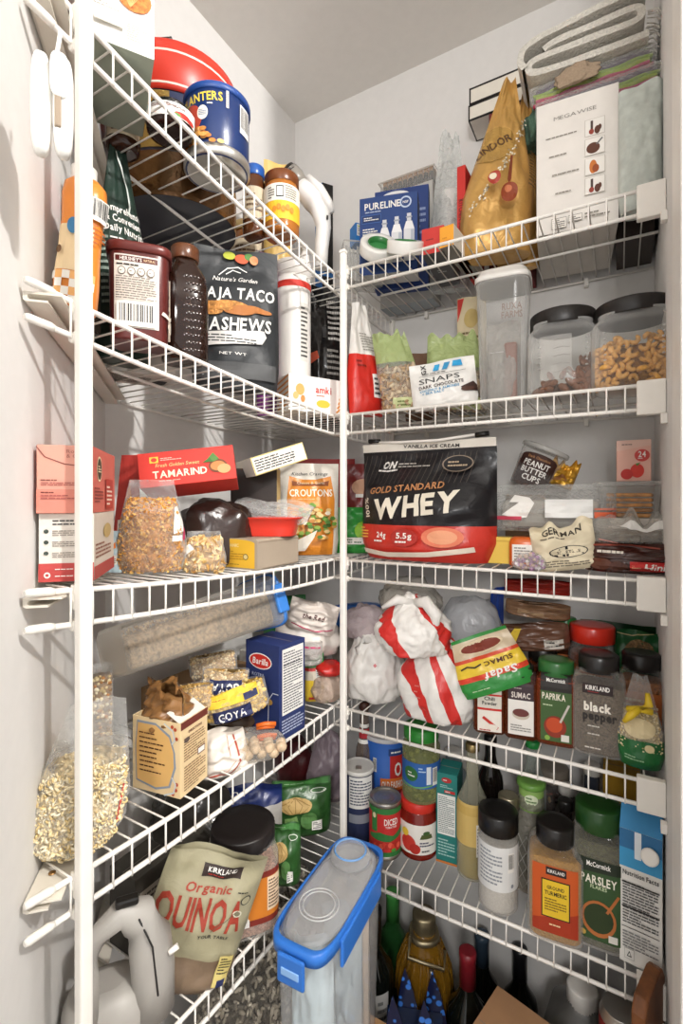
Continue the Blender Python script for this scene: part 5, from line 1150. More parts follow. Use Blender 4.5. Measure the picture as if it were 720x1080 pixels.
# green and yellow packet
P,d=spot('L',4,331,.045)
p=Pouch('seasoning_packet','narrow green, yellow and red packet beside the blue pasta box','packet',P,facing(P,8),W(20,d),top(P,d,684),.022,M('2c7a3c','film'),zones=[(0,.42,M('e2c03a','film')),(.42,.60,M('cfc6b4','film')),(.60,.66,M('c8332c','film'))],seed=57,wr=.002)
q=fp(p); q.r(.05,.12,.35,.62,WT).l(.08,.15,.32,.6,12,M('3a5a3a')).r(-.3,.05,.2,.1,M('c8332c')); q.done(p.t)
# heap of bags at the back of the corner
GR=M('2a6a38','film'); 
P,d=spot('L',4,300,.20); Pouch('green_packet','dark green packet at the back behind the blue pasta box','packet',P+Vector((0,0,.06)),facing(P),.10,top(P,d,628)-.06,.03,GR,seed=58,wr=.006)
P,d=spot('L',4,300,.20); t,pr=carton('white_carton','plain white carton under the heap of bags in the corner','box',P,PI/2,.17,.13,.058,M('c2bdb5'))
P=at(322,690,1.02); t,fn=lump('white_bag','white plastic bag with brown lettering in the corner heap','bag',P,facing(P),(.065,.05,.05),M('dcd4cc','film',rough=.3),seed=8,amp=.22,mf=None)
P2=at(326,655,.99); p=Pouch('flour_packet','crumpled pale packet with brown lettering on the corner heap','packet',P2-Vector((0,0,.02)),facing(P2),.10,.06,.04,M('d9cfc6','film'),seed=59,wr=.008,topt=.4,ry=14)
q=fp(p); q.t('the Red',.0,.55,.16,M('4a1c18'),w=.44,shear=.2).line([(-.4,.2),(.1,.1),(.45,.25)],.02,M('b5305a')); q.done(p.t)
P=at(316,700,.97); p=Pouch('zip_bag','clear zip bag with a pink zipper strip over the blue pasta box','bag',P,facing(P),.09,.045,.05,M('dcd8d4','clear',op=.4,edge=.8,rough=.2,bump=.8),seed=60,wr=.007,topt=.5)
q=fp(p); q.line([(-.45,.7),(0,.85),(.45,.75)],.03,M('c2306a')); q.done(p.t)
P=at(347,710,.99); lump('red_pack','glossy red pack wedged beside the corner pole','pack',P,facing(P,0),(.03,.03,.016),M('b8241e','gloss',rough=.25),seed=3,amp=.12)
P=at(345,745,.99); P.z=CAMZ+zl(4,P.y)+.005; lump('pink_zip_bag','clear bag with pink corner on the shelf beside the corner pole','bag',P,0,(.03,.035,.034),M('cfb9a8','clear',op=.6,edge=.85,rough=.25,bump=.8),seed=13,amp=.2)
# ================================================================ fourth shelf, back wall
P,d=spot('R',4,388,.20); P.x=-.50
lump('blue_bag','bright blue plastic bag behind the corner pole','bag',P+Vector((-.03,0,.105)),.2,(.085,.045,.034),M('2a62b0','film',rough=.28),seed=21,amp=.22)
lump('grey_bag','crumpled grey plastic bag under the blue one in the corner','bag',P+Vector((-.02,.0,.0)),0,(.08,.06,.055),M('b5b0a8','film'),seed=22,amp=.22)
# white shopping bags
WB=M('e6e3de','film',rough=.35,bump=.5,sc=30); RB=M('cf2f2a','film',rough=.35,bump=.5,sc=30)
P,d=spot('R',4,396,.072); t,fn=lump('shopping_bag','plain white knotted shopping bag next to the corner pole','bag',P,facing(P),(.058,.052,.088),WB,seed=31,amp=.2,fr=1.6,pinch=.35,cr=.45,sub=5)
b=MB(); b.tube([(0,-.02,.118),(-.022,-.03,.125),(-.034,-.03,.108),(-.03,-.034,.088)],[.007,.009,.008,.004],WB,8); b.tube([(0,-.02,.118),(.016,-.03,.132),(.03,-.034,.128)],[.007,.009,.003],WB,8); b.build('knotted_handle',t)
q_=Pf(Pr(lambda u,v,e:tuple(fn(Vector((u,-1,v)).normalized(),1.01))),1,1); q_.p([(-.1,.28),(-.02,.34),(.05,.27),(-.03,.22)],M('d9848a')).p([(-.07,.28),(-.02,.32),(.02,.27),(-.03,.24)],WB); q_.done(t)
P,d=spot('R',4,461,.045); t,fn=lump('shopping_bag','white shopping bag with broad red stripes at the shelf front','bag',P,facing(P,-6),(.070,.052,.090),striped('e6e3de','cf2f2a',6,.2,.45,9.0),seed=33,amp=.15,fr=1.5,pinch=.35,cr=.4,sub=5)
for k,z in enumerate((.15,.02,-.12)):
    q_=Pr(lambda u,v,e:tuple(fn(Vector((u,-1,v)).normalized(),1.012)),.05); q_.l(-.62,z-.03,-.4,z+.03,1,M('d98a80'),k); q_.build(t)
P=at(437,688,.89); t,fn=lump('shopping_bag','knotted white and red striped bag lying on top of the others','bag',P,facing(P),(.062,.048,.058),striped('e6e3de','cf2f2a',3,1.6,.72,14.0),seed=35,amp=.2,fr=1.7,pinch=.45,cr=.45,sub=5)
b=MB(); b.tube([(0,-.01,.093),(.02,-.025,.098),(.038,-.032,.076),(.036,-.036,.052)],[.008,.012,.012,.004],WB,8); b.tube([(0,-.01,.093),(-.03,-.02,.100),(-.058,-.02,.084)],[.007,.009,.003],WB,8); b.build('knotted_handle',t)
P=at(386,672,1.02); lump('pinkish_bag','crumpled pale pinkish clear bag beside the corner pole','bag',P,0,(.048,.04,.04),M('d2c2c4','clear',op=.6,edge=.9,rough=.2,bump=1,sc=32),seed=44,amp=.25,cr=.5)
# grey translucent bags at the back
P=at(432,650,1.00); lump('clear_bag','crumpled clear grey bag behind the striped bags','bag',P,0,(.06,.04,.045),M('c9c5bc','clear',op=.55,edge=.85,rough=.2,bump=1,sc=30),seed=37,amp=.25,cr=.5)
P,d=spot('R',4,440,.22); t,pr=carton('back_carton','plain grey carton at the back behind the shopping bags','box',P,0,.15,.08,.10,M('a8a29a'))
P,d=spot('R',4,497,.155); P2=P+Vector((0,-.01,.078)); P2.z+=.006
t,pr=carton('black_carton','small black carton under the milky white bag','box',P,0,.07,.07,.072,M('1c1a1c'))
q=Pf(pr('F'),.07,.072); q.l(-.35,.5,.3,.85,3,M('8a8680')); q.done(t)
lump('milky_bag','rounded milky translucent bag with blue edge on the black carton','bag',P2,facing(P2),(.062,.045,.078),M('d4d6da','clear',op=.62,edge=.9,rough=.22,bump=.7,sc=25),seed=39,amp=.12,cr=.5)
P,d=spot('R',4,524,.20); Pouch('blue_sleeve','thin bright blue sleeve edge beside the milky bag','packet',P,facing(P,60),.05,top(P,d,620),.01,M('2a52b8','film'),seed=4)
# green spice bag on top of the bottles
P=at(527,728,.83); p=Pouch('spice_bag','green, yellow and red spice pouch lying over the spice bottles','pouch',P,facing(P,4),W(76,.83),.098,.03,M('2f8a3c','film'),zones=[(.26,.36,M('d9432c','film')),(.36,.60,M('e6c53a','film')),(.60,.66,M('cf4a2c','film')),(.66,.94,M('c9b79a','film'))],seed=61,wr=.004,ry=-22,rx=-10,topw=.8)
q=fp(p); q.t('Sadaf',.12,.30,.13,WT,w=.46,shear=.2,rot=180).e(-.02,.80,.32,.11,M('d9c8a8')).e(-.02,.80,.29,.09,M('7a3020')).t('SUMAC',.14,.50,.075,M('4a1c14'),w=.4,rot=180).line([(-.4,.5),(-.3,.53),(-.2,.49),(-.1,.52)],.02,INK).l(-.35,.1,.1,.13,1,M('c9e0b8')).e(.36,.12,.02,.012,INK); q.done(p.t)
# spice bottles
def spice(name,lab,px,back,wpx,py,glass,cap,cont,fill,lblfn,side='R',i=4,ex=5,ky=.8,capk=0,shoulder=.78,capw=.78,da=0,P=None,caph=.17,rough=.06):
    if P is None: P,d=spot(side,i,px,back)
    else: d=cs*P.y-sn*P.x
    r=W(wpx/2,d-.01); h=top(P,d-.01,py)
    j=Jar(name,lab,'spice bottle' if False else 'bottle',P,facing(P,da),[(r*.9,0),(r*.99,.003),(r,.006),(r,h*shoulder*.93),(r*.9,h*shoulder),(r*capw*.92,h*(1-caph)),(r*capw*.92,h*(1-caph)+.004)],glass,ex=ex,ky=ky,n=40)
    if capk: j.ridged('cap',r*capw,h*(1-caph),h,cap,capk)
    else: j.part('cap',[(r*capw,h*(1-caph)),(r*capw*1.02,h*(1-caph)+.001),(r*capw*1.02,h*.985),(r*capw*.95,h),(r*capw*.5,h)],cap,ex=2,ky=1)
    if cont: filler(j.t,[(r*.86,.003),(r*.93,.007),(r*.93,h*fill*.97),(r*.8,h*fill)],cont,'contents',ex,ky,40)
    q=fj(j,2*r,h); lblfn(q); q.done(j.t); return j
AMB=M('7a3a1c','clear',op=.35,edge=.7,rough=.05); CL2=M('e9e6e0','clear',op=.06,edge=.55,rough=.05)
def l_chili(q): q.r(-.36,.05,.36,.84,M('ece6dc')).r(-.36,.42,.36,.46,RED).p([(-.36,.46),(.36,.46),(.36,.84),(-.36,.84)],M('d9d2c6')).e(0,.76,.11,.06,M('2a4a9a')).t('M',0,.76,.05,WT).r(-.36,.68,.36,.71,RED).t('Chili',0,.63,.06,INK,w=.32).t('Powder',0,.55,.06,INK,w=.44).line([(-.2,.30),(.05,.2),(.25,.12)],.09,RED).e(.05,.14,.2,.05,M('e8e0d4')).l(-.3,.06,.3,.1,1,M('b5302a'))
P,d=spot('R',4,516,.045); spice('spice_bottle','dark red chili powder bottle with a white and red label',516,.045,33,712,AMB,M('c8332c','gloss'),M('7a2a16','grain'),.88,l_chili,caph=.12)
def l_sumac(q): q.r(-.38,.07,.38,.92,M('ece8e2')).r(-.38,.55,.38,.78,M('3a2a30')).l(-.3,.82,.3,.88,1,M('7a9ac2')).t('SUMAC',0,.62,.075,M('e6dcd4'),w=.56).l(-.2,.7,.2,.73,1,M('b9a8a8')).e(0,.36,.26,.075,M('c9bfae')).e(0,.38,.24,.055,M('6a3430')).l(-.3,.12,.3,.22,3,M('8a8680'))
spice('spice_bottle','dark sumac bottle with a white label showing a bowl',549,.05,33,702,AMB,BLACK,M('42201c','grain'),.9,l_sumac,caph=.1)
def l_pap(q): q.r(-.36,.06,.36,.88,M('3f5c2e')).r(-.36,.66,.36,.88,M('241f1c')).t('McCormick',0,.79,.04,WT,w=.44).t('PAPRIKA',-.05,.60,.075,M('f0e8d6'),w=.54).e(-.02,.24,.26,.13,M('8a2c16')).e(-.04,.26,.19,.09,M('c2481c')).line([(.1,.3),(.3,.52)],.05,M('c9c2b8')).l(-.3,.48,.1,.51,1,M('c9d8b0')).r(.12,.08,.3,.16,M('dcd8d0')).e(-.2,.1,.06,.03,M('8ab04a'))
spice('spice_bottle','paprika bottle with a green label and green cap',586,.06,41,697,M('9a4a26','clear',op=.3,edge=.65,rough=.05),M('2f6a34','gloss'),M('8a3416','grain'),.8,l_pap,capk=30,capw=.86)
def l_pep(q): q.r(-.30,.64,.26,.74,M('2a1c1c')).t('KIRKLAND',-.02,.70,.045,WT,w=.44).l(-.2,.655,.16,.665,1,M('c8332c')).t('black',-.02,.51,.085,M('ece6da'),w=.5,bold=2).t('pepper',.02,.42,.085,M('2a2420'),w=.62,bold=2).l(-.2,.30,.2,.33,1,M('c9c2b8')).l(-.2,.22,.2,.25,1,M('c9c2b8')).l(-.25,.08,.28,.11,1,M('d9d2c8'))
spice('pepper_jar','large clear black pepper jar with a black cap',631,.062,50,691,CL2,M('1c1918','gloss'),M('6f6254','grain',sc=420),.70,l_pep,ky=.85,capk=34,shoulder=.8,capw=.78)
def l_pl(q): q.r(-.44,.1,.44,.62,M('b5642c')).l(-.36,.2,.36,.56,6,M('e6c9a0'),3)
spice('spice_bottle','clear spice jar with an orange label and black cap by the right wall',676,.115,42,690,CL2,M('1d1a19','gloss'),M('a8632c','grain'),.72,l_pl,capk=30,capw=.86)
spice('spice_jar','jar of reddish spice with a bright red lid behind the pepper jar',624,.175,46,660,CL2,M('d2301f','gloss'),M('9a4a26','grain'),.72,l_pl,ex=2.4,ky=1,capk=36,capw=.95)
spice('spice_bottle','bottle with a green cap at the back behind the paprika',596,.20,24,652,AMB,M('2f7a3c','gloss'),M('4a3a20','grain'),.8,l_pl,capk=24,capw=.9)
spice('spice_bottle','dark bottle with a black cap standing behind the sumac and paprika',572,.13,32,684,AMB,BLACK,M('5a2a1a','grain'),.8,l_pl,capk=24,capw=.9)
# packets lying on top at the back
for px,py,d,w_,hh,c,lab,ry,sd in((566,650,.93,.115,.026,'8a6a50','brown rice packet lying highest on the spice bottles',3,71),(566,684,.90,.115,.045,'6a4a3a','clear packet of dark berries lying behind the green spice bag',-6,72),(566,627,.95,.12,.028,'9a2a20','flat red packet wedged under the shelf above',0,73)):
    P=at(px,py,d); p=Pouch('dry_goods_packet',lab,'packet',P,facing(P),w_,hh,.06,M(c,'film',rough=.25),seed=sd,wr=.005,topt=.5,ry=ry)
    q=fp(p)
    if sd==72: q.r(.12,.15,.4,.5,M('c9c2b8')).l(.15,.2,.37,.45,2,INK).p([(-.45,.5),(-.3,.9),(-.2,.9),(-.3,.4)],M('e0c23a'))
    if sd==71: q.r(-.3,.3,.1,.6,M('a88a6a'))
    q.done(p.t)
P=at(672,725,.86); p=Pouch('green_grain_bag','dark green grain bag with a clear window leaning at the wall','bag',P,facing(P,-6),.085,.10,.04,M('1f5a30','film'),seed=74,wr=.006,topw=.7)
q=fp(p); q.e(.05,.62,.28,.24,M('8a6f4a','grain',sc=200)).l(-.4,.2,.0,.35,3,M('9ac29a')).line([(-.45,.95),(-.1,.9),(.3,1.0)],.02,M('c9b88a')); q.done(p.t)
P,d=spot('R',4,655,.235); Pouch('green_packet','long dark green packet along the back wall behind the spice jars','packet',P,0,.14,.17,.03,M('1c4a28','film'),seed=75,wr=.005)
# sesame bag with yellow tie
P=Vector((.026,.872,CAMZ+ZR[3]+.0045)); d=cs*P.y-sn*P.x; w_,h=W(44,d),top(P,d,712)
p=Pouch('sesame_bag','clear and green bag of sesame tied with a yellow ribbon','bag',P,facing(P,-2),w_,h,.045,FILM,zones=[(0,.33,M('1f6a34','film'))],seed=76,wr=.004,topw=.3,seal=.3,flat=.4,botw=.85)
packgrains(p,500,11,.60,'dot',.0016,['e0cc9c','d2b882','ecdcb4'],'sesame','d2bc8c',(.75,.97),.2)
q=fp(p); q.e(.0,.45,.32,.10,M('e2d2a8')).l(-.3,.1,.1,.16,2,M('9ac29a')).e(.2,.26,.1,.04,M('d8c89a')); q.done(p.t)
b=MB(); YT=M('e6c52a','film')
b.tube([(-.016,-.012,h*.62),(0,-.016,h*.66),(.016,-.012,h*.64)],.005,YT,8); b.tube([(0,-.016,h*.66),(-.012,-.022,h*.58),(-.02,-.022,h*.5)],[.005,.006,.003],YT,8); b.tube([(0,-.016,h*.66),(.012,-.022,h*.74),(.01,-.02,h*.86)],[.005,.006,.003],YT,8); b.build('yellow_tie',p.t)
# ================================================================ bottom shelf, left wall
# grey iron-like appliance with looped handle
P=Vector((-.548,.375,CAMZ+zl(5,.375)+.0045)); GA=M('a5a19b','gloss',rough=.45)
t=thing('grey_jug','grey plastic jug with a big loop handle under the pasta bag','jug',P,facing(P,-2))
def gp(px,py,y=0,d=.60):
    v=at(px,py,d)-P; c_,s_=math.cos(-t.rotation_euler.z),math.sin(-t.rotation_euler.z); return (v.x*c_-v.y*s_, y, v.z)
MB().lathe([(.044,0),(.048,.004),(.048,.045),(.040,.062),(.02,.070)],GA,32,3,.8).build('jug_body',t)
b=MB(); b.tube([gp(96,1060,-.03),gp(97,1000,-.03),gp(104,962,-.03),gp(126,950,-.025),gp(146,962,-.02),gp(158,992,-.015),gp(162,1030,-.01),gp(162,1070,-.01)],[.010,.010,.012,.016,.022,.025,.026,.026],GA,18); b.build('loop_handle',t)
MB().box(gp(134,936,-.03),(.026,.012,.010),BLACK).build('button',t,bev=.003)
b=MB(); b.tube([gp(146,952,-.040),gp(160,985,-.040),gp(166,1040,-.036)],.0011,INK,5); b.build('seam_line',t)
b=MB(); b.tube([gp(178,1004,-.03),gp(188,1000,-.03)],.0035,WHITE,8); b.build('lever',t)
# quinoa bag
P=Vector((-.538,.478,CAMZ+zl(5,.478)+.0045)); d=cs*P.y-sn*P.x; w_,h=W(108,d),top(P,d,900)
p=Pouch('quinoa_bag','olive grey quinoa bag with rust red lettering leaning over','bag',P,facing(P,0),w_,h,.065,M('9a9478','film',rough=.45),zones=[(0,.30,M('7a6652','film',rough=.45))],seed=81,wr=.006,ry=20,topt=.25,seal=.04,botw=.85)
q=fp(p); q.r(-.14,.84,.26,.93,M('2a1c18')).t('KIRKLAND',.06,.895,.035,WT,w=.30).l(-.08,.855,.2,.865,1,M('c8332c')).t('Organic',-.04,.775,.05,M('9a3420'),w=.46,shear=.25).t('QUINOA',-.06,.62,.2,M('93301c'),w=.84,bold=1).t('YOUR TABLE',.12,.48,.022,INK,w=.3).e(.36,.72,.055,.028,INK).e(.36,.72,.045,.022,M('9a9478')).l(.26,.765,.45,.78,1,INK).e(.3,.64,.045,.022,M('c9c4b0')).e(.3,.64,.03,.015,M('6a664e'))
q.line([(.08,.52),(.3,.66)],.006,M('5a523c')).r(.26,.12,.40,.34,M('c9b870')).l(.28,.2,.39,.33,6,INK).r(.3,.12,.38,.17,M('1c2550')); q.done(p.t)
# pink salt jar
P=Vector((-.536,.612,CAMZ+zl(5,.612)+.0045)); d=cs*P.y-sn*P.x; r=W(34,d); h=top(P,d,868)
j=Jar('salt_jar','large clear jar of pink salt with an orange label and black lid','jar',P,facing(P,8),[(r*.9,0),(r*.99,.004),(r,.008),(r,h*.76),(r*.92,h*.82),(r*.86,h*.84),(r*.86,h*.87)],CL2,ex=4.5,n=44)
j.ridged('lid',r*.98,h*.84,h,M('1d1817','gloss',rough=.4),40)
filler(j.t,[(r*.86,.003),(r*.94,.008),(r*.94,h*.62),(r*.8,h*.63)],M('c99c88','grain',sc=300),'pink_salt',4.5,1,44)
q=fj(j,2*r,h); q.r(-.62,.16,.66,.68,M('7a2418')).r(-.60,.22,.64,.62,M('cf7a22')).e(-.35,.5,.2,.1,M('a8481c')).l(-.28,.42,-.02,.58,5,M('7a2418')).r(-.28,.16,.02,.24,WT).bar(-.27,.18,.0,.36,9).r(-.28,.39,.02,.45,WT).l(-.26,.40,.0,.44,2,INK).r(.28,.28,.5,.62,M('e9d0b0')).l(.3,.3,.48,.6,9,M('5a3a2a')); q.done(j.t)
# green pouches
for px,back,wd,py,sd,lab in((318,.085,62,822,83,'upright green seed pouch with a picture of a pale squash'),(300,.035,34,868,84,'green seed pouch behind the pink salt jar')):
    P,d=spot('L',5,px,back); w_,h=W(wd,d),top(P,d,py)
    p=Pouch('seed_pouch',lab,'pouch',P,facing(P,6 if sd==83 else -10),w_,h,.045,M('2f5a2a','film',rough=.3),seed=sd,wr=.004,seal=.1)
    q=fp(p); q.r(-.46,.9,.46,.99,M('3f7a38')).l(-.3,.93,.3,.96,1,M('a9c9a0')).e(-.12,.60,.28,.13,M('c9a86a'))
    for k in range(5): q.line([(-.12,.72),(-.36+.12*k,.6),(-.12-.1+.05*k,.49)],.014,M('9a7a42'))
    q.e(.28,.8,.14,.04,M('dfe6d8')).e(.28,.8,.12,.03,M('2f5a2a')).e(.1,.35,.14,.16,M('5a8a4a')).r(.15,.15,.32,.32,WT).l(.17,.17,.3,.3,4,INK).p([(-.3,.2),(-.05,.24),(-.1,.44),(-.3,.4)],M('7aa05a')); q.done(p.t)
# things at the back of the shelf
P,d=spot('L',5,345,.10); p=Pouch('lilac_bag','crumpled lilac grey bag beside the corner pole','bag',P,facing(P),W(44,d),top(P,d,772),.05,M('9a8a92','film',rough=.35),seed=85,wr=.008,topw=.5)
P,d=spot('L',5,352,.20); r=W(16,d); j=Jar('paper_cup','white printed paper cup tub in the dark corner','cup',P,facing(P),[(r*.8,0),(r,.19),(r*1.05,.192),(r*1.05,.2)],M('dcd8d2'),n=28); q=fj(j,2*r,.2); q.l(-.4,.6,.3,.9,5,M('5a6a70')); q.done(j.t)
P,d=spot('L',5,262,.14); p=Pouch('blue_packet','white and navy packet under the nut bag shelf','packet',P,facing(P),W(70,d),top(P,d,828),.05,M('c9c5bf','film'),zones=[(.72,1.1,M('1f2f6a','film'))],seed=86,wr=.006); q=fp(p); q.t('O',-.2,.86,.1,WT).l(0,.5,.35,.66,3,M('5a5a60')); q.done(p.t)
P,d=spot('L',5,205,.20); lump('dark_glass_bag','dark clear crinkled bag behind the quinoa','bag',P,0,(.09,.06,.10),M('4a4640','film',rough=.2),seed=9,amp=.25)
P,d=spot('L',5,310,.20); lump('maroon_bag','dark maroon packet at the back behind the green pouches','bag',P,0,(.05,.04,.07),M('5a1f22','film'),seed=10,amp=.2)
# ================================================================ bottom shelf, back wall
P,d=spot('R',5,378,.060); r=W(16,d); h=top(P,d-.02,812)
j=Jar('salt_canister','navy and white salt canister beside the corner pole','canister',P,facing(P),[(r*.97,0),(r,.002),(r,h*.95),(r*.95,h*.955)],M('1f2a50'),n=32)
j.part('lid',[(r*.98,h*.94),(r*1.03,h*.945),(r*1.03,h*.995),(r*.94,h),(r*.9,h*.985)],M('e4e2dc')); MB().box((0,-r*.3,h*.992),(.012,.012,.002),M('c9c6bf','metal')).build('spout',j.t)
q=fj(j,2*r,h); q.r(-.32,.5,.5,.93,M('e9e8e4')).l(-.28,.54,.46,.9,9,M('3a3f5a')).r(-.32,.30,.5,.42,M('8a8f9a')); q.done(j.t)
P,d=spot('R',5,407,.155); r=W(24,d); h=top(P,d-.03,776)
j=Jar('oats_canister','blue, white and red oats canister behind the tomato can','canister',P,facing(P),[(r*.97,0),(r,.002),(r,h*.96)],M('2a62b8'),n=40)
j.part('lid',[(r*1.0,h*.955),(r*1.03,h*.957),(r*1.03,h*.99),(r*.97,h)],M('c9c9cc'))
q=fj(j,2*r,h); q.r(-.7,.1,.1,.42,M('b9d2e6')).r(.08,.1,.7,.82,M('c22a24')).t('O',.26,.66,.15,WT,w=.16).r(-.12,.42,.7,.56,M('e0762a')).t('OLD FASHIONED',.22,.49,.075,WT,w=.62).bar(-.28,.62,-.2,.78,2).r(.05,.82,.6,.9,M('1f3f7a')).l(.1,.84,.5,.88,1,WT).e(-.3,.2,.3,.12,M('e6d9b0')); q.done(j.t)
P,d=spot('R',5,406,.048); r=W(17,d); h=top(P,d-.01,842); MT=M('b9b5ae','metal')
j=Jar('tomato_can','diced tomato can with a red and green label','can',P,facing(P,6),[(r*.97,0),(r,.002),(r,h*.06),(r*.975,h*.07),(r*.975,h*.93),(r,h*.94),(r*1.0,h*.985),(r*.96,h),(r*.94,h*.965),(r*.5,h*.96)],MT,n=40)
b=MB()
for k in range(3): b.lathe([(r*(.75-.22*k),h*.963),(r*(.72-.22*k),h*.972),(r*(.69-.22*k),h*.963)],MT,32,cap=False)
b.build('lid_rings',j.t)
q=fj(j,2*r*.975,h); q.r(-1.2,.08,1.2,.92,M('c42a28')).r(-1.2,.82,1.2,.92,M('2f7a3a')).p([(-.6,.42),(-.2,.5),(.2,.44),(.6,.55),(.6,.42),(.1,.34),(-.6,.36)],M('2f7a3a')).t('DICED',.14,.69,.11,WT,w=.44).t('TOMATOES',.14,.60,.035,WT,w=.36).r(-.5,.5,-.3,.86,M('2f7a3a')).e(-.4,.78,.06,.05,M('e6d9b0')).r(-1.2,.08,1.2,.16,M('2f7a3a'))
for k in range(9): q.e(-.35+.09*k,.26+.03*(k%2),.07,.05,M(('d9402c','b5281c','e8604a')[k%3]))
q.e(-.2,.18,.08,.03,M('4d9a3a')).e(.2,.2,.08,.03,M('4d9a3a')); q.done(j.t)
# red salsa jar carrying an olive jar
P,d=spot('R',5,441,.082); r=W(20.5,d-.015); h=top(P,d-.015,843); RS=M('7a1f14','gloss',rough=.12)
j=Jar('salsa_jar','red salsa jar with a white label and red lid under the olives','jar',P,facing(P,4),[(r*.86,0),(r*.98,.004),(r,.010),(r,h*.72),(r*.9,h*.80),(r*.9,h*.85)],RS,n=40)
j.ridged('lid',r*.93,h*.83,h,M('cf3226','gloss'),40)
q=fj(j,2*r,h); q.r(-.9,.14,.9,.66,M('eae6de')).e(-.3,.32,.2,.14,M('c9382c')).e(-.12,.24,.14,.09,M('b5281c')).p([(.05,.5),(.3,.5),(.34,.42),(.0,.42)],M('4d5a2a')).e(.17,.52,.09,.035,M('3a5a2a')).l(.0,.28,.4,.38,2,M('3a3a5a')).e(-.38,.5,.1,.07,M('e6c53a')).l(.05,.18,.4,.24,1,M('4a4a4a')); q.done(j.t)
P2=P+Vector((0.006,.0,h+.0005)); d2=cs*P2.y-sn*P2.x; r=W(20,d2-.015); h=top(P2,d2-.015,768)
j=Jar('olive_jar','jar of green olives with a blue label standing on the salsa jar','jar',P2,facing(P2,4),[(r*.86,0),(r*.98,.003),(r,.008),(r,h*.74),(r*.88,h*.80),(r*.88,h*.86)],M('b9c08a','clear',op=.2,edge=.6,rough=.04),n=40)
j.ridged('lid',r*.92,h*.84,h,M('2f8a34','gloss'),40)
pts=[]; rr=random.Random(4)
for k in range(90): a=rr.uniform(0,6.3); q0=r*rr.uniform(.68,.78); pts.append((q0*math.cos(a),q0*math.sin(a),.010+rr.random()*h*.68))
scatter('olives',j.t,pts,'dot',.0062,[M('7a7a34','gloss'),M('8a8a40','gloss'),M('6a6a2a','gloss')],5,.15); filler(j.t,[(r*.8,.004),(r*.8,h*.7)],M('55561f','grain',sc=60),'brine')
q=fj(j,2*r,h); q.r(-.85,.24,.85,.58,M('2a5fa8')).line([(-.8,.27),(-.2,.25),(.4,.29),(.8,.27)],.03,M('6fb04a')).e(-.32,.42,.2,.1,M('2f6a34')).l(-.4,.38,-.2,.46,2,WT).r(.1,.3,.22,.54,M('dfe6ec')).bar(.26,.28,.42,.52,4).l(-.1,.46,.08,.54,2,M('b9d2ee')); q.done(j.t)
# teal carton
P,d=spot('R',5,474,.100); h_=top(P,d-.03,818)
t,pr=carton('teal_box','tall teal carton with white nutrition panel beside the vinegar','box',P,facing(P,-12),.040,.055,h_,M('1f7a74'),side=M('1c6a66'),topm=M('2a8a84'),bot=M('c97a3a'))
q=Pf(pr('F'),.040,h_); q.t('Lipton',-.05,.93,.03,WT,w=.4) if False else q.e(.0,.93,.24,.03,M('b52a2a')).l(-.16,.92,.16,.94,1,WT).l(-.3,.84,.3,.88,2,M('a9d2cc')).r(-.1,.79,.4,.82,M('c22a2a')).l(-.05,.795,.35,.815,1,WT).r(-.42,.32,.42,.77,M('e6e8e4')).l(-.38,.34,.38,.75,20,M('6a7a78')).l(-.4,.08,.4,.28,6,M('a9d2cc'),4).r(-.5,0,.5,.025,M('c97a3a')); q.done(t)
# vinegar bottle
def bottle(name,lab,P,wpx,py,glass,neck=.3,sh=.6,liquid=None,fill=.7,cap=None,caph=.06,ex=2,da=0,cat='bottle',rr_=None,nk=None):
    d=cs*P.y-sn*P.x; r=rr_ or W(wpx/2,d); h=top(P,d,py); nk=nk or r*neck
    j=Jar(name,lab,cat,P,facing(P,da),[(r*.85,0),(r*.98,.003),(r,.008),(r,h*sh),(r*.92,h*(sh+.06)),(r*.6,h*(sh+.14)),(nk*1.1,h*(sh+.22)),(nk,h*(1-caph)),(nk,h*(1-caph*.6))],glass,ex=ex,n=32); j.r_=r; j.h_=h
    if cap: j.ridged('cap',nk*1.25,h*(1-caph),h,cap,20)
    if liquid: filler(j.t,[(r*.84,.004),(r*.93,.009),(r*.93,h*fill),(r*.9,h*fill+.0005)],liquid,'liquid',ex)
    return j
P,d=spot('R',5,498,.075); j=bottle('vinegar_bottle','clear vinegar bottle with a cream label and gold cap',P,32,783,M('e2e0cc','clear',op=.10,edge=.6,rough=.03),.36,.52,M('a08a3c','gloss',rough=.1),.42,M('a89468','metal'))
q=fj(j,2*j.r_,j.h_); q.r(-.7,.27,.62,.58,M('d2b46a')).r(.12,.2,.42,.44,WT).l(.15,.22,.4,.42,8,M('5a5a5a')).r(-.7,.5,.3,.56,M('c9a85a')); q.done(j.t)
# balsamic and other bottles behind
P,d=spot('R',5,517,.15); j=bottle('sauce_bottle','black balsamic bottle behind the vinegar',P,26,775,M('171210','gloss',rough=.08),.4,.6,None,0,BLACK)
q=fj(j,2*j.r_,j.h_); q.r(-.6,.2,.6,.5,M('2a2018')).l(-.3,.35,.3,.45,2,M('c9b48a')).r(-.6,.12,.6,.2,M('c97a2a')); q.done(j.t)
P,d=spot('R',5,562,.19); j=bottle('glass_bottle','pale clear bottle with a green cap standing at the back',P,26,780,M('d9e2dc','clear',op=.2,edge=.7,rough=.05),.5,.6,None,0,M('2f9a4a','gloss'))
P,d=spot('R',5,478,.20); j=bottle('glass_bottle','frosted blue-grey bottle standing behind the teal carton',P,30,790,M('b5c6cc','clear',op=.35,edge=.7,rough=.15),.5,.62,None,0,WHITE)
P,d=spot('R',5,384,.115); j=bottle('sauce_bottle','glass sauce bottle with red and white banded neck in the corner',P,18,740,M('8a7a70','clear',op=.5,edge=.8,rough=.06),.5,.55,None,0,M('4a2a20','gloss'))
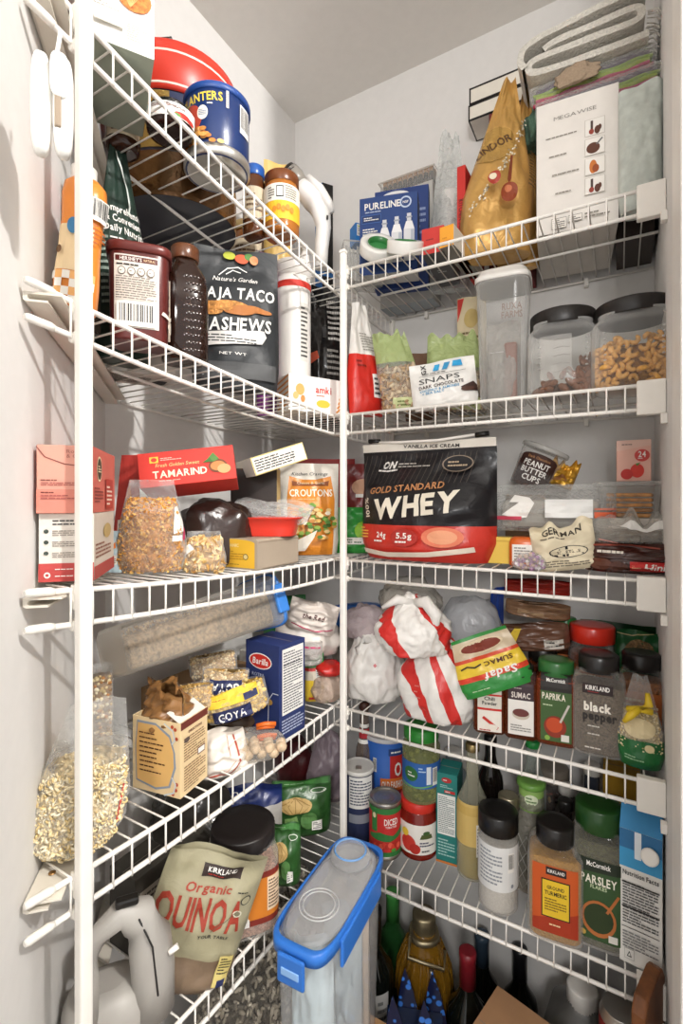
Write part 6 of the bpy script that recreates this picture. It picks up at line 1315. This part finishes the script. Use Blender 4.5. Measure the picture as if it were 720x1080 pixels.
q=fj(j,2*j.r_,j.h_); q.r(-.5,.70,.5,.78,M('b52a34')).r(-.5,.79,.5,.82,WT).r(-.5,.66,.5,.69,WT); q.done(j.t)
# salt shaker with black cap
def l_salt(q): q.r(-.72,.26,.72,.72,M('e2e2e0')).l(-.5,.32,.1,.68,9,M('8a8f96')).bar(.24,.46,.42,.66,8).e(.36,.32,.04,.02,M('8a8f96'))
P,d=spot('R',5,525,.030); spice('salt_shaker','white sea salt shaker with a black cap at the shelf front',525,.030,41,857,CL2,M('1a1817','gloss'),M('dcd9d4','grain',sc=300,var=.12),.70,l_salt,i=5,ex=2,ky=1,capk=36,shoulder=.80,capw=1.0,caph=.2)
# foil wrapped bottle with green paper collar
P,d=spot('R',5,560,.10); j=bottle('oil_bottle','bottle in clear net wrap with a pale green paper collar',P,38,822,M('b9b5a8','clear',op=.4,edge=.75,rough=.12,bump=1,sc=50),.62,.56,M('4a4630','gloss'),.4,M('6fa04a','gloss'),.05)
j.part('collar',[(j.r_*.64,j.h_*.74),(j.r_*.66,j.h_*.745),(j.r_*.64,j.h_*.96)],M('8ab05a')); q=Pf(Pr(lambda u,v,e:(j.r_*.665*math.sin(u/(j.r_*.66)),-(j.r_*.667)*math.cos(u/(j.r_*.66)),v),.005),2*j.r_,j.h_); q.e(0,.86,.18,.05,M('dfe8c8')).l(-.14,.83,.14,.89,2,M('4d7a35')).l(-.25,.77,.25,.8,1,M('4d7a35')); q.done(j.t)
b=MB()
for k in range(14):
    for sg in(-1,1):
        b.tube([tuple(Vector(j.S(((k/14)*2*PI+sg*f*1.6)*j.r_,.01+j.h_*.5*f,.0012))) for f in [i/8 for i in range(9)]],.0005,M('c9c6bf'),4)
b.build('net_wrap',j.t,'stuff')
P,d=spot('R',5,536,.095); r=W(11,d); h=top(P,d,838); j=Jar('small_jar','small jar with a pale gold lid between the shaker and wrapped bottle','jar',P,facing(P),[(r*.85,0),(r,.003),(r,h*.8),(r*.85,h*.86)],M('8a8468','clear',op=.4,edge=.7),n=28); j.ridged('lid',r*.95,h*.85,h,M('c9c0a4','metal'),28)
# dark bottles further back
for px,back,wd,py,gl,cp,lab in((596,.10,22,843,'1a1412','1c1a19','slim black sauce bottle with a black cap behind the turmeric'),(598,.19,26,828,'6a6460','e2dfd8','grey bottle with a white cap at the back near the parsley'),(624,.20,24,805,'3a3f4a','dcd8d0','tall bottle with a white flip cap at the back near the parsley')):
    P,d=spot('R',5,px,back); j=bottle('condiment_bottle',lab,P,wd,py,M(gl,'gloss',rough=.12),.55,.62,None,0,M(cp,'gloss'),.10)
    q=fj(j,2*j.r_,j.h_); q.r(-.6,.2,.6,.55,M('c9c2b4')).l(-.4,.25,.4,.5,5,M('4a4a4a')); q.done(j.t)
P,d=spot('R',5,582,.235); P.y=1.055; r=.036; h=top(P,1.0,800); j=Jar('trail_mix_jar','large clear jar of dark trail mix at the back of the bottom shelf','jar',P,0,[(r*.86,0),(r,.005),(r,h*.8),(r*.85,h*.86)],CL2,n=36); j.ridged('lid',r*.9,h*.85,h,M('8a8074','gloss'),36)
rr=random.Random(3); pts=[]
for k in range(220): a=rr.uniform(0,6.3); pts.append((r*.82*math.cos(a),r*.82*math.sin(a),.01+rr.random()*h*.72))
scatter('trail_mix',j.t,pts,'seed',.0042,[M('4a2a20','matte'),M('7a3a24','matte'),M('9a7a4a','matte'),M('3a2a2a','matte')],3); filler(j.t,[(r*.8,.004),(r*.78,h*.74)],M('3a2418','grain',sc=80))
# turmeric, parsley, carton
def l_tur(q): q.r(-.40,.10,.40,.70,M('c9561c')).p([(-.40,.10),(.40,.10),(.40,.32),(-.40,.2)],M('a83414')).r(-.16,.62,.2,.69,M('2a1c18')).t('KIRKLAND',.02,.655,.028,WT,w=.3).r(-.24,.24,.26,.58,M('2a1c10')).r(-.22,.25,.24,.57,M('e6c02a')).t('GROUND',.01,.51,.03,M('3a2a10'),w=.3).t('TURMERIC',.01,.46,.035,M('3a2a10'),w=.38).l(-.18,.30,.2,.42,5,M('7a5a1a')).l(-.1,.17,.25,.2,1,M('f0d0a0'))
P,d=spot('R',5,585,.022); spice('spice_bottle','yellow ground turmeric jar with an orange label and black cap',585,.022,54,870,CL2,M('1d1a18','gloss'),M('b8862a','grain',sc=300,var=.25),.74,l_tur,i=5,ky=.8,capk=34,shoulder=.80,capw=.70)
def l_par(q): q.r(-.42,.08,.42,.66,M('33502a')).t('McCormick',0,.62,.035,WT,w=.44).p([(-.42,.56),(.42,.58),(.42,.66),(-.42,.66)],M('1f2a1c')).t('McCormick',0,.625,.035,WT,w=.44).t('PARSLEY',0,.515,.06,M('f0ecdc'),w=.66).t('FLAKES',0,.465,.025,M('c9d8b0'),w=.3).e(.0,.24,.32,.13,M('b56a34')).e(.0,.245,.27,.105,M('2a3a1a')).line([(.15,.3),(.36,.44)],.05,M('b56a34')).r(.18,.1,.34,.15,M('d9d6ce')).e(-.28,.12,.05,.02,M('c9a44a'))
P,d=spot('R',5,631,.042); spice('spice_bottle','large parsley flakes jar with a green label and green cap',631,.042,50,850,CL2,M('1f461b','gloss'),M('4a4a24','grain',sc=260),.76,l_par,i=5,ky=.85,capk=40,shoulder=.82,capw=.90)
P=Vector((.0285,.868,CAMZ+ZR[4]+.0045)); d=cs*P.y-sn*P.x; w_,h_=.054,top(P,d-.02,878)
t,pr=carton('milk_carton','white and blue milk carton with white screw cap and nutrition panel','carton',P,facing(P,-4),w_,.055,h_,M('e4e2dc'),side=M('d9d7d0'),topm=M('3a8abf'))
q=Pf(pr('F'),w_,h_); q.r(-.5,.72,.5,1,M('3a96c8')).r(-.5,.86,.5,1,M('2a6a9a')).r(-.14,.80,.02,1,M('dfe6ea')).t('Nutrition Facts',.0,.68,.035,INK,w=.84).r(-.44,.27,.44,.275,INK).l(-.42,.3,.42,.62,15,M('4a4a4a'),3).r(-.44,.60,.44,.61,INK).r(-.44,.42,.44,.43,INK).l(-.42,.12,.42,.25,6,M('7a7a7a'),5).r(-.38,.04,-.14,.12,M('b9b7b0')).r(-.365,.045,-.155,.115,M('e4e2dc')).p([(-.32,.06),(-.2,.06),(-.26,.105)],INK).p([(-.295,.068),(-.225,.068),(-.26,.092)],M('e4e2dc')); q.done(t)
MB().lathe([(.0115,0),(.0118,.002),(.0115,.009),(.009,.010)],WHITE,20).xf(Matrix.Translation((.012,-.0285,h_*.855))@Matrix.Rotation(math.radians(62),4,'X')).build('screw_cap',t)
b=MB().prism([(-.0275,h_),(.0275,h_),(.002,h_+.026),(-.002,h_+.026)],-w_/2,w_/2,M('3a8abf')).xf(Matrix.Rotation(PI/2,4,'Z')); b.build('gable_top',t)
P,d=spot('R',5,655,.225); t,pr=carton('yellow_carton','yellow and dark carton at the back by the right wall','box',P,0,.06,.05,.19,M('c99a2a'),side=M('2a2624')); q=Pf(pr('F'),.06,.19); q.r(-.5,0,.5,.6,M('1f2a5a')).l(-.3,.65,.3,.8,2,M('5a3a10')); q.done(t)

# clutter at the back of the bottom left shelf
for px,back,wd,dp,py,c,lab in((150,.15,.07,.06,905,'3a3630','dark grey carton at the back behind the grey jug'),(238,.215,.08,.05,850,'4a3a34','brown carton at the back behind the black salt jar lid'),(330,.17,.06,.06,800,'6a2a26','dark red carton at the back behind the squash pouch')):
    P,d=spot('L',5,px,back); h_=top(P,d,py)
    t,pr=carton('back_row_carton',lab,'box',P,PI/2,wd,dp,h_,M(c)); q=Pf(pr('F'),wd,h_); q.r(-.4,.6,.4,.8,M('b5ab9c')).l(-.35,.64,.35,.76,2,M('4a4540')); q.done(t)
# ================================================================ on the floor below the shelves
# cardboard carrier box standing on the floor with the tall clear container on it
zt=CAMZ-.612; hb=.30
P=Vector((-.397,.668,0)); 
t,pr=carton('moving_box','large brown cardboard box on the floor under the tall container','box',P+Vector((0,0,.006)),0,.085,.22,zt-hb-.007,M('9a7550'))
P=Vector((-.397,.668,zt-hb)); t=thing('cereal_container','tall clear storage container with a blue clip lid and round pour cap','container',P,math.radians(3)); BLU=M('2f6fc4','gloss',rough=.3)
hw,hl=.046,.112
def cs_(u,sx,sy,ex=5): x,y=sect(u,ex); return x*sx,y*sy
MB().lathe([(hw*.84,0),(hw*.88,.004),(hw*.99,hb*.94),(hw*1.0,hb*.95)],M('e6e6e6','clear',op=.07,edge=.5,rough=.1),56,5,hl/hw).build('container_body',t)
MB().lathe([(hw*1.02,hb*.925),(hw*1.07,hb*.93),(hw*1.07,hb*.985),(hw*1.04,hb*.99),(hw*.98,hb*.985)],BLU,56,5,hl/hw,cap=False).build('lid_rim',t)
LT=M('e2e2e2','clear',op=.14,edge=.55,rough=.12); top_=MB()
top_.lathe([(hw*1.0,hb*.982),(hw*.90,hb*.99),(hw*.84,hb*1.005),(hw*.70,hb*1.012)],LT,56,3.2,hl/hw*.97); top_.build('lid_top',t)
sc_=MB(); sc_.lathe([(.036,hb*1.010),(.034,hb*1.035),(.031,hb*1.05),(.026,hb*1.055)],LT,36,c=(0,hl*.55,0)); sc_.build('pour_cap',t)
b=MB()
for i in range(36):
    a=2*PI*i/36; b.v.append((.0265*math.cos(a),hl*.55+.0265*math.sin(a),hb*1.056))
b.tube([(.0265*math.cos(2*PI*i/36),hl*.55+.0265*math.sin(2*PI*i/36),hb*1.057) for i in range(36)],.0016,M('6f9fd8','gloss'),6,closed=True); b.v=b.v; b.build('cap_ring',t)
b=MB(); 
for R0 in(.030,.024): b.tube([(R0*math.cos(2*PI*i/36),-hl*.42+R0*math.sin(2*PI*i/36),hb*1.013) for i in range(36)],.0012,M('dedede','frost',op=.6),5,closed=True)
b.build('lid_groove',t)
for y in(-1,):
    MB().box((0,y*hl*1.12,hb*.90),(hw*.95,.006,.040),BLU).build('front_clip',t,bev=.004); MB().box((0,y*hl*1.145,hb*.895),(hw*.62,.003,.010),M('8ab4e6','gloss')).build('clip_slot',t,bev=.001)
for x in(-1,1): MB().box((x*hw*1.09,0,hb*.90),(.006,hl*1.3,.040),BLU).build('side_clip',t,bev=.003)
for k,(x,y,c,sd) in enumerate(((-.008,-.05,'c9dbe2',3),(.006,.02,'b9c6cc',5),(0,.06,'d8c9b8',7))):
    cut_pouch(t,.07,hb*.82,.05,M(c,'film',rough=.3),'inner_bag',(x,y,.004),seed=sd,wr=.008,topt=.3)
# sack of hulls behind
P=Vector((-.605,.76,.0065))
t,fn=lump('seed_sack','large clear sack of grey sunflower seeds on the floor below the left shelves','sack',P,.4,(.11,.17,.26),M('d8d4cc','clear',op=.05,edge=.35,rough=.2),seed=6,amp=.10,sq=3,flat=.85)
scatter('sunflower_seeds',t,blobpts(fn,4200,5,.965,Vector((.5,-.6,.75)).normalized()),'seed',.0042,[M('b0a898','matte'),M('8a8276','matte'),M('d2cabc','matte'),M('6a645a','matte')],5)
vs,fs=ico(4); MB().add([fn(p,.93) for p in vs],fs,M('5a5348','grain',sc=90),True).build('seed_mass',t)
# bottles standing on the floor
def fbottle(name,lab,px,pytop,d,r,h,glass,capc,zt=None,neck=.3,sh=.58):
    Pt=at(px,pytop,d); P=Vector((Pt.x,Pt.y,Pt.z-h)); 
    return P
def wine(lab,px,pytop,d,r,h,glass,capc,lbl=None,name='wine_bottle'):
    Pt=at(px,pytop,d); z0=max(.0065,Pt.z-h); P=Vector((Pt.x,Pt.y,.0065)); h=Pt.z-.0065
    s=h-.30
    j=Jar(name,lab,'bottle',P,facing(P),[(r*.9,0),(r,.004),(r,h-.12),(r*.92,h-.105),(r*.55,h-.085),(.0145,h-.07),(.0135,h-.004),(.012,h)],glass,n=32); j.h_=h; j.r_=r
    if capc: j.part('capsule',[(.0150,h-.062),(.0148,h-.012),(.0155,h-.010),(.0155,h+.001),(.012,h+.002)],capc)
    if lbl: q=fj(j,2*r,h); lbl(q); q.done(j.t)
    return j
DG=M('10130f','gloss',rough=.06)
wine('black glossy wine bottle beside the tall clear container',394,958,.955,.038,.3,DG,BLACK,lambda q:q.r(.05,.50,.4,.72,M('c9c9c6')).l(.1,.52,.35,.7,6,M('6a6a6a')))
wine('black wine bottle with a dark red capsule on the floor',493,1003,.90,.038,.3,DG,M('7a1a24','gloss',rough=.35),lambda q:q.r(-.3,.3,.3,.6,M('b9b08a')))
wine('dark wine bottle with a blue-grey capsule at the back',508,985,1.05,.036,.3,DG,M('3a4a5a','gloss'))
wine('dark green bottle with foil neck under the shaker',548,1000,1.04,.036,.3,DG,M('1f1f22','gloss'),lambda q:q.r(-.3,.3,.3,.55,M('8a8070')))
# gold decanter with ridged shoulders
Pt=at(447,962,.99); P=Vector((Pt.x,Pt.y,.0065)); h=Pt.z-.0065; AG=M('a87a24','clear',op=.45,edge=.8,rough=.04)
j=Jar('tequila_decanter','wide amber decanter with ridged shoulders and a brushed metal stopper','bottle',P,facing(P,10),[(.05,0),(.056,.006),(.056,h-.13),(.050,h-.10),(.034,h-.06),(.022,h-.045),(.022,h-.03)],AG,n=48,ex=2.4)
filler(j.t,[(.048,.004),(.052,h-.14),(.046,h-.105),(.03,h-.066)],M('5a3a10','gloss',rough=.15),'liquor',2.4,1,40)
b=MB()
for k in range(20):
    a=2*PI*k/20; b.tube([(.057*math.cos(a),.057*math.sin(a),h-.15),(.052*math.cos(a),.052*math.sin(a),h-.105),(.036*math.cos(a),.036*math.sin(a),h-.062)],[.004,.0045,.003],AG,6)
b.build('shoulder_ribs',j.t,'stuff')
sm=M('9a8e72','metal',rough=.4); j.part('stopper',[(.021,h-.035),(.023,h-.03),(.023,h-.004),(.021,h),(.012,h)],sm); j.part('neck_ring',[(.029,h-.048),(.031,h-.044),(.029,h-.036)],sm)
b=MB(); b.tube([(-.030,-.02,h-.03),(-.038,-.035,h-.06),(.03,-.05,h-.07),(.036,-.03,h-.05)],.0035,sm,8); b.tube([(.005,-.05,h-.07),(.012,-.07,h-.16)],.004,M('c9c9c9','metal'),8); b.build('wire_bail',j.t)
j=wine('green glass bottle behind the decanter',414,940,1.10,.038,.3,M('2f6a34','clear',op=.5,edge=.85,rough=.05),M('4a9a4a','gloss'))
# gift bag with blue print
Pt=at(437,1050,.875); P=Vector((Pt.x,Pt.y,.0065)); h=Pt.z-.0065
t=thing('gift_bag','black gift bag with bright blue dotted points around the bottles','bag',P,facing(P,0)); 
BB=M('12203f','gloss',rough=.25)
def spotted():
    m=M('1f5fc0','gloss',rough=.25).copy(); nt=m.node_tree; N=nt.nodes; v=N.new('ShaderNodeTexVoronoi'); v.inputs['Scale'].default_value=70; tc=N.new('ShaderNodeTexCoord'); nt.links.new(tc.outputs['Object'],v.inputs[0])
    cr=N.new('ShaderNodeValToRGB'); cr.color_ramp.elements[0].position=.32; cr.color_ramp.elements[0].color=(.05,.22,.75,1); cr.color_ramp.elements[1].position=.42; cr.color_ramp.elements[1].color=(.008,.012,.05,1); nt.links.new(v.outputs[0],cr.inputs[0]); nt.links.new(cr.outputs[0],N['Principled BSDF'].inputs['Base Color']); return m
SPM=spotted(); b=MB(); b.box((0,0,(h-.05)/2),(.10,.05,h-.05),BB); b.build('bag_body',t)
for k,(x,y) in enumerate(((-.034,-.027),(.020,-.027),(-.014,.027),(.036,.027))):
    MB().prism([(x-.022,h-.085),(x+.026,h-.085),(x+.012,h-.02),(x-.004,h+.022),(x-.012,h-.01)],y-.001,y+.001,SPM).build('bag_point',t)
# cardboard box, bottom right
Pt=at(520,1040,.86); z=Pt.z; P=Vector((-.125,.795,.0065))
t,pr=carton('cardboard_box','brown cardboard box on the floor below the spice jars','box',P,math.radians(-14),.17,.15,.414,M('a8805c'),topm=M('b58a64'))
q=Pf(pr('T'),.17,.15); q.p([(.1,-.2),(.2,-.12),(.24,-.24),(.16,-.3)],INK); q.done(t)
# grey jug at the back right
Pt=at(600,1000,.93); P=Vector((-.06,.985,.0065)); h=CAMZ-.88-.0065+.0
GJ=M('6a6864','gloss',rough=.4); j=Jar('detergent_jug','grey plastic jug with a white cap under the bottom shelf','jug',P,0,[(.065,0),(.07,.006),(.07,h-.12),(.055,h-.06),(.025,h-.035),(.022,h-.025)],GJ,ex=3.5,n=40); j.ridged('cap',.026,h-.03,h,WHITE,30)
b=MB(); b.tube([(.03,-.05,h-.06),(.05,-.075,h-.10),(.05,-.08,h-.17),(.03,-.07,h-.22)],.012,GJ,10); b.build('jug_handle',j.t)
# silver can and skillet at right
P=Vector((.0,.835,.0065)); h=top(P,cs*P.y-sn*P.x,1062); j=Jar('drink_can','tall silver can with a red and black top near the wooden board','can',P,0,[(.026,0),(.028,.004),(.028,h-.012),(.024,h-.002),(.0245,h)],M('b9b5ae','metal'),n=32)
q=fj(j,.056,h); q.r(-1,.75,1,.97,M('7a1a1a')).e(0,.9,.3,.06,M('c9c2b8')); q.done(j.t)
# wooden board leaning on the right wall
Pt=at(692,1030,.72); P=Vector((.034,.80,.0065)); h=top(P,cs*P.y-sn*P.x,1028)
t=thing('wooden_board','dark brown wooden board leaning upright against the right wall','board',P,0)
MB().prism([(-.04,0),(.04,0),(.04,h-.02),(.03,h-.004),(.018,h),(-.03,h-.012),(-.04,h-.03)],-.009,.009,M('7a4a26','wood')).xf(Matrix.Rotation(math.radians(70),4,'Z')).build('board_panel',t,bev=.003)
# ================================================================ white clamp hanging from the top shelf end
P=at(58,112,.40); t=thing('bag_sealer','white plastic clamp sealer hanging beside the near pole','sealer',P,facing(P,0)); SWm=M('eceae4','gloss',rough=.3)
def half(x,y,w_,hh,th,nm,m,ex=3.2):
    b=MB(); b.lathe([(w_*.75,-th/2),(w_,-th/2*.6),(w_,th/2*.6),(w_*.75,th/2)],m,40,ex,hh/w_); b.xf(Matrix.Translation((x,y,0))@Matrix.Rotation(PI/2,4,'X')); return b.build(nm,t)
half(-.010,.004,.0075,.041,.014,'back_jaw',SWm); half(.006,.0,.0075,.040,.014,'front_jaw',SWm); half(.003,-.008,.0068,.018,.004,'latch_cover',M('f4f2ee','gloss')).location=(.0,0,.021)
MB().box((.002,-.002,-.006),(.005,.014,.03),M('8a7a68','gloss')).build('hinge',t,bev=.001)
MB().tube([(.001,-.004,.038),(.003,-.004,.052),(.004,-.002,.062)],.0017,SWm,8).build('hanging_loop',t)
